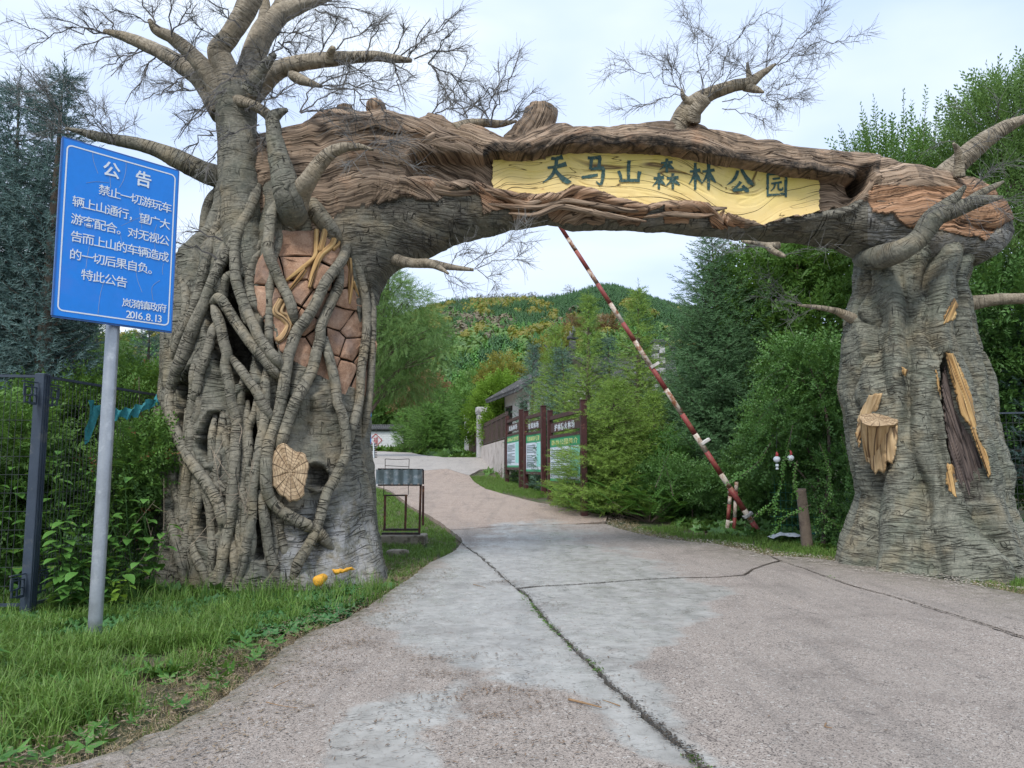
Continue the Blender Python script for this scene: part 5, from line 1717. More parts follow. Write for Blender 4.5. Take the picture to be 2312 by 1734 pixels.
# scratches
mb = MB()
for pl in ([(510, 350), (512, 400), (516, 450)], [(638, 215), (640, 290), (620, 380), (585, 445)], [(375, 140), (380, 220), (415, 330)], [(325, 410), (400, 398), (500, 405)],
           [(750, 610), (765, 700), (772, 790)], [(345, 925), (330, 1010), (318, 1110)], [(460, 1210), (430, 1320), (412, 1470)], [(720, 1110), (735, 1200), (775, 1300)], [(930, 1205), (860, 1260), (870, 1370)],
           [(600, 760), (700, 715), (760, 690)], [(595, 830), (605, 900), (640, 980)], [(900, 750), (880, 820), (885, 950)], [(960, 1070), (950, 1120), (955, 1160)]):
    q, _ = spline([(*uvof(*p), 0) for p in pl], .02)
    mb.tube([sp(a_, b_, .0015) for a_, b_, _z in q], .0016, 4)
mb.out('scratch', M_GALV, SIGN, kind='stuff')

# ------------------------------------------------------------------ rusty frame box beside the left trunk
cb = G(905, 1228)
CD = cb[1]
K = lambda x, y, d=0.: P(840 + x / 6.914, 1020 + y / 6.914, CD + d)
FR = thing('rusty_frame', 'rusty angle iron stand with a torn tin strip on a concrete block beside the road', 'metal frame', (K(480, 1480)[0], CD + .25, float(gz(CD)) - .02))
mb = MB()
a_, b_ = K(120, 1310), K(815, 1480)
mb.box(((a_[0] + b_[0]) / 2, CD + .30, (a_[2] + b_[2]) / 2), (b_[0] - a_[0], .62, a_[2] - b_[2]), bev=.02)
mb.out('concrete_block', M_CONC, FR)
mb = MB()
for k in range(3):
    c = K(430 + 110 * k, 1512)
    mb.box((c[0], CD + .32, c[2]), (.115, .24, .075), bev=.008)
    br_ = mb.out('brick', M_BRICKR, FR)
    mb = MB()
def bars(name, segs, mat, w=.035):
    for p, q in segs:
        mb = MB()
        mb.bar(p, q, w, w, bev=.004)
        mb.out(name, mat, FR)
zb = K(450, 1300)[2]
bars('base_rail', [(K(150, 1278, .03), K(752, 1278, .03)), (K(170, 1215, .45), K(730, 1215, .45))], M_BLACKST, .045)
bars('leg', [(K(738, 1290, .03), K(762, 500, .03)), (K(795, 1150, .42), K(800, 530, .42)), (K(195, 1210, .1), K(205, 670, .1)), (K(518, 1210, .1), K(532, 670, .1))], M_RUST, .042)
bars('crossbar', [(K(178, 680, .1), K(555, 680, .1)), (K(90, 520, .02), K(780, 520, .02)), (K(90, 270, .02), K(800, 278, .02)), (K(800, 278, .02), K(800, 510, .02))], M_BLACKST, .03)
bars('thin_rod', [(K(205, 270, .2), K(205, 112, .2)), (K(575, 270, .2), K(580, 112, .2)), (K(205, 112, .2), K(380, 120, .2)), (K(380, 120, .2), K(580, 112, .2)), (K(205, 215, .2), K(575, 235, .2)), (K(185, 530, .1), K(180, 670, .1)), (K(567, 530, .1), K(567, 670, .1))], M_BLACKST, .012)
# tin strip with torn wavy edges
n = 60
V = []
for i in range(n):
    x = 60 + (785 - 60) * i / (n - 1)
    wv = 9 * abs(math.sin(i * .38)) + 3 * math.sin(i * 1.3)
    for y in (272 + wv, 390, 512 - wv):
        V.append(K(x, y, -.03 + .01 * math.sin(i * .5) + (.012 if y == 390 else 0)))
V = np.array(V).reshape(n, 3, 3)
V2 = V + np.array([0, .004, 0])
mb = MB()
mb.add(V, gridf(n, 3))
mb.add(V2, gridf(n, 3)[:, ::-1])
mb.out('tin_strip', M_TIN, FR, smooth=True)
mb = MB()
r_ = rng
c = G(905, 1250)
tag(mk('flat_stone', *(lambda V: (V, gridf(5, 12, True)))(np.array([[c[0] - .05 + .2 * s_ * math.cos(t_) * (1 + .1 * math.sin(t_ * 3)), c[1] - .05 + .12 * s_ * math.sin(t_), c[2] + z_] for s_, z_ in ((1, -.05), (1.05, .02), (.95, .06), (.6, .075), (.05, .08)) for t_ in np.arange(12) / 12 * 6.283])), M_CONC, origin=c), 'flat brownish stone lying under the concrete block of the rusty stand', 'stone')

# ------------------------------------------------------------------ barrier
bb = G(1655, 1196)
BDp = bb[1]
BAR = thing('barrier_pole', 'long tilted red and white striped barrier pole with peeling paint', 'barrier', G(1715, 1206))
M_BRED = plain('barrier_red', (.25, .050, .045), .6, .3, 5, .3, dirt_shade=(.30, .13, .08), dirtamt=.5)
M_BWHITE = plain('barrier_white', (.58, .52, .44), .6, .15, 5, .4, dirt_shade=(.23, .085, .035), dirtamt=.75)
marks = [452, 538, 566, 609, 641, 685, 729, 770, 827, 879, 935, 980, 1020, 1070, 1101, 1151, 1178, 1206]
def bx_(y):
    pts = [(1262, 507), (1478, 825), (1592, 998), (1655, 1105), (1715, 1205)]
    ysx = [p[1] for p in pts]
    return 1262 + (y - 507) * (1715 - 1262) / (1205 - 507)
segs = []
for i in range(len(marks) - 1):
    y0, y1 = marks[i], marks[i + 1]
    k0, k1 = P(bx_(y0), y0, BDp - .15), P(bx_(y1), y1, BDp - .15)
    mb = MB()
    r0 = .046 + .018 * (y0 - 450) / 750
    mb.tube([k0, (k0 + k1) / 2, k1], [r0, r0, r0 + .001], 16)
    mb.out('stripe', M_BRED if i % 2 == 0 else M_BWHITE, BAR, smooth=True)
for X, Y in ((1478, 825), (1592, 997), (1688, 1163)):
    c = P(X, Y, BDp - .15)
    mb = MB()
    d = P(1715, 1205, BDp - .15) - P(1262, 507, BDp - .15)
    d /= np.linalg.norm(d)
    sdv = np.array([-d[2], 0, d[0]])
    mb.box(c, (.22, .15, .07), bev=.008, R=np.stack([-sdv, [0, 1, 0], d], 1))
    mb.out('clamp', M_PILLAR if Y > 1100 else M_PLASTER, BAR)
SUP = thing('barrier_stand', 'short white and maroon painted steel post stand holding the barrier pole', 'barrier stand', bb)
for xa, ya, xb, yb in ((1641, 1197, 1650, 1100), (1657, 1194, 1663, 1088)):
    A0, A1 = P(xa, ya + 6, BDp - .1), P(xb, yb, BDp - .1)
    for k, (t0, t1) in enumerate(((0, .28), (.28, .62), (.62, .8), (.8, 1))):
        mb = MB()
        mb.tube([A0 + (A1 - A0) * t0, A0 + (A1 - A0) * t1], .042, 12)
        mb.out('post', M_BWHITE if (k + (xa > 1650)) % 2 == 0 else M_BRED, SUP, smooth=True)
for y in (1180, 1112):
    mb = MB()
    mb.tube([P(1643, y, BDp - .1), P(1661, y - 2, BDp - .1)], .026, 10)
    mb.out('rung', M_BWHITE, SUP, smooth=True)

# ------------------------------------------------------------------ information boards
def info_board(a, b, ta, tb, label, wide, txt, header=True):
    """a, b: ground points of the two posts; ta, tb: heights of the post tops"""
    r = thing('information_board', label, 'information board', (a + b) / 2, 'maroon information boards along the verge')
    u = (b - a)
    u[2] = 0
    L = np.linalg.norm(u)
    u /= L
    nrm = np.array([-u[1], u[0], 0])           # towards the road
    if nrm[0] > 0:
        nrm = -nrm
    z0 = (a[2] + b[2]) / 2
    def at(s, z, o=0.):
        return np.array([*(a[:2] + u[:2] * s), 0]) + np.array([0, 0, z0 + z]) + nrm * o
    H = ta
    def hb(m, p, q, thick, height):
        m.bar(p, q, height, thick, up=nrm)
    for s, g_ in ((0, a[2]), (L, b[2])):
        mb = MB()
        mb.bar(np.array([*at(s, 0)[:2], g_ - .1]), at(s, H), .15, .15, bev=.008, up=nrm)
        mb.out('post', M_MAROON, r)
        mb = MB()
        mb.bar(at(s, H + .0), at(s, H + .03), .175, .175, bev=.006, up=nrm)
        mb.out('post_cap', M_MAROON, r)
    for z, hh in ((H - .22, .11), (H - .78, .08), (.62, .09)) if header else ((H - .22, .11),):
        mb = MB()
        hb(mb, at(.08, z), at(L - .08, z), .07, hh)
        mb.out('rail', M_MAROON, r)
    # name strip with white lettering
    mb = MB()
    hb(mb, at(.2, H - .52), at(L - .2, H - .52), .04, .27)
    nb_ = mb.out('name_strip', M_MAROON, r)
    M = np.stack([-u, nrm, (0, 0, 1), at(0, 0)], 1) if False else None
    R_ = u if nrm @ np.cross(u, (0, 0, 1)) > 0 else -u
    so, sgn = (0, 1) if R_ @ u > 0 else (L, -1)
    lw = L * .62
    M = np.stack([R_, nrm, (0, 0, 1), at(so + sgn * (L - lw) * .5, H - .63, .025)], 1)
    for k, ch in enumerate(txt[0]):
        letter('letter', ch, M, (lw * k / len(txt[0]), 0, lw * (k + .86) / len(txt[0]), .20), nb_, M_WHITE, .01, .015)
    for s in (.18, .30):
        for ss in (s, L - s):
            mb = MB()
            mb.bar(at(ss, H - .74), at(ss, H - .30), .02, .03, up=nrm)
            mb.out('lattice_bar', M_MAROON, r)
    # poster
    mb = MB()
    hb(mb, at(.10, (H - .82 + .66) / 2), at(L - .10, (H - .82 + .66) / 2), .03, H - .82 - .66)
    po = mb.out('poster', M_POST, r)
    ph = H - .82 - .66
    mb = MB()
    hb(mb, at(.10, H - .82 - .13, .018), at(L - .10, H - .82 - .13, .018), .006, .26)
    mb.out('green_header', M_PGREEN, po)
    mb = MB()
    hb(mb, at(.10, .70, .018), at(L - .10, .70, .018), .006, .07)
    mb.out('green_footer', M_PGREEN, po)
    M = np.stack([R_, nrm, (0, 0, 1), at(so + sgn * .3, H - 1.03, .023)], 1)
    lw = L - .7
    for k, ch in enumerate(txt[1]):
        letter('letter', ch, M, (lw * k / len(txt[1]), 0, lw * (k + .85) / len(txt[1]), .15), po, M_PYEL, .01, .01)
    # lines of small print and a pale panel
    mb = MB()
    for k in range(13):
        if k == 5:
            continue
        zz = H - 1.18 - k * (ph - .5) / 13.
        x1 = L * (.60 if k % 4 != 3 else .42)
        hb(mb, at(so + sgn * .22, zz, .018), at(so + sgn * x1, zz, .018), .003, .028)
    mb.out('print_lines', M_PGREY, po, kind='stuff')
    mb = MB()
    hb(mb, at(so + sgn * L * .66, .66 + ph * .45, .018), at(so + sgn * (L - .2), .66 + ph * .45, .018), .003, ph * .62)
    mb.out('print_panel', M_PCYAN, po)
    M = np.stack([R_, nrm, (0, 0, 1), at(so + sgn * .2, .78, .02)], 1)
    for k, ch in enumerate('国有林场宣'):
        letter('letter', ch, M, (.22 * k, 0, .22 * k + .17, .17), po, M_PGREY, .01, .0)
    return r
M_POST = plain('poster_paper', (.66, .74, .84), .45, .05, 3, .03)
M_PGREEN = plain('poster_green', (.01, .30, .13), .45, .1, 3, .03)
M_PYEL = plain('poster_yellow', (.72, .72, .30), .45, .1, 3, .03)
M_PGREY = plain('poster_print', (.16, .22, .25), .5, .1, 3, .03)
M_PCYAN = plain('poster_cyan', (.30, .70, .64), .5, .1, 3, .03)
def bp(px, d):
    x = (px - 1156) / FPX * d * 1.0
    p = P(px, 1050, d)
    return np.array([p[0], d, float(gz(d))])
info_board(bp(1145, 30.8), bp(1176.5, 27.3), 2.68, 2.68, 'maroon timber information board with green headed poster, farthest of the three', 0, ('岚漪林场', '森林防火宣传栏'))
info_board(bp(1187.5, 26.4), bp(1227, 24.0), 2.7, 2.7, 'maroon timber information board with green headed poster, between the other two', 0, ('岢岚林场', '天然林保护工程'))
info_board(bp(1242, 22.9), bp(1318, 19.2), 2.72, 2.72, 'maroon timber information board half hidden by conifer boughs, nearest of the three', 0, ('护林防火林场', '森林公园简介'))

# ------------------------------------------------------------------ gate pillars, gate, iron fence on its plinth
def pillar(px, d, w, h, label):
    b = bp(px, d)
    r = thing('gate_pillar', label, 'gate pillar', b, 'weathered gate pillars')
    mb = MB()
    mb.box(b + [0, 0, (h - .35) / 2], (w, w, h - .35), rz=.2, bev=.03)
    mb.out('shaft', M_PILLAR, r)
    mb = MB()
    mb.box(b + [0, 0, h - .31], (w * 1.16, w * 1.16, .08), rz=.2, bev=.02)
    mb.box(b + [0, 0, h - .12], (w * 1.24, w * 1.24, .296), rz=.2, bev=.03)
    mb.out('capital', M_PILLAR, r)
    return b
p1 = pillar(1087, 41.8, .50, 2.72, 'tall weathered grey pillar on the right side of the iron gate')
p2 = pillar(1057.5, 52, .50, 2.65, 'weathered grey pillar on the left side of the iron gate')
GATE = thing('iron_gate', 'dark brown iron gate leaf between the two grey pillars', 'gate', (p1 + p2) / 2)
mb = MB()
for z in (.15, 1.9):
    mb = MB()
    mb.bar(p1 + [-.1, .5, z], p2 + [.3, -.3, z], .05, .08)
    mb.out('rail', M_FENCEB, GATE)
for k in range(22):
    t_ = .04 + .92 * k / 21
    c = p1 + (p2 - p1) * t_
    mb = MB()
    mb.bar(c + [0, 0, .08], c + [0, 0, 1.9 + .35 * math.sin(t_ * 3.14)], .03)
    mb.out('upright_bar', M_FENCEB, GATE)
mb = MB()
mb.bar(p1 + (p2 - p1) * .05 + [0, 0, .75], p1 + (p2 - p1) * .95 + [0, 0, .75], .02, 1.1)
mb.out('sheet_panel', M_RUST, GATE)

f0, f1 = p1 + [.15, -.6, 0], bp(1146, 32.4)
PLW = thing('boundary_wall', 'low pinkish plastered wall rising beside the gate under an iron fence', 'wall', f0)
n = 12
V = []
for k in range(n):
    t_ = k / (n - 1)
    c = f0 + (f1 - f0) * t_
    g_ = float(gz(c[1]))
    topz = 2.05 + .95 + .35 * t_ - .25
    topz = np.interp(t_, [0, 1], [2.62, 2.68])
    for dx, z in ((-.14, g_ - .3), (-.14, topz), (.14, topz), (.14, g_ - .3)):
        V.append((c[0] + dx, c[1], z))
mk('plastered_wall', V, gridf(n, 4, True)[:, ::-1], M_PLINTH, PLW, smooth=False)
IF = thing('iron_fence', 'brown iron railing fence running from the tall pillar towards the house', 'fence', f0)
for zz in (0.12, 1.05):
    mb = MB()
    mb.bar(f0 + [0, 0, 2.62 - f0[2] + zz], np.array([f1[0], f1[1], 2.68 + zz]), .035, .045)
    mb.out('rail', M_FENCEB, IF)
for k in range(46):
    t_ = (k + .3) / 46
    c = f0 + (f1 - f0) * t_
    zb_ = 2.62 + .06 * t_
    mb = MB()
    th = .09 if k % 9 == 0 else .02
    mb.bar((c[0], c[1], zb_), (c[0], c[1], zb_ + (1.22 if k % 9 else 1.2)), th)
    mb.out('post' if k % 9 == 0 else 'upright_bar', M_FENCEB, IF)

# ------------------------------------------------------------------ white screen wall with a tiled coping
wd = 68.
WL, WR = P(800, 1019, wd), P(910, 1019, wd)
SW = thing('screen_wall', 'white brick screen wall with grey tiled coping and a red diamond character', 'wall', WL * .5 + WR * .5)
zb_ = float(gz(wd))
zt = P(850, 974, wd)[2]
course = (zt - zb_) / 11
mb = MB()
mb.box(((WL[0] + WR[0]) / 2, wd + .17, (zb_ + zt) / 2 - .1), (WR[0] - WL[0] - .02, .3, zt - zb_ + .18))
mb.out('mortar_core', M_PLASTER, SW)
brk = None
for j in range(11):
    nbk = 9
    for i in range(nbk):
        if j in (0,) and i == 0 and False:
            continue
        wb = (WR[0] - WL[0]) / nbk
        x = WL[0] + wb * (i + .5 + (.25 if j % 2 else -.0))
        if j % 2 and i == nbk - 1:
            x -= .12
            wbb = wb * .5
        else:
            wbb = wb
        if brk is None or wbb != wb:
            mb = MB()
            mb.box((0, 0, 0), (wbb - .02, .05, course - .02), bev=.006)
            o = mb.out('brick', M_WTILE, SW)
            me = o.data
            co = np.zeros(len(me.vertices) * 3)
            me.vertices.foreach_get('co', co)
            co = co.reshape(-1, 3) + np.array(SW.location)
            me.vertices.foreach_set('co', co.ravel().astype(np.float32))
            if wbb == wb:
                brk = me
        else:
            o = put('brick', brk, SW)
        o.location = (x - SW.location[0], wd - rnd.random() * .006 - SW.location[1], zb_ + course * (j + .5) - SW.location[2])
# coping
nt_ = 26
tile = None
for k in range(nt_):
    x = WL[0] + (WR[0] - WL[0]) * (k + .5) / nt_
    for sd_ in (-1,):
        mb = MB()
        mb.tube([(0, -.42, .0), (0, 0, .34)], .055, 8)
        if tile is None:
            o = mb.out('tile', M_GTILE, SW)
            co = np.zeros(len(o.data.vertices) * 3)
            o.data.vertices.foreach_get('co', co)
            co = co.reshape(-1, 3) + np.array(SW.location)
            o.data.vertices.foreach_set('co', co.ravel().astype(np.float32))
            tile = o.data
        else:
            o = put('tile', tile, SW)
        o.location = (x - SW.location[0], wd + .12 - SW.location[1], zt + .20 - SW.location[2])
mb = MB()
mb.box(((WL[0] + WR[0]) / 2, wd + .15, zt + .1), (WR[0] - WL[0] + .1, .5, .22), bev=.02)
mb.bar(((WL[0] - .1), wd + .15, zt + .56), (WR[0] + .15, wd + .15, zt + .58), .12, .1)
mb.add([(WL[0] - .1, wd - .32, zt + .17), (WR[0] + .15, wd - .32, zt + .17), (WR[0] + .15, wd + .15, zt + .53), (WL[0] - .1, wd + .15, zt + .53), (WL[0] - .1, wd + .6, zt + .17), (WR[0] + .15, wd + .6, zt + .17)],
       np.array([[0, 1, 2, 3], [3, 2, 5, 4], [0, 4, 5, 1]]))
mb.out('coping', M_GTILE, SW)
dc = P(848, 994, wd - .06)
mb = MB()
rr_ = 14.5 / FPX * wd
for (x0, z0), (x1, z1) in (((0, 1), (1, 0)), ((1, 0), (0, -1)), ((0, -1), (-1, 0)), ((-1, 0), (0, 1))):
    mb.bar(dc + [x0 * rr_, 0, z0 * rr_], dc + [x1 * rr_, 0, z1 * rr_], .055, .012, up=(0, 1, 0))
mb.out('red_diamond', M_RED, SW)
letter('red_character', '福', np.stack([(1, 0, 0), (0, -1, 0), (0, 0, 1), dc], 1), (-rr_ * .36, -rr_ * .5, rr_ * .36, rr_ * .5), SW, M_RED, .01, .0)

# striped notice partly hidden by the trunk
sdv = 24.
a0 = P(845, 1034, sdv)
ST_ = thing('blue_notice_stand', 'narrow blue framed notice stand with dark bars peeping out behind the left trunk', 'notice stand', (P(836, 1030, sdv)[0], sdv, float(gz(sdv))))
mb = MB()
for px_ in (829, 836.5):
    mb = MB()
    mb.bar(P(px_, 1015, sdv) - [0, 0, .45], P(px_, 905 if px_ > 830 else 960, sdv), .05, .05)
    mb.out('post', M_BLUE, ST_)
mb = MB()
mb.bar(P(832.5, 1012, sdv), P(832.5, 970, sdv), .04, .07)
mb.out('panel', M_WHITE, ST_)
mb = MB()
A0, A1 = P(845, 1034, sdv - .1), P(844, 1000, sdv - .1)
mb.bar(A0, A1, .20, .03)
mb.out('lower_panel', M_WHITE, ST_)
for k in range(7):
    c = A0 + (A1 - A0) * (k + .4) / 7
    mb = MB()
    mb.box(c + [0, -.02, 0], (.19, .02, .030))
    mb.out('dark_bar', M_BLACKST, ST_)

# ------------------------------------------------------------------ house and hall with tiled roofs
def house(label, c0, u, L, wdt, z0, ze, zr, ov, tiles, cat='house', win=True, ornaments=True):
    u = np.array([*u, 0.])
    u /= np.linalg.norm(u)
    v = np.array([-u[1], u[0], 0.])
    c0 = np.array([*c0, 0.])
    if v[0] < 0:
        v = -v
    r = thing('house', label, cat, c0 + u * L / 2 + v * wdt / 2 + [0, 0, z0])
    q = lambda s, t_, z: c0 + u * s + v * t_ + [0, 0, z]
    mb = MB()
    V = [q(0, 0, z0 - .5), q(L, 0, z0 - .5), q(L, wdt, z0 - .5), q(0, wdt, z0 - .5), q(0, 0, ze), q(L, 0, ze), q(L, wdt, ze), q(0, wdt, ze), q(0, wdt / 2, zr - .15), q(L, wdt / 2, zr - .15)]
    mb.add(V, [np.array([[0, 1, 5, 4], [1, 2, 6, 5], [2, 3, 7, 6], [3, 0, 4, 7]]), np.array([[4, 8, 7], [5, 6, 9]])])
    mb.out('wall', M_PLASTER, r)
    sl = (zr - ze) / (wdt / 2)
    roof = MB()
    for sg in (0, 1):
        te, tr_ = (-ov, wdt / 2) if sg == 0 else (wdt + ov, wdt / 2)
        zee = ze - ov * sl
        A = [q(-ov, te, zee), q(L + ov, te, zee), q(L + ov, tr_, zr), q(-ov, tr_, zr)]
        B = [a_ + np.array([0, 0, .14]) for a_ in A]
        roof.add(A + B, np.array([[0, 1, 2, 3], [7, 6, 5, 4], [0, 4, 5, 1], [3, 7, 4, 0], [1, 5, 6, 2]]))
    ro = roof.out('roof', M_GTILE, r)
    so = MB()
    for sg in (0, 1):
        te, ti = (-ov + .03, 0.0) if sg == 0 else (wdt + ov - .03, wdt)
        so.add([q(-ov + .02, te, ze - (ov - .03) * sl - .03), q(L + ov - .02, te, ze - (ov - .03) * sl - .03), q(L + ov - .02, wdt / 2, zr - .03), q(-ov + .02, wdt / 2, zr - .03)], np.array([[0, 1, 2, 3]]))
    so.out('soffit', M_SOFFIT, r)
    td = None
    nrow = int((L + 2 * ov) / tiles)
    for k in range(nrow):
        s = -ov + (k + .5) * tiles
        mb = MB()
        for te in ((-ov - .03),):
            mb.tube([q(s, te, ze - ov * sl + .15), q(s, wdt / 2, zr + .15)], .075, 6)
        mb.out('tile_row', M_GTILE, ro)
    mb = MB()
    mb.bar(q(-ov, wdt / 2, zr + .26), q(L + ov, wdt / 2, zr + .26), .14, .26)
    mb.out('ridge', M_GTILE, ro)
    if ornaments:
        for s in (-ov + .1, L + ov - .1):
            mb = MB()
            c = q(s, wdt / 2, zr + .35)
            mb.box(c + [0, 0, .22], (.32, .32, .5), bev=.06)
            mb.box(c + [0, 0, .60], (.5, .28, .18), bev=.05, rz=.3)
            mb.tube([c + [0, 0, .6], c + u * .25 + [0, 0, .9], c + u * .1 + [0, 0, 1.15]], [.12, .08, .03], 7)
            mb.tube([c + [0, 0, .5], c - u * .25 + [0, 0, .75], c - u * .38 + [0, 0, .98]], [.1, .07, .03], 7)
            mb.out('ridge_ornament', M_GTILE, ro)
    if win:
        for s in win:
            mb = MB()
            cc = q(s, -.03, ze - 1.55)
            R = np.stack([u, v, (0, 0, 1)], 1)
            mb.box(cc, (1.2, .08, 1.5), R=R)
            w_ = mb.out('window', M_FENCEB, r)
            for a_ in (-1, 1):
                for b_, hh in ((-.33, .75), (.42, .5)):
                    mb = MB()
                    mb.box(cc + u * a_ * .28 - v * .045 + [0, 0, b_], (.46, .02, hh), R=R)
                    mb.out('pane', M_GLASS, w_)
    return r
wc = P(1139, 1000, 41.)
house('white plastered house with a dark grey tiled roof behind the information boards', (wc[0], wc[1]), (.234, -.972), 5.2, 3.8, 1.6, 5.45, 6.6, .85, .28, win=(1.2, 4.2))
hc = P(1262, 1000, 52.)
house('long grey tiled hall roof with ridge ornaments seen above the conifers', (hc[0], hc[1]), (1., -.10), 7.3, 5.0, 2.0, 6.6, 8.9, .8, .3, cat='building', win=None)
ch = P(1487, 830, 44.)
CHM = thing('brick_chimney', 'square grey brick chimney showing behind the barrier pole', 'chimney', (ch[0], 44., 5.0))
zz = 5.0
for j in range(18):
    for i in range(2):
        mb = MB()
        mb.box((ch[0] + (-.17 if i == 0 else .17) + (.05 if j % 2 else -.05) * 0, 44., zz + .1), (.325, .62 + .02 * (j % 2), .19), bev=.008)
        mb.out('brick', M_PILLAR if (i + j) % 3 else M_GTILE, CHM)
    zz += .2
mb = MB()
mb.box((ch[0], 44., zz + .05), (.84, .8, .1), bev=.02)
mb.box((ch[0], 44., zz + .16), (.6, .6, .12), bev=.02)
mb.out('cap', M_GTILE, CHM)

# ------------------------------------------------------------------ left steel mesh fence
FZ = 2.62
fpA = G(62, 1388)
fend = bp(352, 10.9)
def mesh_fence(name, label, a, b, hgt, postw, dx, dz, mat, pmat, wire=.0028, fret=True, posts=(0,), low=.1, group=None):
    r = thing(name, label, 'fence', a, group)
    a, b = np.array(a), np.array(b)
    u = b - a
    u[2] = 0
    L = np.linalg.norm(u)
    u /= L
    nrm = np.array([u[1], -u[0], 0])
    z = float(a[2])
    q = lambda s, h_, o=0.: np.array([a[0] + u[0] * s, a[1] + u[1] * s, z + h_]) + nrm * o
    for s in posts:
        mb = MB()
        mb.bar(q(s, -.1), q(s, hgt), postw, postw, bev=.006, up=nrm)
        po = mb.out('post', pmat, r)
        if fret:
            mb = MB()
            for o in (-.028, .0, .028):
                mb.bar(q(s, 0) + u * o * 1.2 + nrm * (postw / 2 + .003), q(s, hgt) + u * o * 1.2 + nrm * (postw / 2 + .003), .010, .008, up=nrm)
            mb.out('post_rib', pmat, po)
    for h_ in (hgt - .03, low):
        mb = MB()
        mb.bar(q(0, h_), q(L, h_), .03, .045, up=nrm)
        mb.out('rail', pmat, r)
    mb = MB()
    n = int(L / dx)
    for k in range(1, n):
        mb.bar(q(k * dx, low), q(k * dx, hgt - .04), wire * 2, wire * 2)
    for k in range(1, int((hgt - low) / dz)):
        mb.bar(q(0, low + k * dz, .006), q(L, low + k * dz, .006), wire * 2.4, wire * 2.4)
    mb.out('wire_mesh', mat, r, kind='stuff')
    if fret:
        for sg in (-1, 1):
            for hh in (hgt - .25, .30):
                s = posts[0] + sg * .17
                if s < -.01 and False:
                    continue
                mb = MB()
                t2 = .018
                sq = lambda cx, cz, w_: [mb.bar(q(cx - w_, cz - w_), q(cx + w_, cz - w_), .012, t2, up=nrm), mb.bar(q(cx - w_, cz + w_), q(cx + w_, cz + w_), .012, t2, up=nrm),
                                         mb.bar(q(cx - w_, cz - w_), q(cx - w_, cz + w_), .012, t2, up=u), mb.bar(q(cx + w_, cz - w_), q(cx + w_, cz + w_), .012, t2, up=u)]
                sq(s, hh, .085)
                sq(s + sg * .045, hh + .05, .06)
                sq(s - sg * .04, hh - .05, .05)
                mb.bar(q(s - sg * .1, hh + .14), q(s + sg * .13, hh + .14), .012, .02, up=nrm)
                mb.out('fretwork_corner', pmat, r)
    return r
fz = np.array([fpA[0], fpA[1], float(gz(fpA[1]))])
mesh_fence('mesh_fence', 'dark blue steel post and wire mesh fence panel running behind the blue notice', fz, fend, FZ, .115, .065, .20, M_WIRE, M_DSTEEL, wire=.002)
fl = fz + np.array([-2.9, -.35, 0])
mesh_fence('mesh_fence', 'dark wire mesh fence panel at the left edge beneath the blue spruce', fl, fz + [-.075, 0, 0], FZ, .08, .065, .20, M_WIRE, M_DSTEEL, wire=.002, fret=False)
# small fretwork on the other side of the post
# right side fences
ga = bp(1735, 16.6)
gb_ = bp(1935, 16.2)
mesh_fence('wire_fence', 'green wire fence half buried in the leafy shrub behind the wooden post', ga, gb_, 2.15, .05, .11, .17, M_GWIRE, M_GWIRE, wire=.003, fret=False, posts=(), low=.05)
gc = bp(2190, 14.2)
gd = bp(2500, 13.6)
mesh_fence('mesh_fence', 'black wire mesh fence panel to the right of the right trunk', gc, gd, 2.55, .07, .105, .16, M_WIRE, M_DSTEEL, wire=.003, fret=False, posts=(0,))

# wooden post
wp = G(1817, 1214)
wp = np.array([P(1822, 1214, 15.0)[0], 15.0, float(gz(15.0))])
wt = P(1808, 1104, 14.9)
q, s_ = spline([(*(wp - [0, 0, .1]), .11), (*((wp + wt) / 2), .10), (*wt, .095)], .03)
T_, X_, Y_ = frames(q[:, :3])
aa = np.arange(22) / 22 * 6.283
Rr = q[:, 3:4] * (1 + .12 * (noise(np.cos(aa)[None] * 3, np.sin(aa)[None] * 3, s_[:, None] * .8, 3) - .5) - .1 * np.exp(-((noise(aa[None] * 2.5, s_[:, None] * .6, 0, 9) - .5) / .08) ** 2))
V = q[:, None, :3] + (X_[:, None] * np.cos(aa)[None, :, None] + Y_[:, None] * np.sin(aa)[None, :, None]) * Rr[..., None]
n = len(q)
VV = np.vstack([V.reshape(-1, 3), wt])
i = np.arange(22)
tag(mk('wooden_post', VV, [gridf(n, 22, True), np.stack([np.full(22, n * 22), (n - 1) * 22 + i, (n - 1) * 22 + (i + 1) % 22], 1)], M_DWOOD, origin=wp), 'short weathered wooden post standing by the green wire fence', 'post')

# hanging white ornaments
def ornament(px, py, d, lab, bottom):
    c = P(px, py, d)
    r = thing('hanging_ornament', lab, 'ornament', c - [0, 0, .1], 'white ornaments hanging in the shrub')
    m = 16
    prof = [(.008, .055), (.035, .05), (.06, .025), (.068, 0), (.057, -.032), (.03, -.052), (.008, -.056)]
    V = [(c[0] + r_ * math.cos(a_) * (1 + .12 * math.sin(a_ * 4)), c[1] + r_ * math.sin(a_), c[2] + z_) for r_, z_ in prof for a_ in np.arange(m) / m * 6.283]
    mk('white_bulb', V, gridf(len(prof), m, True)[:, ::-1], M_WHITE, r)
    mb = MB()
    mb.tube([c + [0, 0, .045], c + [.01, 0, .09], c + [0, 0, .14]], [.03, .028, .009], 8)
    mb.out('red_cap', M_RED, r, smooth=True)
    mb = MB()
    mb.tube([c + [0, 0, .2], c + [.02, 0, .5]], .004, 5)
    mb.out('cord', M_WIRE, r)
    if bottom:
        mb = MB()
        mb.box(c - [.0, 0, .11], (.05, .05, .05), bev=.01)
        mb.box(c - [.0, 0, .17], (.045, .045, .04), bev=.01)
        mb.out('tail', M_WHITE, r)
ornament(1754, 1037, 14.2, 'white round ornament with red top and dangling tail, hanging left in the shrub', True)
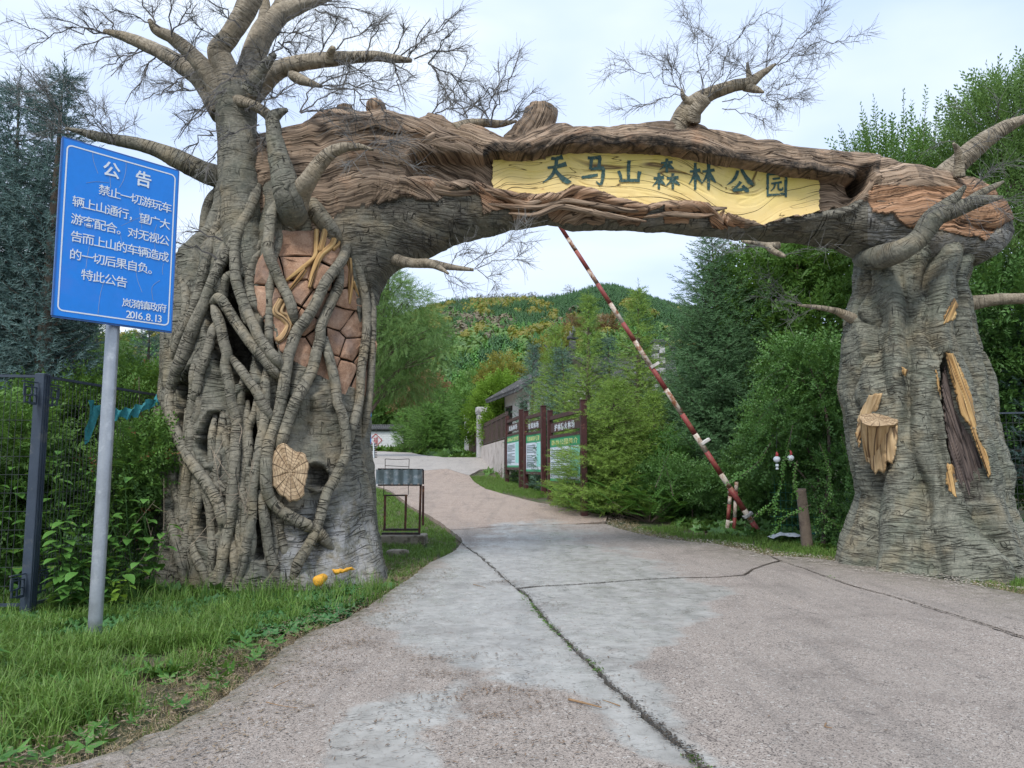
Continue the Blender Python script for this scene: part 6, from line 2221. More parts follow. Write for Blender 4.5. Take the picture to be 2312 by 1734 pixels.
ornament(1785, 1034, 14.2, 'white round ornament with small red top, hanging right in the shrub', False)

# crumpled pale plastic sheet under the fence
c = np.array([P(1782, 1226, 15.7)[0], 15.7, float(gz(15.7)) + .05])
n = 26
gu, gv = np.meshgrid(np.linspace(-.38, .38, n), np.linspace(-.2, .2, 14))
gw = .13 * fbm(gu * 5, gv * 9, 0, 4, 3) * (1 - (gu / .4) ** 2)
M_PLAST = plain('plastic_sheet', (.55, .60, .66), .3, .1, 5, .2)
tag(mk('plastic_sheet', np.stack([c[0] + gu, c[1] + gv, c[2] + .02 + gw], -1), gridf(14, n), M_PLAST, origin=c), 'crumpled pale plastic sheet lying in the grass beside the wooden post', 'plastic sheet')

# torn green netting on the fence top
n = 40
V = []
pa, pb = P(205, 905, 9.4), P(362, 893, 10.4)
for k in range(n):
    t_ = k / (n - 1)
    c = pa + (pb - pa) * t_ + [0, -.06, 0]
    sag = -.12 * math.sin(t_ * 3.14) * 1.2
    h_ = .10 + .06 * noise(k * .35, 1, 0, 3) + .42 * math.exp(-((t_ - .03) / .045) ** 2)
    for j in range(5):
        V.append(c + [.02 * math.sin(k * 1.1 + j), .03 * math.sin(k * .9 + j), sag - h_ * j / 4 + .02 * math.sin(k + j * 2)])
M_NET = plain('green_netting', (.02, .17, .19), .8, .4, 30, .5)
tag(mk('netting', V, gridf(n, 5), M_NET, origin=pa), 'torn teal green netting draped along the top of the fence', 'netting')
# sawn orange knob at the foot of the trunk
c = P(718, 1312, 9.75)
m = 14
V = [(c[0] + r_ * math.cos(a_) * (1 + .1 * math.sin(a_ * 3)), c[1] - z_ - .02 * math.sin(a_) * r_, c[2] + r_ * math.sin(a_)) for r_, z_ in ((.06, -.25), (.07, -.02), (.066, 0), (.03, .010), (.004, .012)) for a_ in np.arange(m) / m * 6.283]
mk('painted_knob', V, gridf(5, m, True), M_ORANGE, ARCH)
# ------------------------------------------------------------------ foliage materials
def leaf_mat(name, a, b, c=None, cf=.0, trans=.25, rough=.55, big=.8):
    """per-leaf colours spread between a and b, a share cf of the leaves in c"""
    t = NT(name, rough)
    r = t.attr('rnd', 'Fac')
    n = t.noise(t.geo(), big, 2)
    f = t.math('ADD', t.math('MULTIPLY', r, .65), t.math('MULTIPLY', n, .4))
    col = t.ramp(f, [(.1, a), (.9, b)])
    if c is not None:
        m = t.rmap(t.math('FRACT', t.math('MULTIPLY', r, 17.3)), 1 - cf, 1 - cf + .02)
        col = t.mix(m, col, c)
    t.fin(col, rough, Specular_IOR_Level=.35)
    tr = t.n('BsdfTranslucent')
    t.l(t.mix(.35, col, (.25, .35, .03)), tr.inputs[0])
    ms = t.n('MixShader')
    ms.inputs[0].default_value = trans
    t.l(t.b.outputs[0], ms.inputs[1])
    t.l(tr.outputs[0], ms.inputs[2])
    t.l(ms.outputs[0], t.out.inputs[0])
    return t.m
M_BSPR = leaf_mat('blue_spruce_needles', (.020, .046, .046), (.135, .225, .215), trans=.08)
M_GSPR = leaf_mat('grey_green_needles', (.028, .062, .040), (.135, .235, .165), trans=.08)
M_DSPR = leaf_mat('dark_spruce_needles', (.013, .045, .018), (.11, .225, .09), trans=.08)
M_LARCH = leaf_mat('larch_needles', (.040, .10, .016), (.25, .40, .070), (.26, .20, .05), .05, .25)
M_PINE = leaf_mat('pine_needles', (.040, .105, .020), (.13, .26, .050), trans=.15)
M_GREEN = leaf_mat('green_leaves', (.024, .072, .016), (.16, .32, .065), (.22, .24, .05), .04, .3)
M_DGREEN = leaf_mat('dark_green_leaves', (.020, .068, .018), (.15, .31, .080), (.18, .20, .06), .03, .22, .42)
M_WILLOW = leaf_mat('willow_leaves', (.058, .125, .034), (.20, .34, .10), trans=.3)
M_BRIGHT = leaf_mat('bright_leaves', (.075, .17, .018), (.24, .40, .050), trans=.35)
M_YELLOW = leaf_mat('autumn_leaves', (.10, .13, .025), (.30, .29, .055), (.30, .16, .03), .15, .3)
M_RUSTL = leaf_mat('rusty_leaves', (.13, .075, .04), (.28, .17, .08), trans=.2)
M_REDL = leaf_mat('withered_leaves', (.16, .06, .03), (.34, .15, .06), trans=.2)
M_GRASS = leaf_mat('grass_blades', (.050, .120, .020), (.175, .330, .060), (.33, .29, .14), .10, .3, .5, 1.2)
M_DRY = leaf_mat('dry_grass', (.20, .15, .08), (.50, .41, .25), (.09, .06, .035), .25, .1)
M_CLOVER = leaf_mat('clover_leaves', (.030, .105, .035), (.095, .24, .075), trans=.25)
M_BROAD = leaf_mat('broad_leaves', (.035, .12, .025), (.115, .27, .055), (.30, .30, .08), .05, .25, .4)
M_TRK = plain('tree_bark', (.11, .085, .065), .9, .4, 6, .9)
M_TRKG = plain('grey_bark', (.20, .18, .16), .9, .35, 6, .8)
M_BARE = plain('bare_twigs', (.20, .155, .13), .85, .3, 3, .3)

# ------------------------------------------------------------------ stamping many small shapes into one mesh
def basis(d, roll):
    d = np.asarray(d, float)
    d = d / (np.linalg.norm(d, axis=1, keepdims=True) + 1e-9)
    ref = np.where(np.abs(d[:, 2:3]) < .95, np.array([[0, 0, 1.]]), np.array([[1., 0, 0]]))
    x = np.cross(ref, d)
    x /= np.linalg.norm(x, axis=1, keepdims=True) + 1e-9
    y = np.cross(d, x)
    c, s = np.cos(roll)[:, None], np.sin(roll)[:, None]
    return np.stack([x * c + y * s, -x * s + y * c, d], 2)      # columns x, y, axis

def stamp(tv, tf, pos, R, sc, r=None):
    """tv (n,3) template, tf list of face arrays; pos (N,3), R (N,3,3), sc (N,)"""
    pos, sc = np.asarray(pos), np.asarray(sc)
    N, n = len(pos), len(tv)
    V = np.einsum('nij,kj->nki', R, tv) * sc[:, None, None] + pos[:, None, :]
    Fs = [(f[None] + (np.arange(N) * n)[:, None, None]).reshape(-1, f.shape[1]) for f in tf]
    r = rng.random(N) if r is None else r
    # leaf level variation as well
    vr = np.clip(np.repeat(r, n) * .75 + .25 * np.tile(TVR(n), N), 0, 1)
    return V.reshape(-1, 3), Fs, vr
def TVR(n):
    return np.random.default_rng(n).random(n)

class Crown:
    def __init__(s):
        s.V, s.F, s.R, s.n = [], {}, [], 0
    def add(s, V, Fs, r):
        for f in Fs:
            s.F.setdefault(f.shape[1], []).append(f + s.n)
        s.V.append(V)
        s.R.append(r)
        s.n += len(V)
    def out(s, name, mat, parent=None, kind=None, origin=None):
        return mk(name, np.vstack(s.V), [np.concatenate(f) for f in s.F.values()], mat, parent, {'rnd': np.concatenate(s.R)}, False, origin, kind)

def t_needles(k=13, L=.34, w=.035, ang=55, flat=.0, stem=True, seed=1):
    r = np.random.default_rng(seed)
    V, F = [], []
    for i in range(k):
        t = .05 + .95 * i / k
        a = i * 2.399 + r.random() * .5
        an = rad(ang * (1 - .45 * t))
        d = np.array([math.cos(a) * math.sin(an), math.sin(a) * math.sin(an) * (1 - flat), math.cos(an)])
        b = np.array([0, 0, t])
        sd_ = np.cross(d, [0, 0, 1.])
        sd_ /= np.linalg.norm(sd_) + 1e-9
        ll = L * (1 - .3 * t)
        V += [b - sd_ * w / 2, b + sd_ * w / 2, b + d * ll]
        F.append([3 * i, 3 * i + 1, 3 * i + 2])
    if stem:
        n = len(V)
        V += [(-.018, 0, 0), (.018, 0, 0), (0, 0, 1.02)]
        F.append([n, n + 1, n + 2])
    return np.array(V), [np.array(F)]

def one_leaf(b, d, up, L, w, fold=.25):
    """pointed oval leaf of four triangles"""
    d = d / np.linalg.norm(d)
    s = np.cross(d, up)
    s /= np.linalg.norm(s) + 1e-9
    n = np.cross(s, d)
    return [b, b + d * L * .45 + s * w / 2 + n * w * fold, b + d * L, b + d * L * .45 - s * w / 2 + n * w * fold, b + d * L * .5]

def t_leafy(k=7, L=.34, w=.15, ang=55, drop=.0, seed=2, opp=False, stemw=.012):
    r = np.random.default_rng(seed)
    V, F = [], []
    for i in range(k):
        t = .15 + .85 * i / (k - 1)
        a = (i % 2) * math.pi + r.normal(0, .35)
        an = rad(ang + r.normal(0, 9)) * (1 - .6 * (i == k - 1))
        b = np.array([.05 * math.sin(t * 2), 0, t - drop * 0])
        d = np.array([math.cos(a) * math.sin(an), math.sin(a) * math.sin(an) * .4 + r.normal(0, .15), math.cos(an)])
        up = np.array([0, 1, .2]) + r.normal(0, .3, 3)
        q = one_leaf(b, d, up, L * (1 - .25 * t) * r.uniform(.8, 1.15), w)
        n = len(V)
        V += q
        F += [[n, n + 1, n + 4], [n + 1, n + 2, n + 4], [n + 2, n + 3, n + 4], [n + 3, n, n + 4]]
    n = len(V)
    V += [(-stemw, 0, 0), (stemw, 0, 0), (.05, 0, 1.)]
    F.append([n, n + 1, n + 2])
    return np.array(V), [np.array(F)]

def t_pinnate(k=10, L=.24, w=.06, seed=3, arch=.25):
    V, F = [], []
    r = np.random.default_rng(seed)
    for i in range(k):
        t = .12 + .86 * i / (k - 1)
        zz = np.array([0, -arch * t * t, t])
        for s in (-1, 1):
            d = np.array([s * .93, -.12, .35 + .3 * t])
            ll = L * math.sin(math.pi * min(.92, .22 + .72 * t)) ** .6
            q = one_leaf(zz, d, np.array([0, 1., .1]), ll * r.uniform(.9, 1.1), w)
            n = len(V)
            V += q[:4]
            F += [[n, n + 1, n + 2], [n, n + 2, n + 3]]
    n = len(V)
    V += [(-.01, 0, 0), (.01, 0, 0), (0, -arch * .25, .5), (0, -arch, 1.)]
    F += [[n, n + 1, n + 2], [n + 1, n + 3, n + 2]]
    return np.array(V), [np.array(F)]

def t_blades(k=9, h=1., w=.035, seed=4, lean=.45):
    V, F = [], []
    r = np.random.default_rng(seed)
    for i in range(k):
        b = r.normal(0, .22, 3) * [1, 1, 0]
        a = r.random() * 6.283
        d = np.array([math.cos(a), math.sin(a), 0]) * r.uniform(.1, lean)
        s = np.array([-math.sin(a), math.cos(a), 0]) * w / 2
        hh = h * r.uniform(.55, 1.15)
        m = b + d * .35 * hh + [0, 0, .6 * hh]
        e = b + d * 1.1 * hh + [0, 0, hh * (1 - .35 * np.linalg.norm(d))]
        n = len(V)
        V += [b - s, b + s, m - s * .8, m + s * .8, e]
        F += [[n, n + 1, n + 3], [n, n + 3, n + 2], [n + 2, n + 3, n + 4]]
    return np.array(V), [np.array(F)]

def t_flatleaf(k=5, L=.5, w=.34, seed=6):
    V, F = [], []
    r = np.random.default_rng(seed)
    for i in range(k):
        a = i * 6.283 / k + r.normal(0, .2)
        d = np.array([math.cos(a), math.sin(a), .25])
        q = one_leaf(np.array([0, 0, .3]), d, np.array([0, 0, 1.]), L * r.uniform(.8, 1.1), w, -.1)
        n = len(V)
        V += q
        F += [[n, n + 1, n + 4], [n + 1, n + 2, n + 4], [n + 2, n + 3, n + 4], [n + 3, n, n + 4]]
    return np.array(V), [np.array(F)]

T_SPR = t_needles(15, .36, .05, 60)
T_SPRF = t_needles(8, .42, .09, 58)
T_DSP = t_needles(10, .40, .075, 55)
T_LAR = t_needles(10, .42, .06, 70)
T_PIN = t_needles(12, .75, .045, 40)
T_LEAF = t_leafy(7, .36, .17)
T_LEAF2 = t_leafy(9, .26, .13, 60, seed=9)
T_OVAL = t_leafy(8, .24, .17, 58, seed=10)
T_WAND = t_leafy(13, .17, .055, 50, seed=12)
T_WIL = t_leafy(10, .30, .045, 32, seed=13)
T_PINN = t_pinnate()
T_BL = t_blades()
T_FL = t_flatleaf()
T_CLUMP = t_flatleaf(6, .9, .6, seed=8)

def trunkmesh(name, pts, mat, parent, res=10):
    mb = MB()
    q, s = spline(pts, .12)
    mb.tube(q[:, :3], q[:, 3] * (1 + .1 * (noise(s * 3, pts[0][0]) - .5)), res)
    return mb.out(name, mat, parent, smooth=True)

# ------------------------------------------------------------------ spruces and other conifers
def conifer(name, label, cat, base, H, Rmax, mat, tmpl, sprig=.16, nb=150, dens=1., group=None, low=.05, prof=None, droop=.25, up=.3, tmat=None, seed=0, leader=True, clumpy=.0, dead=0):
    r = thing(name, label, cat, base, group)
    base = np.array(base, float)
    rg = np.random.default_rng(seed + 900)
    tp = base + [rg.normal(0, .03) * H, 0, H]
    trunkmesh('trunk', [(*(base - [0, 0, .2]), .022 * H), (*(base + (tp - base) * .5), .013 * H), (*tp, .004)], tmat or M_TRK, r)
    prof = prof or (lambda t: (1 - t) ** .85)
    pos, dr, sc, rv = [], [], [], []
    bp_ = MB()
    for i in range(nb):
        t = low + (1 - low) * (i + rg.random()) / nb
        t = low + (1 - low) * ((t - low) / (1 - low)) ** 1.08
        a = i * 2.39996 + rg.normal(0, .25)
        L = Rmax * prof(t) * rg.uniform(.78, 1.12)
        if clumpy:
            L *= 1 + clumpy * (noise(math.cos(a) * 1.5, math.sin(a) * 1.5, t * 7, seed) - .5) * 2
        if L < .05:
            L = .05
        o = base + (tp - base) * t
        out = np.array([math.cos(a), math.sin(a), 0])
        n = max(3, int(L / (sprig * .55)))
        k = np.linspace(0, 1, n + 1)[1:]
        dz = -droop * k * L * (1 - t * .8) + up * k ** 2 * L
        br = o + out * (k * L)[:, None] + np.stack([0 * k, 0 * k, dz], 1) + rg.normal(0, .012, (n, 3))
        if L > .5:
            bp_.tube(np.vstack([o, br]), np.linspace(.012 + .008 * L, .004, n + 1), 4, cap=False)
        side = np.array([-out[1], out[0], 0])
        tone = rg.normal(0, .14)
        for j in range(n):
            kk = k[j]
            wd_ = L * .42 * math.sin(min(1., (1 - kk) * 1.15 + .12) * math.pi * .62) if n > 3 else sprig * .4
            m = max(1, int(wd_ / (sprig * .55) * dens))
            for sg in (-1, 1):
                for q in range(m):
                    w_ = wd_ * (q + .4) / m
                    p = br[j] + side * sg * w_ + out * w_ * .45 + [0, 0, -.10 * w_]
                    if rg.random() < .12:
                        continue
                    d = side * sg * rg.uniform(.35, .9) + out * rg.uniform(.5, 1.) + np.array([0, 0, rg.normal(.12, .25)])
                    pos.append(p + rg.normal(0, sprig * .15, 3))
                    dr.append(d)
                    sc.append(sprig * rg.uniform(.7, 1.2))
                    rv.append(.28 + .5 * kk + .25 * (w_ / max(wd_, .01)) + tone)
            pos.append(br[j])
            dr.append(out + [0, 0, rg.normal(.1, .2) + (up if j == n - 1 else 0)])
            sc.append(sprig * (1.25 if j == n - 1 else 1))
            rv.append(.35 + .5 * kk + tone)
    if leader:
        for k in range(14):
            pos.append(tp - [0, 0, k * sprig * .5])
            dr.append(np.array([rg.normal(0, .5), rg.normal(0, .5), 1.]) * [1, 1, 1] if k else np.array([0, 0, 1.]))
            sc.append(sprig * (1.5 if k == 0 else 1.))
            rv.append(.7)
    if bp_.n:
        bp_.out('branches', tmat or M_TRK, r, kind='stuff')
    c = Crown()
    N = len(pos)
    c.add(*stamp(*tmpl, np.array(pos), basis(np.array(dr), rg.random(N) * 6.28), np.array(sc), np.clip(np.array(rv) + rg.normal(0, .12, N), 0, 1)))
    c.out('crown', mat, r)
    return r

# ------------------------------------------------------------------ leafy crowns
def leafcloud(lobes, N, rg, shell=.55):
    """points in a union of ellipsoids, crowded towards their skins; returns points and outward directions"""
    lob = np.array([l[:6] for l in lobes], float)
    wgt = (lob[:, 3] * lob[:, 4] * lob[:, 5]) ** .75
    idx = rg.choice(len(lob), N, p=wgt / wgt.sum())
    d = rg.normal(0, 1, (N, 3))
    d /= np.linalg.norm(d, axis=1)[:, None]
    rad_ = np.where(rg.random(N) < shell, rg.uniform(.78, 1.08, N), rg.random(N) ** .5)
    c, s = lob[idx, :3], lob[idx, 3:6]
    return c + d * s * rad_[:, None], d, rad_

def leafy(name, label, cat, base, lobes, N, mat, tmpl, size, group=None, trunk=.08, tmat=None, hang=0., upw=.35, seed=0, shell=.55, limbs=True, gaps=0., extra=None):
    r = thing(name, label, cat, base, group)
    rg = np.random.default_rng(seed + 300)
    base = np.array(base, float)
    P_, D_, q = leafcloud(lobes, N, rg, shell)
    if gaps:
        g = fbm(P_[:, 0] * 1.3, P_[:, 1] * 1.3, P_[:, 2] * 1.3, 2, seed)
        keep = g > (.5 - .35 + gaps)
        P_, D_, q = P_[keep], D_[keep], q[keep]
    P_ = P_[:]
    keep = P_[:, 2] > gz(P_[:, 1]) + .02
    P_, D_, q = P_[keep], D_[keep], q[keep]
    d = D_ * .8 + rg.normal(0, .45, P_.shape) + [0, 0, upw]
    if hang:
        d = d * (1 - hang) + np.array([0, 0, -1.]) * hang
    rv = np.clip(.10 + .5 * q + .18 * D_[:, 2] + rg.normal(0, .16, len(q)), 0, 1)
    c = Crown()
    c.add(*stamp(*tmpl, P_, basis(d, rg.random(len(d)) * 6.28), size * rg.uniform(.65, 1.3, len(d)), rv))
    c.out('crown' if trunk > .03 else 'foliage', mat, r)
    if extra:
        m2, n2 = extra
        i = rg.choice(len(P_), n2)
        c = Crown()
        c.add(*stamp(*tmpl, P_[i] + rg.normal(0, .05, (n2, 3)), basis(d[i], rg.random(n2) * 6.28), size * rg.uniform(.6, 1.1, n2)))
        c.out('tinted_leaves', m2, r, kind='stuff')
    if trunk:
        lob = np.array([l[:6] for l in lobes], float)
        cen = lob[:, :3].mean(0)
        top_ = np.array([cen[0], cen[1], lob[:, 2].max() + .1])
        trunkmesh('trunk', [(*(base - [0, 0, .2]), trunk), (*(base * .45 + top_ * .55 + rg.normal(0, .1, 3)), trunk * .6), (*top_, trunk * .15)], tmat or M_TRK, r)
        if limbs:
            mb = MB()
            for l in lob:
                k = np.clip((l[2] - base[2]) / (top_[2] - base[2] + 1e-6) - .25, .1, .8)
                o = base + (top_ - base) * k
                e = l[:3] + rg.normal(0, .1, 3)
                m = (o + e) / 2 + [0, 0, .12 * np.linalg.norm(e - o)]
                qq, _ = spline([(*o, trunk * .45), (*m, trunk * .3), (*e, trunk * .1)], .15)
                mb.tube(qq[:, :3], qq[:, 3], 5, cap=False)
                for _k in range(4):
                    e2 = l[:3] + rg.normal(0, .55, 3) * l[3:6]
                    mb.tube([m, (m + e2) / 2 + rg.normal(0, .08, 3), e2], [trunk * .2, trunk * .12, .004], 4, cap=False)
            mb.out('branches', tmat or M_TRK, r, kind='stuff')
    return r

def lob_px(cx, cy, rx, ry, d, dd=None):
    """ellipsoid from a photo position, radii in photo pixels and a distance"""
    c = P(cx, cy, d)
    return (*c, rx / FPX * d, (dd if dd else rx / FPX * d), ry / FPX * d)
def gb(px, d):
    return bp(px, d)
def hgt(py, px, d):
    return P(px, py, d)[2] - float(gz(d))
# ------------------------------------------------------------------ conifers
b = gb(15, 11.6)
conifer('blue_spruce', 'blue spruce with silvery needles standing behind the fence at the left edge', 'spruce tree', b, hgt(205, 5, 11.6), 1.25, M_BSPR, T_SPR, .27, 340, 1.7, 'blue spruces', low=.10,
        prof=lambda t: np.interp(t, [0, .25, .5, .75, .9, 1], [.85, 1., .95, .75, .42, .04]), droop=.16, up=.34, seed=1, clumpy=.3)
b = gb(78, 11.1)
conifer('blue_spruce', 'slim blue spruce leader rising between the fence and the blue notice', 'spruce tree', b, hgt(172, 85, 11.1), .70, M_BSPR, T_SPR, .24, 190, 1.5, 'blue spruces', low=.30,
        prof=lambda t: np.interp(t, [0, .5, .7, .88, 1], [.8, 1., .7, .4, .05]), droop=.1, up=.5, seed=2, clumpy=.3)
b = gb(322, 14.5)
conifer('blue_spruce', 'small blue spruce showing between the notice pole and the left trunk', 'spruce tree', b, hgt(705, 322, 14.5), .95, M_BSPR, T_SPR, .16, 110, 1., 'blue spruces', low=.15, seed=3, clumpy=.2)
b = gb(215, 19)
conifer('pine_tree', 'soft bright green pine behind the notice pole on the left', 'pine tree', b, hgt(690, 215, 19), 1.9, M_PINE, T_PIN, .26, 90, 1., None, low=.15, seed=4, droop=.0, up=.45, prof=lambda t: (1 - t) ** .6, clumpy=.3)
# the dark spruce right of the barrier
b = gb(1645, 20.5)
conifer('spruce_tree', 'big dark green spruce filling the space right of the barrier pole', 'spruce tree', b, hgt(520, 1640, 20.5), 1.95, M_DSPR, T_DSP, .21, 330, 1.05, None, low=.02,
        prof=lambda t: np.interp(t, [0, .12, .35, .55, .75, .9, 1], [.86, 1., .93, .74, .46, .25, .03]), droop=.10, up=.42, seed=5, clumpy=.34)
# group above and beside the boards
GRP = 'conifers behind the information boards'
def con(name, px, d, ytop, R, mat, tm, sp, nb, lab, seed, **kw):
    b = gb(px, d)
    conifer(name, lab, name.replace('_', ' '), b, hgt(ytop, px, d), R, mat, tm, sp, nb, kw.pop('dens', 1.), GRP, seed=seed, **kw)
con('larch_tree', 1262, 29.5, 738, 1.35, M_LARCH, T_LAR, .28, 140, 'mid green larch rising above the house roof ridge', 22, droop=.12, up=.25, clumpy=.4)
con('blue_spruce', 1197, 32.5, 778, 1.05, M_GSPR, T_SPRF, .27, 120, 'blue grey spruce standing against the white house wall', 11, droop=.15, up=.35)
con('larch_tree', 1238, 30.5, 790, 1.25, M_LARCH, T_LAR, .28, 120, 'olive green larch just right of the spruce by the house', 12, droop=.1, up=.25, clumpy=.35)
con('blue_spruce', 1290, 28.5, 790, 1.5, M_GSPR, T_SPRF, .27, 120, 'blue grey spruce between two larches above the middle board', 13, droop=.12, up=.35, clumpy=.2)
con('larch_tree', 1327, 26, 668, 1.5, M_LARCH, T_LAR, .27, 170, 'tall thin topped larch above the nearest information board', 14, prof=lambda t: np.interp(t, [0, .3, .5, .64, 1], [.8, 1., .75, .30, .03]), droop=.12, up=.25, clumpy=.4)
con('blue_spruce', 1388, 26.5, 765, 1.35, M_GSPR, T_SPRF, .25, 130, 'blue grey spruce crown between the two tall larches', 15, droop=.12, up=.35, clumpy=.2)
con('larch_tree', 1440, 23.5, 655, 1.6, M_LARCH, T_LAR, .26, 190, 'tall yellow green larch just left of the dark spruce', 16, prof=lambda t: np.interp(t, [0, .3, .52, .68, 1], [.85, 1., .78, .34, .03]), droop=.15, up=.25, clumpy=.4)
con('larch_tree', 1378, 19.9, 862, 1.45, M_LARCH, T_LAR, .23, 190, 'wide spreading olive larch whose boughs cover the nearest board', 17, prof=lambda t: np.interp(t, [0, .2, .6, 1], [.9, 1., .8, .05]), droop=.22, up=.2, clumpy=.4, dens=1.1)
con('blue_spruce', 1230, 24.9, 935, .42, M_GSPR, T_SPRF, .20, 80, 'small dark blue spruce squeezed between the middle and nearest boards', 18, droop=.15, up=.3)
con('spruce_tree', 1340, 21.6, 915, 1.0, M_DSPR, T_DSP, .22, 130, 'low dark spruce under the larch boughs behind the nearest board', 19, droop=.1, up=.35)
con('larch_tree', 1478, 20.2, 890, 1.15, M_LARCH, T_LAR, .22, 140, 'low larch between the barrier pole and the fern leaved shrubs', 20, droop=.15, up=.25, clumpy=.35)
con('spruce_tree', 1212, 27.3, 1002, .6, M_DSPR, T_DSP, .20, 60, 'small dark conifer at ground level behind the middle board', 21)
con('spruce_tree', 1172, 31.0, 1015, .6, M_DSPR, T_DSP, .20, 60, 'small dark conifer at ground level behind the farthest board', 22)
# young pines before the gate
for k, (px, d, yt, R, lab) in enumerate([(990, 56, 930, 1.0, 'round bright green young pine beside the left gate pillar'), (965, 56, 915, 1.45, 'bushy bright green young pine right of the white screen wall'),
                                         (925, 60, 925, 1.2, 'young pine growing against the end of the white screen wall'), (990, 62, 880, 1.5, 'taller young pine at the back of the bright green row')]):
    b = gb(px, d)
    conifer('young_pine', lab, 'young pine', b, hgt(yt, px, d), R, M_PINE, t_needles(9, .8, .09, 45), .42, 70, .9, 'young pines beside the upper road', low=.02, seed=30 + k, droop=0, up=.5, prof=lambda t: np.interp(t, [0, .3, .7, 1], [.85, 1., .75, .08]), clumpy=.2)

# ------------------------------------------------------------------ leafy trees
b = gb(800, 44)
LB = [lob_px(840, 660, 90, 60, 44), lob_px(905, 690, 75, 55, 43), lob_px(800, 720, 90, 70, 45), lob_px(900, 770, 95, 60, 43), lob_px(850, 830, 90, 60, 44), lob_px(960, 745, 60, 40, 42), lob_px(915, 860, 70, 45, 44), lob_px(985, 800, 40, 25, 42), lob_px(780, 620, 60, 40, 45), lob_px(880, 640, 40, 35, 44)]
leafy('willow_tree', 'large feathery willow tree with hanging light green shoots beyond the left trunk', 'willow tree', b, LB, 9000, M_WILLOW, T_WIL, .62, trunk=.30, hang=.45, seed=41, shell=.5, gaps=.05)
b = gb(870, 86)
LB = [lob_px(820, 930, 60, 45, 86), lob_px(880, 915, 50, 50, 84), lob_px(930, 890, 50, 45, 86), lob_px(850, 880, 50, 35, 88), lob_px(790, 890, 50, 50, 88)]
leafy('broadleaf_tree', 'dense green tree behind the white screen wall', 'tree', b, LB, 4200, M_GREEN, T_LEAF, .95, trunk=.3, seed=42)
for k, (px, d, x0, y0, rx, ry, n, lab) in enumerate([(1125, 44, 1122, 905, 36, 44, 1500, 'bright green bush rising behind the iron fence by the house'), (1100, 47, 1098, 935, 30, 40, 1100, 'bright green shoots behind the tall gate pillar'), (1135, 41.5, 1128, 955, 22, 30, 700, 'bright leafy bush seen through the iron fence')]):
    leafy('leafy_bush', lab, 'bush', gb(px, d), [lob_px(x0, y0, rx, ry, d), lob_px(x0 - rx * .5, y0 + ry * .7, rx, ry, d), lob_px(x0 + rx * .4, y0 - ry * .5, rx * .6, ry * .7, d)], n, M_BRIGHT, T_LEAF, .55, group='bright bushes behind the iron fence', trunk=.04, upw=.4, seed=50 + k, limbs=False)
# slope shrubs behind the gate
for k, (px, d, x0, y0, rx, ry, n, m, lab) in enumerate([(1075, 70, 1060, 930, 60, 40, 1300, M_GREEN, 'dull green bush beyond the gate below the bare tree'), (960, 82, 960, 890, 50, 40, 900, M_RUSTL, 'reddish brown thin bush beneath the willow on the slope'),
                                                       (1100, 78, 1095, 880, 55, 45, 1100, M_GREEN, 'green bush on the slope right of the bare tree'), (1140, 74, 1135, 850, 40, 40, 700, M_YELLOW, 'yellowing bush against the house roof corner')]):
    leafy('slope_bush', lab, 'bush', gb(px, d), [lob_px(x0, y0, rx, ry, d), lob_px(x0 - rx * .6, y0 + ry * .6, rx * .8, ry * .7, d), lob_px(x0 + rx * .6, y0 + ry * .5, rx * .7, ry * .8, d)], n, m, T_LEAF, .9, group='bushes on the slope beyond the gate', trunk=.06, seed=60 + k, gaps=.08)

# right side: tree behind and around the right trunk
LB = [lob_px(1730, 640, 120, 70, 21), lob_px(1850, 610, 110, 75, 20.5), lob_px(1700, 740, 110, 80, 21), lob_px(1860, 730, 110, 90, 20), lob_px(1800, 850, 110, 100, 20), lob_px(1880, 900, 90, 100, 19.5), lob_px(1760, 960, 100, 90, 20.5), lob_px(1900, 560, 90, 50, 21), lob_px(1780, 570, 80, 40, 21.5)]
leafy('broadleaf_tree', 'dense green leafy tree between the dark spruce and the right trunk', 'tree', gb(1810, 20.5), LB, 7500, M_GREEN, T_LEAF, .44, trunk=.16, seed=43, gaps=.04)
LB = [lob_px(1990, 420, 110, 90, 17), lob_px(2120, 400, 90, 80, 17.5), lob_px(2060, 500, 130, 100, 17), lob_px(1960, 520, 90, 60, 17)]
leafy('broadleaf_tree', 'tall leafy tree with upright wand like shoots above the right end of the log', 'tree', gb(2040, 17.2), LB, 1900, M_GREEN, T_WAND, .62, trunk=.14, seed=44, upw=1.6, gaps=.03)
# upright wands
r_ = np.random.default_rng(9)
pos, dr, sc = [], [], []
W0 = thing('leafy_shoots', 'slender leafy wands standing up against the sky above the log, right', 'shoots', P(2000, 420, 16.6))
mb = MB()
for px, yt in [(1948, 268), (1975, 250), (1998, 292), (2040, 238), (2058, 262), (2090, 232), (2116, 252), (2140, 265), (1960, 320), (2015, 300), (1905, 318), (2075, 300), (2130, 310), (2158, 300), (1935, 345)]:
    lean = (px - 2040) * .25
    for k in range(9):
        t_ = k / 8
        c = P(px - lean * (1 - t_) , 430 + (yt - 430) * t_, 16.5 + r_.normal(0, .25) * 0)
        pos.append(c)
        dr.append(P(px, yt, 16.5) - P(px - lean, 430, 16.5))
        sc.append(.36)
    mb.tube([P(px - lean, 430, 16.5), P(px, yt + 4, 16.5)], [.008, .003], 4)
c = Crown()
c.add(*stamp(*t_leafy(9, .34, .10, 55, seed=33), np.array(pos), basis(np.array(dr), r_.random(len(dr)) * 6.28), np.array(sc)))
c.out('foliage', M_WILLOW, W0)
mb.out('stems', M_TRK, W0, kind='stuff')
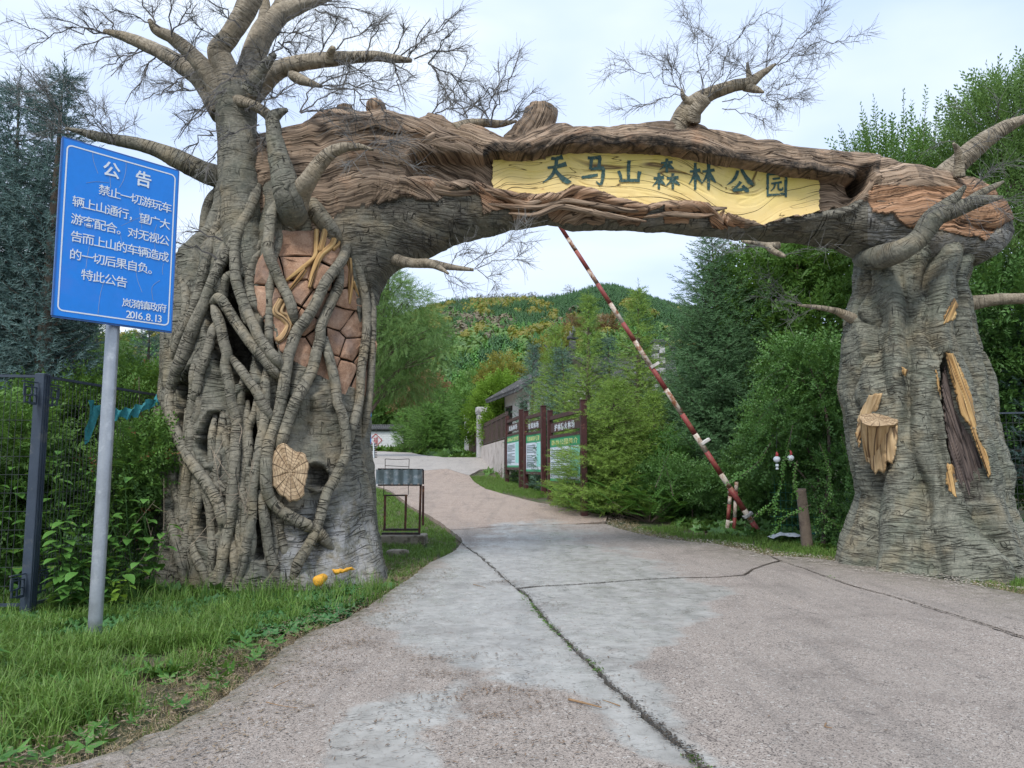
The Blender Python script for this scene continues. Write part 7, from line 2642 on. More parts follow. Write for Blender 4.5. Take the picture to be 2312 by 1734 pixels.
LB = [lob_px(2270, 300, 110, 90, 15), lob_px(2330, 430, 130, 110, 15), lob_px(2230, 390, 90, 70, 15.5), lob_px(2300, 560, 120, 110, 15), lob_px(2390, 280, 110, 120, 15), lob_px(2260, 250, 60, 50, 15)]
leafy('broadleaf_tree', 'light green leafy tree at the upper right edge behind the crooked limb', 'tree', gb(2330, 15.2), LB, 4200, M_WILLOW, T_WAND, .55, trunk=.15, seed=45, gaps=.10, upw=1.0)
LB = [lob_px(2280, 700, 110, 100, 14.9), lob_px(2350, 850, 120, 120, 14.9), lob_px(2260, 820, 70, 90, 15.3), lob_px(2290, 950, 90, 80, 15.2), lob_px(2380, 1050, 90, 90, 15.2)]
leafy('broadleaf_tree', 'dark green leafy tree in shade right of the right trunk', 'tree', gb(2330, 15.6), LB, 5200, M_DGREEN, T_LEAF, .34, trunk=.12, seed=46, gaps=.03)
b = gb(2330, 14.6)
conifer('blue_spruce', 'small blue spruce at the right edge beside the right trunk', 'spruce tree', b, hgt(720, 2330, 14.6), 1.0, M_BSPR, T_SPR, .16, 90, 1., 'blue spruces', low=.3, seed=7)
# small leaved shrub by the wooden post
LB = [lob_px(1870, 1000, 80, 95, 16.0), lob_px(1790, 960, 100, 80, 16.2), lob_px(1885, 1110, 42, 90, 15.2), lob_px(1860, 860, 80, 90, 16.2), lob_px(1740, 1010, 50, 50, 16.0), lob_px(1897, 1190, 26, 55, 15.0), lob_px(1835, 1050, 50, 36, 16.2), lob_px(1780, 830, 60, 60, 16.4)]
leafy('leafy_shrub', 'small leaved dark green shrub overhanging the wooden post and green wire fence', 'shrub', gb(1850, 15.2), LB, 4200, M_DGREEN, T_OVAL, .30, trunk=.05, seed=47, upw=-.1, gaps=.09, extra=(M_BROAD, 900))
# drooping sprays of that shrub
def sprays(name, label, cat, base, lines, d, mat, tmpl, size, step=.09, group=None):
    r = thing(name, label, cat, base, group)
    pos, dr = [], []
    mb = MB()
    for ln in lines:
        q, _ = spline([(*P(x, y, d), 0) for x, y in ln], step)
        mb.tube(q[:, :3], np.linspace(.007, .002, len(q)), 4, cap=False)
        T = np.gradient(q[:, :3], axis=0)
        for k in range(len(q)):
            pos.append(q[k, :3])
            dr.append(T[k] / (np.linalg.norm(T[k]) + 1e-9) + rng.normal(0, .18, 3))
    c = Crown()
    c.add(*stamp(*tmpl, np.array(pos), basis(np.array(dr), rng.random(len(dr)) * 6.28), np.full(len(pos), size) * rng.uniform(.8, 1.2, len(pos))))
    c.out('foliage', mat, r)
    mb.out('stems', M_TRK, r, kind='stuff')
    return r
sprays('leafy_sprays', 'long drooping leafy sprays hanging from the shrub left of the wooden post', 'shrub', gb(1760, 14.3),
       [[(1790, 960), (1770, 1050), (1765, 1090), (1748, 1140)], [(1800, 1040), (1795, 1070), (1790, 1105)], [(1740, 1000), (1715, 1040), (1682, 1068), (1670, 1075)], [(1830, 1140), (1800, 1155), (1770, 1175), (1758, 1188)],
        [(1780, 870), (1745, 905), (1728, 945), (1722, 965)], [(1770, 830), (1735, 850), (1712, 870)], [(1850, 1000), (1870, 1060), (1878, 1120)], [(1700, 1170), (1722, 1150), (1745, 1150)],
        [(1760, 900), (1725, 930), (1700, 985)], [(1900, 980), (1915, 1030), (1912, 1080)], [(1850, 1150), (1880, 1180), (1905, 1190)], [(1480, 1100), (1500, 1050), (1515, 1010)], [(1520, 1120), (1505, 1060), (1495, 1030)]],
       14.2, M_BROAD, T_OVAL, .24)
# low undergrowth under the spruce and between
for k, (px, d, lobs, n, m, tm, sz, lab) in enumerate([
    (1560, 18.9, [lob_px(1560, 1095, 90, 42, 18.9), lob_px(1500, 1080, 60, 42, 19.1), lob_px(1625, 1110, 60, 40, 18.7)], 2200, M_DGREEN, T_LEAF2, .25, 'low dark leafy shrub under the spruce left of the barrier stand'),
    (1745, 18.2, [lob_px(1740, 1120, 70, 50, 18.2), lob_px(1700, 1060, 70, 60, 18.6), lob_px(1800, 1110, 60, 70, 18.2)], 2200, M_DGREEN, T_LEAF2, .25, 'low dark leafy shrub behind the foot of the barrier pole'),
    (1500, 19.6, [lob_px(1515, 1030, 40, 50, 19.6), lob_px(1480, 1050, 50, 50, 19.8)], 1000, M_BROAD, T_LEAF2, .28, 'light leafy shrub left of the dark spruce')]):
    leafy('leafy_shrub', lab, 'shrub', gb(px, d), lobs, n, m, tm, sz, group='low shrubs under the spruce', trunk=.02, seed=70 + k, limbs=False)
# fern leaved shrubs
def fronds(label, px, d, hgt_, n, seed, spread=1.):
    b = gb(px, d)
    r = thing('fern_shrub', label, 'shrub', b, 'fern leaved shrubs along the verge')
    rg = np.random.default_rng(seed)
    pos, dr, sc, rl = [], [], [], []
    mb = MB()
    for k in range(n):
        a = rg.random() * 6.283
        o = b + [rg.normal(0, .38) * spread, rg.normal(0, .25), rg.uniform(.05, .75) * hgt_]
        dv = np.array([math.cos(a), math.sin(a) * .8 - .2, rg.uniform(.35, 1.1)])
        pos.append(o)
        dr.append(dv)
        sc.append(rg.uniform(.42, .68))
        rl.append(math.pi / 2 + rg.normal(0, .3))
        if k % 6 == 0:
            mb.tube([b + [0, 0, -.05], o], [.010, .005], 4, cap=False)
    R = basis(np.array(dr), np.zeros(n))
    # keep the frond's face upward: arch axis is -y of the template
    c = Crown()
    c.add(*stamp(*T_PINN, np.array(pos), R, np.array(sc)))
    c.out('foliage', M_FERN, r)
    mb.out('stems', M_TRK, r, kind='stuff')
M_FERN = leaf_mat('fern_leaves', (.040, .13, .022), (.13, .29, .055), (.32, .16, .04), .04, .3)
fronds('yellowish fern leaved shrub under the larch boughs by the nearest board', 1338, 20.4, .95, 100, 1, 1.2)
fronds('green fern leaved shrub in the middle of the low row along the verge', 1400, 19.2, .9, 95, 2, 1.1)
fronds('green fern leaved shrub nearest the barrier stand', 1465, 18.6, .9, 95, 3, 1.1)
fronds('small fern leaved shrub at the foot of the nearest board post', 1300, 20.9, .7, 60, 5, .9)
fronds('small fern leaved shrub deep in the shade under the larch', 1490, 19.3, 1.5, 60, 4)

# ------------------------------------------------------------------ left thicket behind the fence
LBs = [
 (40, 10.4, [lob_px(20, 1010, 90, 90, 9.6), lob_px(60, 1120, 90, 80, 9.9), lob_px(-30, 1200, 90, 90, 10.2), lob_px(90, 940, 60, 60, 10.6)], 2200, M_GREEN, T_LEAF, .27, 'leafy green shrub behind the fence at the left edge'),
 (150, 10.8, [lob_px(150, 960, 70, 70, 10.8), lob_px(180, 1060, 80, 70, 10.8), lob_px(130, 1140, 80, 70, 10.6), lob_px(210, 900, 60, 40, 11.2)], 2600, M_GREEN, T_LEAF2, .27, 'dark green shrub behind the fence left of the notice pole'),
 (290, 11.2, [lob_px(290, 940, 70, 60, 11.4), lob_px(320, 1040, 60, 80, 10.3), lob_px(270, 1110, 70, 80, 10.4), lob_px(330, 880, 40, 40, 11.8), lob_px(310, 1200, 50, 60, 10.8)], 3000, M_GREEN, T_LEAF2, .26, 'dark green shrub filling the gap between the notice pole and the trunk'),
 (240, 13.5, [lob_px(180, 880, 130, 50, 13.5), lob_px(300, 900, 100, 60, 13.5), lob_px(60, 930, 140, 90, 13.5), lob_px(200, 1010, 200, 100, 13.8)], 4200, M_GREEN, T_LEAF, .32, 'mid green thicket standing farther back behind the fence'),
]
for k, (px, d, lobs, n, m, tm, sz, lab) in enumerate(LBs):
    leafy('leafy_shrub', lab, 'shrub', gb(px, d), lobs, n, m, tm, sz, group='shrubs behind the left fence', trunk=.03, seed=80 + k, gaps=.04, extra=(M_REDL, 60) if k in (2, 3) else None)
# far backdrop woods on both sides so the horizon never shows bare
for k, (px, d, rx, top_, n, lab) in enumerate([(-60, 24, 260, 860, 2600, 'dark green bushy tree far behind the left fence'), (330, 30, 230, 850, 2600, 'green bushy tree far behind the left trunk'), (2420, 24, 300, 620, 4200, 'tall dark tree behind the right trunk at the edge'), (2080, 26, 200, 640, 3600, 'green tree hidden behind the right trunk')]):
    cy = (top_ + 1050) / 2
    ry = (1050 - top_) / 2
    leafy('background_tree', lab, 'tree', gb(px, d), [lob_px(px - rx * .4, cy, rx * .6, ry * 1.1, d), lob_px(px + rx * .4, cy + 10, rx * .6, ry, d), lob_px(px, cy - ry * .4, rx * .5, ry * .7, d), lob_px(px, 1040, rx, 60, d)], n, M_GREEN if k < 2 else M_DGREEN, T_LEAF, .42, group='trees filling the background', trunk=.12, seed=90 + k, gaps=.02)

# plants with large leaves in front of the fence
def bigleaf(label, px, d, n, hh, seed, size=.16, mat=None, spread=.25, px2=None):
    b = gb(px, d)
    r = thing('broadleaf_plant', label, 'plant', b, 'large leaved weeds at the fence')
    rg = np.random.default_rng(seed)
    V, F, R_, mb = [], [], [], MB()
    st_mb = MB()
    for s in range(max(2, n // 9)):
        tip = b + [rg.normal(0, spread), rg.normal(0, .12), hh * rg.uniform(.5, 1.1)]
        o = b + [rg.normal(0, spread * .3), rg.normal(0, .05), -.05]
        q, _ = spline([(*o, 0), (*((o + tip) / 2 + rg.normal(0, .05, 3)), 0), (*tip, 0)], .05)
        st_mb.tube(q[:, :3], np.linspace(.008, .003, len(q)), 5, cap=False)
        for k in range(9):
            t_ = .3 + .7 * k / 8
            p = q[int(t_ * (len(q) - 1)), :3]
            a = k * 2.4 + rg.random()
            dv = np.array([math.cos(a), math.sin(a) - .25, rg.uniform(-.25, .35)])
            L = size * rg.uniform(.6, 1.15) * (1.1 - .4 * t_)
            dv /= np.linalg.norm(dv)
            sdx = np.cross(dv, [0, 0, 1])
            sdx /= np.linalg.norm(sdx)
            nn = np.cross(sdx, dv)
            n0 = len(V)
            # 7 rows x 3
            for i_ in range(7):
                t2 = i_ / 6
                w_ = L * .34 * math.sin(math.pi * min(1, t2 * .92 + .04) ** .75)
                c = p + dv * (.04 + L * t2) + nn * (-.28 * L * t2 * t2)
                V += [c - sdx * w_ + nn * w_ * .25, c, c + sdx * w_ + nn * w_ * .25]
                R_ += [rg.random() * .2 + .3] * 3
                R_[-3:] = [(R_[-1] + (k * .07)) % 1] * 3
            for i_ in range(6):
                for j_ in range(2):
                    q_ = n0 + i_ * 3 + j_
                    F.append([q_, q_ + 1, q_ + 4, q_ + 3])
    mk('foliage', V, np.array(F), mat or M_BROAD, r, {'rnd': np.array(R_)}, True)
    st_mb.out('stems', M_GREEN, r, kind='stuff')
bigleaf('large leaved green weed between the fence post and the notice pole', 165, 8.5, 80, 1.0, 1, .21, spread=.34)
bigleaf('tall weed with large leaves climbing the wire mesh beside the post', 130, 9.1, 70, 1.9, 11, .20, spread=.35)
bigleaf('tall weed with large leaves between the notice pole and the trunk', 262, 9.5, 80, 1.7, 12, .19, spread=.32)
bigleaf('glossy leaved green weed close behind the notice pole', 205, 8.8, 60, .95, 2, .19)
bigleaf('bright green leafy weed just right of the notice pole', 282, 9.0, 40, .45, 3, .15, M_BRIGHT, .18)
bigleaf('tall large leaved weed leaning over the outermost root', 318, 9.3, 70, 1.5, 4, .19, spread=.3)
bigleaf('large leaved weed twining in the wire at the left edge', 15, 9.0, 80, 1.7, 5, .19, spread=.4)
bigleaf('large leaves showing above the fence rail at the left', 100, 10.2, 18, 2.9, 6, .20, spread=.2)
bigleaf('green weed low at the outer roots', 345, 9.5, 36, .55, 7, .13, spread=.2)
bigleaf('pale green dock leaves in the grass at the lower left edge', 25, 6.1, 14, .18, 8, .28, M_BROAD, .22)
# dead stems by the trunk
DS = thing('dry_stems', 'thin dry leafless stems leaning among the roots of the left trunk', 'dry stems', gb(470, 9.7))
mb = MB()
rg = np.random.default_rng(4)
for a_, b_ in [((370, 1340), (430, 1150)), ((350, 1330), (370, 1080)), ((425, 1240), (540, 1110)), ((520, 1080), (470, 1000)), ((560, 1165), (540, 1090)), ((556, 1170), (555, 1100)), ((552, 1160), (570, 1060)), ((500, 1120), (480, 1020)), ((590, 1310), (630, 1270)), ((380, 1250), (300, 1330)), ((200, 1300), (350, 1130)),
               ((300, 1290), (345, 1190)), ((360, 1210), (400, 1290)), ((540, 1000), (500, 930)), ((565, 1080), (580, 1020))]:
    A_0, B_0 = P(*a_, 9.75), P(*b_, 9.7)
    m = (A_0 + B_0) / 2 + rg.normal(0, .05, 3)
    q, _ = spline([(*A_0, 0), (*m, 0), (*B_0, 0)], .05)
    mb.tube(q[:, :3], np.linspace(.006, .002, len(q)), 4, cap=False)
    for _k in range(4):
        i_ = rg.integers(1, len(q) - 1)
        e = q[i_, :3] + rg.normal(0, .13, 3)
        mb.tube([q[i_, :3], e], [.003, .0015], 3, cap=False)
mb.out('stems', plain('dry_stem', (.30, .24, .18), .9, .3, 5, .2), DS, kind='stuff')

# ------------------------------------------------------------------ bare trees on the slope
def bare_tree(label, px, d, H, seed, mat=M_BARE, trunk_r=.09, group='bare trees on the slope', levels=4, spread=.55, foliage=None):
    b = gb(px, d) if not isinstance(px, np.ndarray) else px
    r = thing('bare_tree', label, 'bare tree', b, group)
    rg = np.random.default_rng(seed)
    V, F, n = [], [], 0
    tips = []
    def grow(p, dv, L, rr, lev):
        nonlocal n
        k = 4
        pts = [p]
        for _ in range(k):
            dv = dv + rg.normal(0, .13, 3) + [0, 0, .05]
            dv = dv / np.linalg.norm(dv)
            pts.append(pts[-1] + dv * L / k)
        pts = np.array(pts)
        S_ = sweep(pts, np.linspace(rr, rr * .55, k + 1), 3 if lev < levels - 1 else 6)
        m = S_.shape[1]
        V.append(S_.reshape(-1, 3))
        F.append(gridf(k + 1, m, True) + n)
        n += (k + 1) * m
        if lev == 0:
            tips.append(pts[-1])
            return
        for c in range(rg.integers(3, 6)):
            i_ = rg.integers(1, k + 1)
            d2 = dv + rg.normal(0, spread, 3)
            d2 /= np.linalg.norm(d2)
            grow(pts[i_], d2, L * rg.uniform(.5, .72), rr * .55, lev - 1)
    grow(np.array(b, float) - [0, 0, .1], np.array([0, 0, 1.]), H * .42, trunk_r, levels)
    mk('branches', np.vstack(V), np.vstack(F), mat, r)
    if foliage:
        tp = np.array(tips)
        i_ = rg.choice(len(tp), foliage[1])
        c = Crown()
        c.add(*stamp(*foliage[2], tp[i_] + rg.normal(0, .15, (len(i_), 3)), basis(rg.normal(0, 1, (len(i_), 3)), rg.random(len(i_)) * 6), np.full(len(i_), foliage[3])))
        c.out('crown', foliage[0], r)
    return r
bare_tree('bare brown tree with a rounded crown beyond the gate', 1030, 72, 8.4, 1, trunk_r=.13)
bare_tree('pale leafless tree left of the brown bare tree', 985, 74, 5.0, 2, M_TRKG, .08)
bare_tree('pale thin leafless tree near the house roof', 1100, 70, 6.2, 3, M_TRKG, .07)
bare_tree('leafless tree with crooked boughs above the hall roof by the barrier', 1520, 52, 7.5, 4, M_TRKG, .09)
bare_tree('leafless pale tree behind the conifers above the hall', 1360, 60, 8.6, 5, M_TRKG, .08)
bare_tree('small leafless shrub in front of the plastered boundary wall', 1130, 33, 1.3, 6, M_TRK, .03, levels=3)
# ------------------------------------------------------------------ hill and its forest
HR = [(-2600, 980), (-1200, 900), (-300, 780), (300, 760), (700, 770), (850, 745), (960, 708), (1010, 690), (1060, 688), (1130, 686), (1240, 684), (1290, 674), (1330, 662), (1365, 652), (1400, 656), (1450, 672), (1500, 690), (1560, 708), (1650, 735), (1800, 770), (2100, 800), (2600, 830), (4200, 960)]
hrx, hry = zip(*HR)
def hz(x, y):
    x, y = np.asarray(x, float), np.asarray(y, float)
    px = 1156 + FPX * x / np.maximum(y, 1)
    yr = 340.
    ang = (1052 - np.interp(px, hrx, hry)) / FPX
    top = 1.6 + ang * yr * 1.0
    t = np.clip((y - 92) / (yr - 92), 0, 1)
    base = gz(np.minimum(y, 95))
    # a nearer spur, then a shallow valley, then the ridge
    z = base + (top - base) * (t ** .92)
    z = z + 3.2 * np.sin(t * math.pi) * (fbm(x / 45, y / 45, 0, 3, 5) - .5) * 2
    z = np.where(y > yr, top - (y - yr) * .10 + 6 * (fbm(x / 80, y / 80, 0, 2, 8) - .5) * np.clip((y - yr) / 60, 0, 1), z)
    return z
def hill_mat():
    t = NT('hill_ground', .95)
    g = t.geo()
    n = t.noise(g, .06, 6, .65)
    c = t.ramp(n, [(.35, (.035, .065, .022)), (.5, (.07, .09, .03)), (.62, (.12, .10, .05))])
    return t.fin(c, .95, t.bump(t.noise(g, .6, 5, .7), 1., .6))
M_HILL = hill_mat()
hx = np.linspace(-1.6, 1.9, 300)
hy = np.concatenate([np.linspace(90, 360, 150), np.linspace(365, 700, 20)])
HX, HY = np.meshgrid(hx, hy)
HX = HX * HY
HZ = hz(HX, HY) - .1
HZ[0] -= 4
mk('hill', np.stack([HX, HY, HZ], -1), gridf(*HX.shape), M_HILL, kind='structure')

# tree templates for the far forest
def t_cone(seed, k=34):
    r = np.random.default_rng(seed)
    V, F = [], []
    for i in range(k):
        t = i / k
        a = i * 2.4 + r.random()
        rr = .30 * (1 - t) ** .8 + .02
        c = np.array([math.cos(a) * rr * .35, math.sin(a) * rr * .35, t * .93])
        e = np.array([math.cos(a) * rr * 1.1, math.sin(a) * rr * 1.1, t * .93 - .03 + .08 * r.random()])
        s = np.array([-math.sin(a), math.cos(a), 0]) * rr * .55
        u = np.array([0, 0, .13])
        n = len(V)
        V += [c + u, e - s * .6, e + s * .6, c - u * .3]
        F += [[n, n + 1, n + 2], [n + 3, n + 2, n + 1]]
    n = len(V)
    V += [(-.02, 0, .8), (.02, 0, .8), (0, 0, 1.05)]
    F.append([n, n + 1, n + 2])
    return np.array(V), [np.array(F)]
def t_round(seed, k=46, flat=.8):
    r = np.random.default_rng(seed)
    V, F = [], []
    for i in range(k):
        d = r.normal(0, 1, 3)
        d /= np.linalg.norm(d)
        c = d * r.uniform(.24, .42) * [1, 1, flat] + [0, 0, .55]
        a = r.normal(0, 1, 3)
        a -= d * (a @ d) * .6
        a /= np.linalg.norm(a)
        b_ = np.cross(d, a)
        s = r.uniform(.07, .13)
        n = len(V)
        V += [c - a * s, c + b_ * s, c + a * s, c - b_ * s]
        F += [[n, n + 1, n + 2], [n, n + 2, n + 3]]
    n = len(V)
    V += [(-.02, 0, 0), (.02, 0, 0), (0, 0, .6)]
    F.append([n, n + 1, n + 2])
    return np.array(V), [np.array(F)]
TC, TR = t_cone(1), t_round(2)
rg = np.random.default_rng(21)
M_FCON = leaf_mat('forest_conifer', (.034, .115, .026), (.14, .32, .065), trans=.1, big=.05)
M_FDARK = leaf_mat('forest_dark', (.024, .075, .028), (.085, .19, .065), trans=.1, big=.05)
def in_view(x, y, lo=700, hi=2000):
    p = 1156 + FPX * x / y
    return (p > lo) & (p < hi)
# candidate spots by depth so that the picture is evenly filled
N = 15000
py_ = rg.random(N)
Y = 92 + 262 * rg.random(N) ** .85
PXs = np.where(rg.random(N) < .78, rg.uniform(820, 1640, N), rg.uniform(-400, 2900, N))
X = (PXs - 1156) / FPX * Y
Z = hz(X, Y)
ppx, ppy = proj(np.stack([X, Y, Z], 1))
pn = fbm(ppx / 60, ppy / 30, 0, 3, 12)
ppn = fbm(ppx / 35 + 9, ppy / 22, 0, 3, 14)
yellow = (ppy < 790) & (ppy > 690) & (ppx < 1260) & (pn > .56)
yel2 = (ppn > .73) & (ppy > 700)
brown = (ppy < 800) & (ppy > 715) & (pn < .42) & (ppx < 1300) & (ppx > 1000)
brown |= (ppy < 860) & (ppy > 740) & (ppx > 1240) & (ppx < 1440) & (ppn < .42)
dark = (ppy < 760) & ~(yellow | brown) | (ppn < .40) & (ppy > 740)
pale = (ppy > 760) & (ppn > .56) & ~yel2
yellow &= rg.random(N) < .45
brown &= rg.random(N) < .3
kinds = np.where(yellow | yel2, 2, np.where(brown, 3, np.where(pale, 4, np.where(dark, 1, 0))))
def forest(name, sel, tm, mat, hmin, hmax, sq=1.):
    n = sel.sum()
    h = rg.uniform(hmin, hmax, n)
    R = basis(np.tile([0, 0, 1.], (n, 1)) + rg.normal(0, .04, (n, 3)), rg.random(n) * 6.28)
    c = Crown()
    c.add(*stamp(*tm, np.stack([X[sel], Y[sel], Z[sel] - .15], 1), R, h))
    c.out(name, mat, None, kind='stuff')
keep = (Y > 100) | (rg.random(N) < .5)
forest('conifer_forest', (kinds == 0) & keep, TC, M_FCON, 2.6, 4.6)
forest('dark_forest', (kinds == 1) & keep, TC, M_FDARK, 2.8, 4.8)
forest('autumn_wood', (kinds == 2) & keep, TR, M_YELLOW, 3.2, 5.4)
forest('leafless_wood', (kinds == 3) & keep, TR, leaf_mat('leafless_crowns', (.085, .075, .045), (.19, .155, .095), trans=.05, big=.05), 3.0, 5.0)
forest('leafy_wood', (kinds == 4) & keep, TR, leaf_mat('forest_leaf', (.055, .12, .025), (.15, .25, .055), trans=.15, big=.05), 2.8, 4.8)

# single trees along the ridge line
def ridge_tree(px, top_y, wpx, label, dense, seed):
    d = 338.
    x = (px - 1156) / FPX * d
    zb = float(hz(x, d))
    b = np.array([x, d, zb - .3])
    H = P(px, top_y, d)[2] - zb
    rg_ = np.random.default_rng(seed)
    r = thing('ridge_tree', label, 'tree', b, 'thin trees on the ridge line')
    w_ = wpx / FPX * d / 2
    mb = MB()
    top = b + [rg_.normal(0, .2), 0, H]
    mb.tube([b, b + (top - b) * .5 + rg_.normal(0, .15, 3), top], [.16, .12, .05], 5)
    for k in range(9):
        t_ = rg_.uniform(.35, .9)
        o = b + (top - b) * t_
        e = o + [rg_.normal(0, w_ * .7), rg_.normal(0, w_ * .7), rg_.uniform(.2, .25 * H)]
        mb.tube([o, e], [.07, .03], 3, cap=False)
    mb.out('trunk', M_TRK, r)
    n = dense
    p = leafcloud([(top[0] + rg_.normal(0, .3), top[1], b[2] + H * .68, w_, w_, H * .30), (b[0] + rg_.normal(0, w_ * .6), b[1], b[2] + H * .55, w_ * .7, w_ * .7, H * .2), (b[0] + rg_.normal(0, w_ * .6), b[1], b[2] + H * .85, w_ * .6, w_ * .6, H * .14)], n, rg_, .2)
    c = Crown()
    c.add(*stamp(*T_LEAF, p[0], basis(p[1] + rg_.normal(0, .4, p[1].shape), rg_.random(n) * 6.28), np.full(n, .9)))
    c.out('crown', M_RIDGE, r)
M_RIDGE = leaf_mat('ridge_leaves', (.05, .06, .04), (.12, .12, .08), trans=.1)
for k, (px, ty, wpx, n, lab) in enumerate([
    (1032, 668, 14, 60, 'first small thin tree at the left end of the ridge row'), (1052, 668, 18, 70, 'thin pale crowned tree second from the left on the ridge'), (1081, 661, 18, 130, 'upright dark tree, third from the left on the ridge'),
    (1101, 664, 14, 90, 'slim tree just left of the close ridge pair'), (1114, 661, 15, 120, 'left tree of the close pair on the ridge'), (1133, 663, 17, 90, 'right tree of the close pair on the ridge'),
    (1145, 662, 11, 70, 'very slim tree in the middle of the ridge row'), (1165, 662, 24, 150, 'broad crowned tree in the middle of the ridge row'), (1188, 662, 18, 60, 'sparse tree right of the broad crowned one on the ridge'),
    (1209, 660, 26, 170, 'wide dark tree near the right end of the ridge row'), (1250, 662, 16, 90, 'small tree between the wide dark one and the tall airy one'), (1291, 644, 26, 110, 'tallest airy tree standing alone on the ridge'), (1342, 645, 14, 120, 'dark pointed tree on the hilltop left of its summit'), (1392, 644, 16, 130, 'dark pointed tree on the summit of the hill')]):
    ridge_tree(px, ty, wpx, lab, n, 200 + k)
# orange crowned trees in the middle distance
for k, (px, py2, d, H, m, lab) in enumerate([(1278, 775, 130, 9, M_YELLOW, 'yellow orange tree on the slope above the hall roof'), (1300, 740, 160, 9, M_RUSTL, 'rusty brown round tree on the slope left of the larch top'), (1372, 740, 160, 9, M_RUSTL, 'rusty brown round tree between the two tall larch tops'),
                                               (1235, 800, 120, 8, M_YELLOW, 'yellow green tree on the slope behind the house roof'), (1180, 790, 150, 7, M_YELLOW, 'small yellow tree low on the slope above the house')]):
    b = P(px, py2 + 30, d)
    b[2] = float(hz(b[0], d)) - .2
    zc = P(px, py2, d)[2]
    h2 = max(zc - b[2], 2.)
    leafy('slope_tree', lab, 'tree', b, [(b[0], d, zc, 1.9, 1.9, 2.3), (b[0] + 1.1, d, zc - 1.4, 1.6, 1.6, 1.6), (b[0] - 1.2, d, zc - 1.2, 1.5, 1.5, 1.6)], 520, m, T_LEAF, 1.2, group='coloured trees on the slope', trunk=.2, seed=130 + k, gaps=.02)
# ------------------------------------------------------------------ grass, weeds, litter
rg = np.random.default_rng(77)
FENCEX = lambda y: np.interp(y, [0, 8.2, 8.6, 10.9, 13], [-6.5, -6.0, -5.55, -5.0, -4.4])
def scatter(n, x0, x1, y0, y1, dens=None):
    x, y = rg.uniform(x0, x1, n), rg.uniform(y0, y1, n)
    px, py = proj(np.stack([x, y, gz(y)], 1))
    k = ~onroad(x, y) & (px > -120) & (px < 2450) & (py < 1850)
    if dens is not None:
        k &= rg.random(n) < dens(x, y)
    return x[k], y[k]
roadline = [tuple(p) for p in gL]
rightline = [tuple(p) for p in gR]
def tufts(name, x, y, tm, size, mat, up=.0, sink=.01, lean=.12):
    n = len(x)
    pos = np.stack([x, y, gz(y) - sink - .03], 1)
    d = np.tile([0, 0, 1.], (n, 1)) + rg.normal(0, lean, (n, 3))
    c = Crown()
    c.add(*stamp(*tm, pos, basis(d, rg.random(n) * 6.28), size))
    return c.out(name, mat, None, kind='stuff')
# near verge
x, y = scatter(30000, -7, -.3, 3.2, 10.5)
dl = polydist(x, y, roadline)
cl = fbm(x * 1.2, y * 1.2, 0, 3, 3)
grassy = np.clip((dl - .15 - .5 * fbm(x * 1.7, y * 1.7, 0, 3, 44)) / .35, 0, 1) * np.where(y > 8.0, np.clip(1.2 - (y - 8.0) * .9, .10, 1), 1) * np.clip((cl - .34) * 7, 0, 1)
k = rg.random(len(x)) < grassy
hh = (.10 + .13 * fbm(x * .8, y * .8, 0, 3, 6)) * np.clip(dl / .6, .35, 1) * rg.uniform(.45, 1.45, len(x))
tufts('grass', x[k], y[k], t_blades(10, 1., .042, 4, .8), hh[k], M_GRASS)
# dry fringe by the road
x, y = scatter(24000, -7, -.2, 3.2, 13.5)
dl = polydist(x, y, roadline)
k = (dl < .85 * (.4 + fbm(x * 1.5, y * 1.5, 0, 3, 9))) | (fbm(x * 1.3, y * 1.3, 0, 3, 46) > .62)
k &= rg.random(len(x)) < .8
tufts('dry_grass', x[k], y[k], t_blades(8, 1., .05, 14, 1.6), rg.uniform(.035, .10, k.sum()), M_DRY, lean=.8)
k2 = (dl < .8) & (rg.random(len(x)) < .14)
tufts('grass', x[k2], y[k2], t_blades(8, 1., .05, 15, 1.), rg.uniform(.04, .10, k2.sum()), M_GRASS)
# clover-like cover near the trunk
x, y = scatter(16000, -6.6, -1.0, 7.0, 10.8)
cl = fbm(x * 1.0, y * 1.0, 0, 3, 23)
dl = polydist(x, y, roadline)
k = (cl > .36) & (dl > .15) & (rg.random(len(x)) < np.clip((y - 7.2) * .9, 0, 1))
tufts('clover_cover', x[k], y[k], t_flatleaf(6, .55, .42, 8), rg.uniform(.08, .17, k.sum()), M_CLOVER, lean=.35)
x, y = scatter(2600, -7, -.5, 3.4, 9.5)
dl = polydist(x, y, roadline)
k = (dl > .15) & (rg.random(len(x)) < .55)
tufts('low_weeds', x[k], y[k], t_flatleaf(5, .9, .34, 18), rg.uniform(.06, .17, k.sum()), M_BROAD, lean=.4)
# verge beyond the trunk, round the rusty stand
x, y = scatter(16000, -6, -.3, 11.5, 34)
dl = polydist(x, y, roadline)
k = (dl > .08) & (x > -7)
tufts('grass', x[k], y[k], t_blades(10, 1., .075, 24, .7), rg.uniform(.06, .13, k.sum()), M_GRASS)
# right verge: a strip from the boards to the right trunk
x, y = scatter(60000, -.6, 9.5, 9.8, 37)
dr_ = polydist(x, y, rightline)
k = (dr_ < 2.4) & (rg.random(len(x)) < np.where(dr_ < .35, .35, 1.)) & (fbm(x, y, 0, 3, 4) > .32)
h_ = rg.uniform(.05, .13, len(x)) * np.clip(dr_ / .8, .4, 1.2)
tufts('grass', x[k], y[k], t_blades(9, 1., .075, 25, .7), h_[k], M_GRASS)
k = (dr_ < .75) & (y < 19) & (rg.random(len(x)) < .9)
tufts('dry_grass', x[k], y[k], t_blades(7, 1., .07, 26, 1.4), rg.uniform(.03, .08, k.sum()), M_DRY, lean=.6)
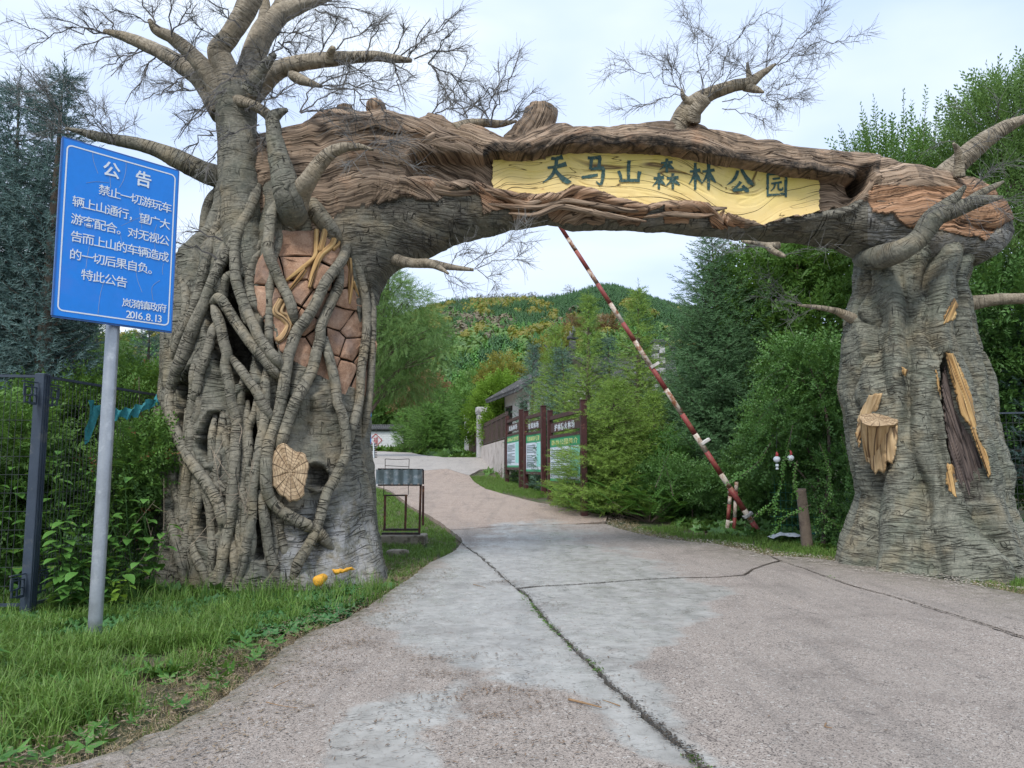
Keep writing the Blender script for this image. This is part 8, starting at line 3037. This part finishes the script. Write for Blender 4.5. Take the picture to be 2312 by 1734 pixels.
# tall tuft clumps by the trunk foot
x, y = scatter(1500, -5.2, -1.2, 8.8, 10.4)
k = rg.random(len(x)) < .12
tufts('tall_grass', x[k], y[k], t_blades(14, 1., .022, 27, .7), rg.uniform(.18, .38, k.sum()), M_GRASS)
# dark forest floor cover under the right trees and left thicket
x, y = scatter(7000, 1.0, 12, 13.5, 36)
dr_ = polydist(x, y, rightline)
k = dr_ > 1.6
tufts('ground_cover', x[k], y[k], t_flatleaf(6, .8, .5, 28), rg.uniform(.12, .28, k.sum()), M_DGREEN, lean=.5)
x, y = scatter(5000, -12, -3.5, 9.5, 20)
tufts('ground_cover', x, y, t_flatleaf(6, .8, .5, 29), rg.uniform(.12, .28, len(x)), M_DGREEN, lean=.5)
# upper slope cover
x, y = scatter(9000, -14, 14, 34, 96)
k = polydist(x, y, [tuple(p) for p in F_]) > .3
tufts('slope_cover', x[k], y[k], t_flatleaf(7, .9, .5, 30), rg.uniform(.25, .7, k.sum()) * np.clip(y[k] / 60, .5, 1.3), M_GREEN, lean=.5)
# litter in the verge and on the road: crumbs, straws, fallen leaves, pebbles
def flat_bits(name, x, y, zoff, L, w, mat, curl=.3):
    n = len(x)
    tv = np.array([[-.5, 0, 0], [0, .5, .12], [.5, 0, .02], [0, -.5, .05]])
    tf = [np.array([[0, 3, 1], [3, 2, 1]])]
    a = rg.random(n) * 6.28
    R = np.zeros((n, 3, 3))
    R[:, 0, 0], R[:, 1, 0] = np.cos(a) * L, np.sin(a) * L
    R[:, 0, 1], R[:, 1, 1] = -np.sin(a) * w, np.cos(a) * w
    R[:, 2, 2] = w * curl * rg.uniform(.2, 1.5, n)
    R[:, 2, 0] = rg.normal(0, .12, n) * L
    c = Crown()
    c.add(*stamp(tv, tf, np.stack([x, y, gz(y) + zoff], 1), R, np.ones(n)))
    return c.out(name, mat, None, kind='stuff')
x, y = rg.uniform(-7, -.2, 26000), rg.uniform(3.2, 12, 26000)
dl = polydist(x, y, roadline)
k = (dl < .55 * (.3 + 1.4 * fbm(x * 2, y * 2, 0, 3, 9))) & (rg.random(len(x)) < .9)
flat_bits('leaf_litter', x[k], y[k], .045, rg.uniform(.01, .05, k.sum()), rg.uniform(.006, .02, k.sum()), M_LIT := leaf_mat('litter', (.07, .045, .03), (.30, .22, .14), (.45, .42, .36), .10, .05))
x, y = rg.uniform(1, 9, 30000), rg.uniform(10, 21, 30000)
dr_ = polydist(x, y, rightline)
k = (dr_ < .42 * (.2 + 1.6 * fbm(x * 2, y * 2, 0, 3, 19)))
M_PEB = leaf_mat('pebbles', (.20, .17, .14), (.50, .46, .40), trans=0, rough=.9)
flat_bits('gravel', x[k], y[k], .045, rg.uniform(.015, .05, k.sum()), rg.uniform(.012, .04, k.sum()), M_PEB, 1.2)
# clusters of needles and crumbs on the road
cx_, cy_, out_x, out_y = [], [], [], []
for px, py, s, n in [(800, 1462, .22, 90), (985, 1500, .18, 80), (990, 1535, .16, 60), (1010, 1590, .2, 70), (1100, 1575, .2, 80), (1240, 1610, .3, 90), (1190, 1580, .16, 40), (1110, 1632, .1, 40), (1140, 1320, .12, 60), (1130, 1325, .2, 50), (1235, 1372, .2, 50), (1150, 1490, .3, 50), (950, 1660, .5, 120), (1250, 1700, .3, 80), (880, 1480, .3, 70),
                     (1080, 1240, .2, 40), (1500, 1480, .8, 40), (1800, 1600, 1.2, 50), (1700, 1400, 1.5, 50), (700, 1550, .4, 70), (600, 1640, .4, 60), (1220, 1250, 1.2, 50), (1180, 1165, 1.3, 60)]:
    g = G(px, py)
    n = int(n * 1.6)
    s *= 1.7
    out_x += list(g[0] + rg.normal(0, s * .5, n))
    out_y += list(g[1] + rg.normal(0, s * .3, n))
x, y = np.array(out_x), np.array(out_y)
flat_bits('road_crumbs', x, y, .047, rg.uniform(.010, .055, len(x)), rg.uniform(.004, .014, len(x)), leaf_mat('crumbs', (.06, .04, .028), (.24, .16, .10), trans=0), .6)
# loose straws and twigs on the road, each one a thing
for k, (a_, b_, r_, lab) in enumerate([((600, 1607), (672, 1618), .0035, 'thin straw lying on the road near the left verge'), ((1284, 1600), (1358, 1620), .009, 'brown twig lying on the road left of the long crack'), ((1400, 1612), (1360, 1600), .005, 'short twig beside the long crack in the foreground'),
                                       ((618, 1568), (652, 1556), .004, 'curved twig on the road edge at the left verge'), ((1068, 1328), (1096, 1336), .005, 'small forked twig beside the middle crack'), ((1866, 1655), (1880, 1668), .006, 'small forked twig on the bare concrete at right')]):
    A0, B0 = G(*a_) + [0, 0, .045], G(*b_) + [0, 0, .045]
    q, _ = spline([(*A0, 0), (*((A0 + B0) / 2 + rg.normal(0, .012, 3) * [1, 1, 0]), 0), (*B0, 0)], .02)
    mb = MB()
    mb.tube(q[:, :3] + [0, 0, r_], np.linspace(r_, r_ * .5, len(q)), 6)
    tag(mb.out('straw' if k == 0 else 'fallen_twig', M_DRYST := plain('dry_stick', (.24, .15, .08), .9, .3, 20, .3), smooth=True, origin=A0), lab, 'straw' if k == 0 else 'twig', 'loose twigs on the road' if k else None)
# moss and weeds growing in the long joint
x, y = [], []
for a_, b_, n in (((1175, 1343), (1245, 1425), 160), ((1330, 1500), (1358, 1530), 70), ((1560, 1722), (1600, 1760), 60), ((1245, 1425), (1300, 1480), 30), ((1868, 1306), (1880, 1312), 12)):
    A0, B0 = G(*a_), G(*b_)
    t_ = rg.random(n)
    x += list(A0[0] + (B0[0] - A0[0]) * t_ + rg.normal(0, .022, n))
    y += list(A0[1] + (B0[1] - A0[1]) * t_ + rg.normal(0, .022, n))
x, y = np.array(x), np.array(y)
pos = np.stack([x, y, gz(y) + .02], 1)
c = Crown()
c.add(*stamp(*t_flatleaf(5, .8, .5, 40), pos, basis(np.tile([0, 0, 1.], (len(x), 1)) + rg.normal(0, .4, (len(x), 3)), rg.random(len(x)) * 6.28), rg.uniform(.015, .035, len(x))))
c.out('crack_weeds', M_GREEN, None, kind='stuff')
# soil crumbs laid over the joints, dark to stand in for the shaded gaps
x, y = [], []
for line, n, s in ((gC, 2200, .024), (gT1, 2600, .012), (gRL, 1800, .011), (gT2, 1500, .014)):
    L = np.array(line)
    for _ in range(n):
        i_ = rg.integers(0, len(L) - 1)
        t_ = rg.random()
        p = L[i_] + (L[i_ + 1] - L[i_]) * t_
        x.append(p[0] + rg.normal(0, s))
        y.append(p[1] + rg.normal(0, s))
x, y = np.array(x), np.array(y)
flat_bits('joint_soil', x, y, .045, rg.uniform(.008, .03, len(x)), rg.uniform(.006, .02, len(x)), leaf_mat('joint_crumbs', (.018, .014, .011), (.075, .055, .035), trans=0), 1.)
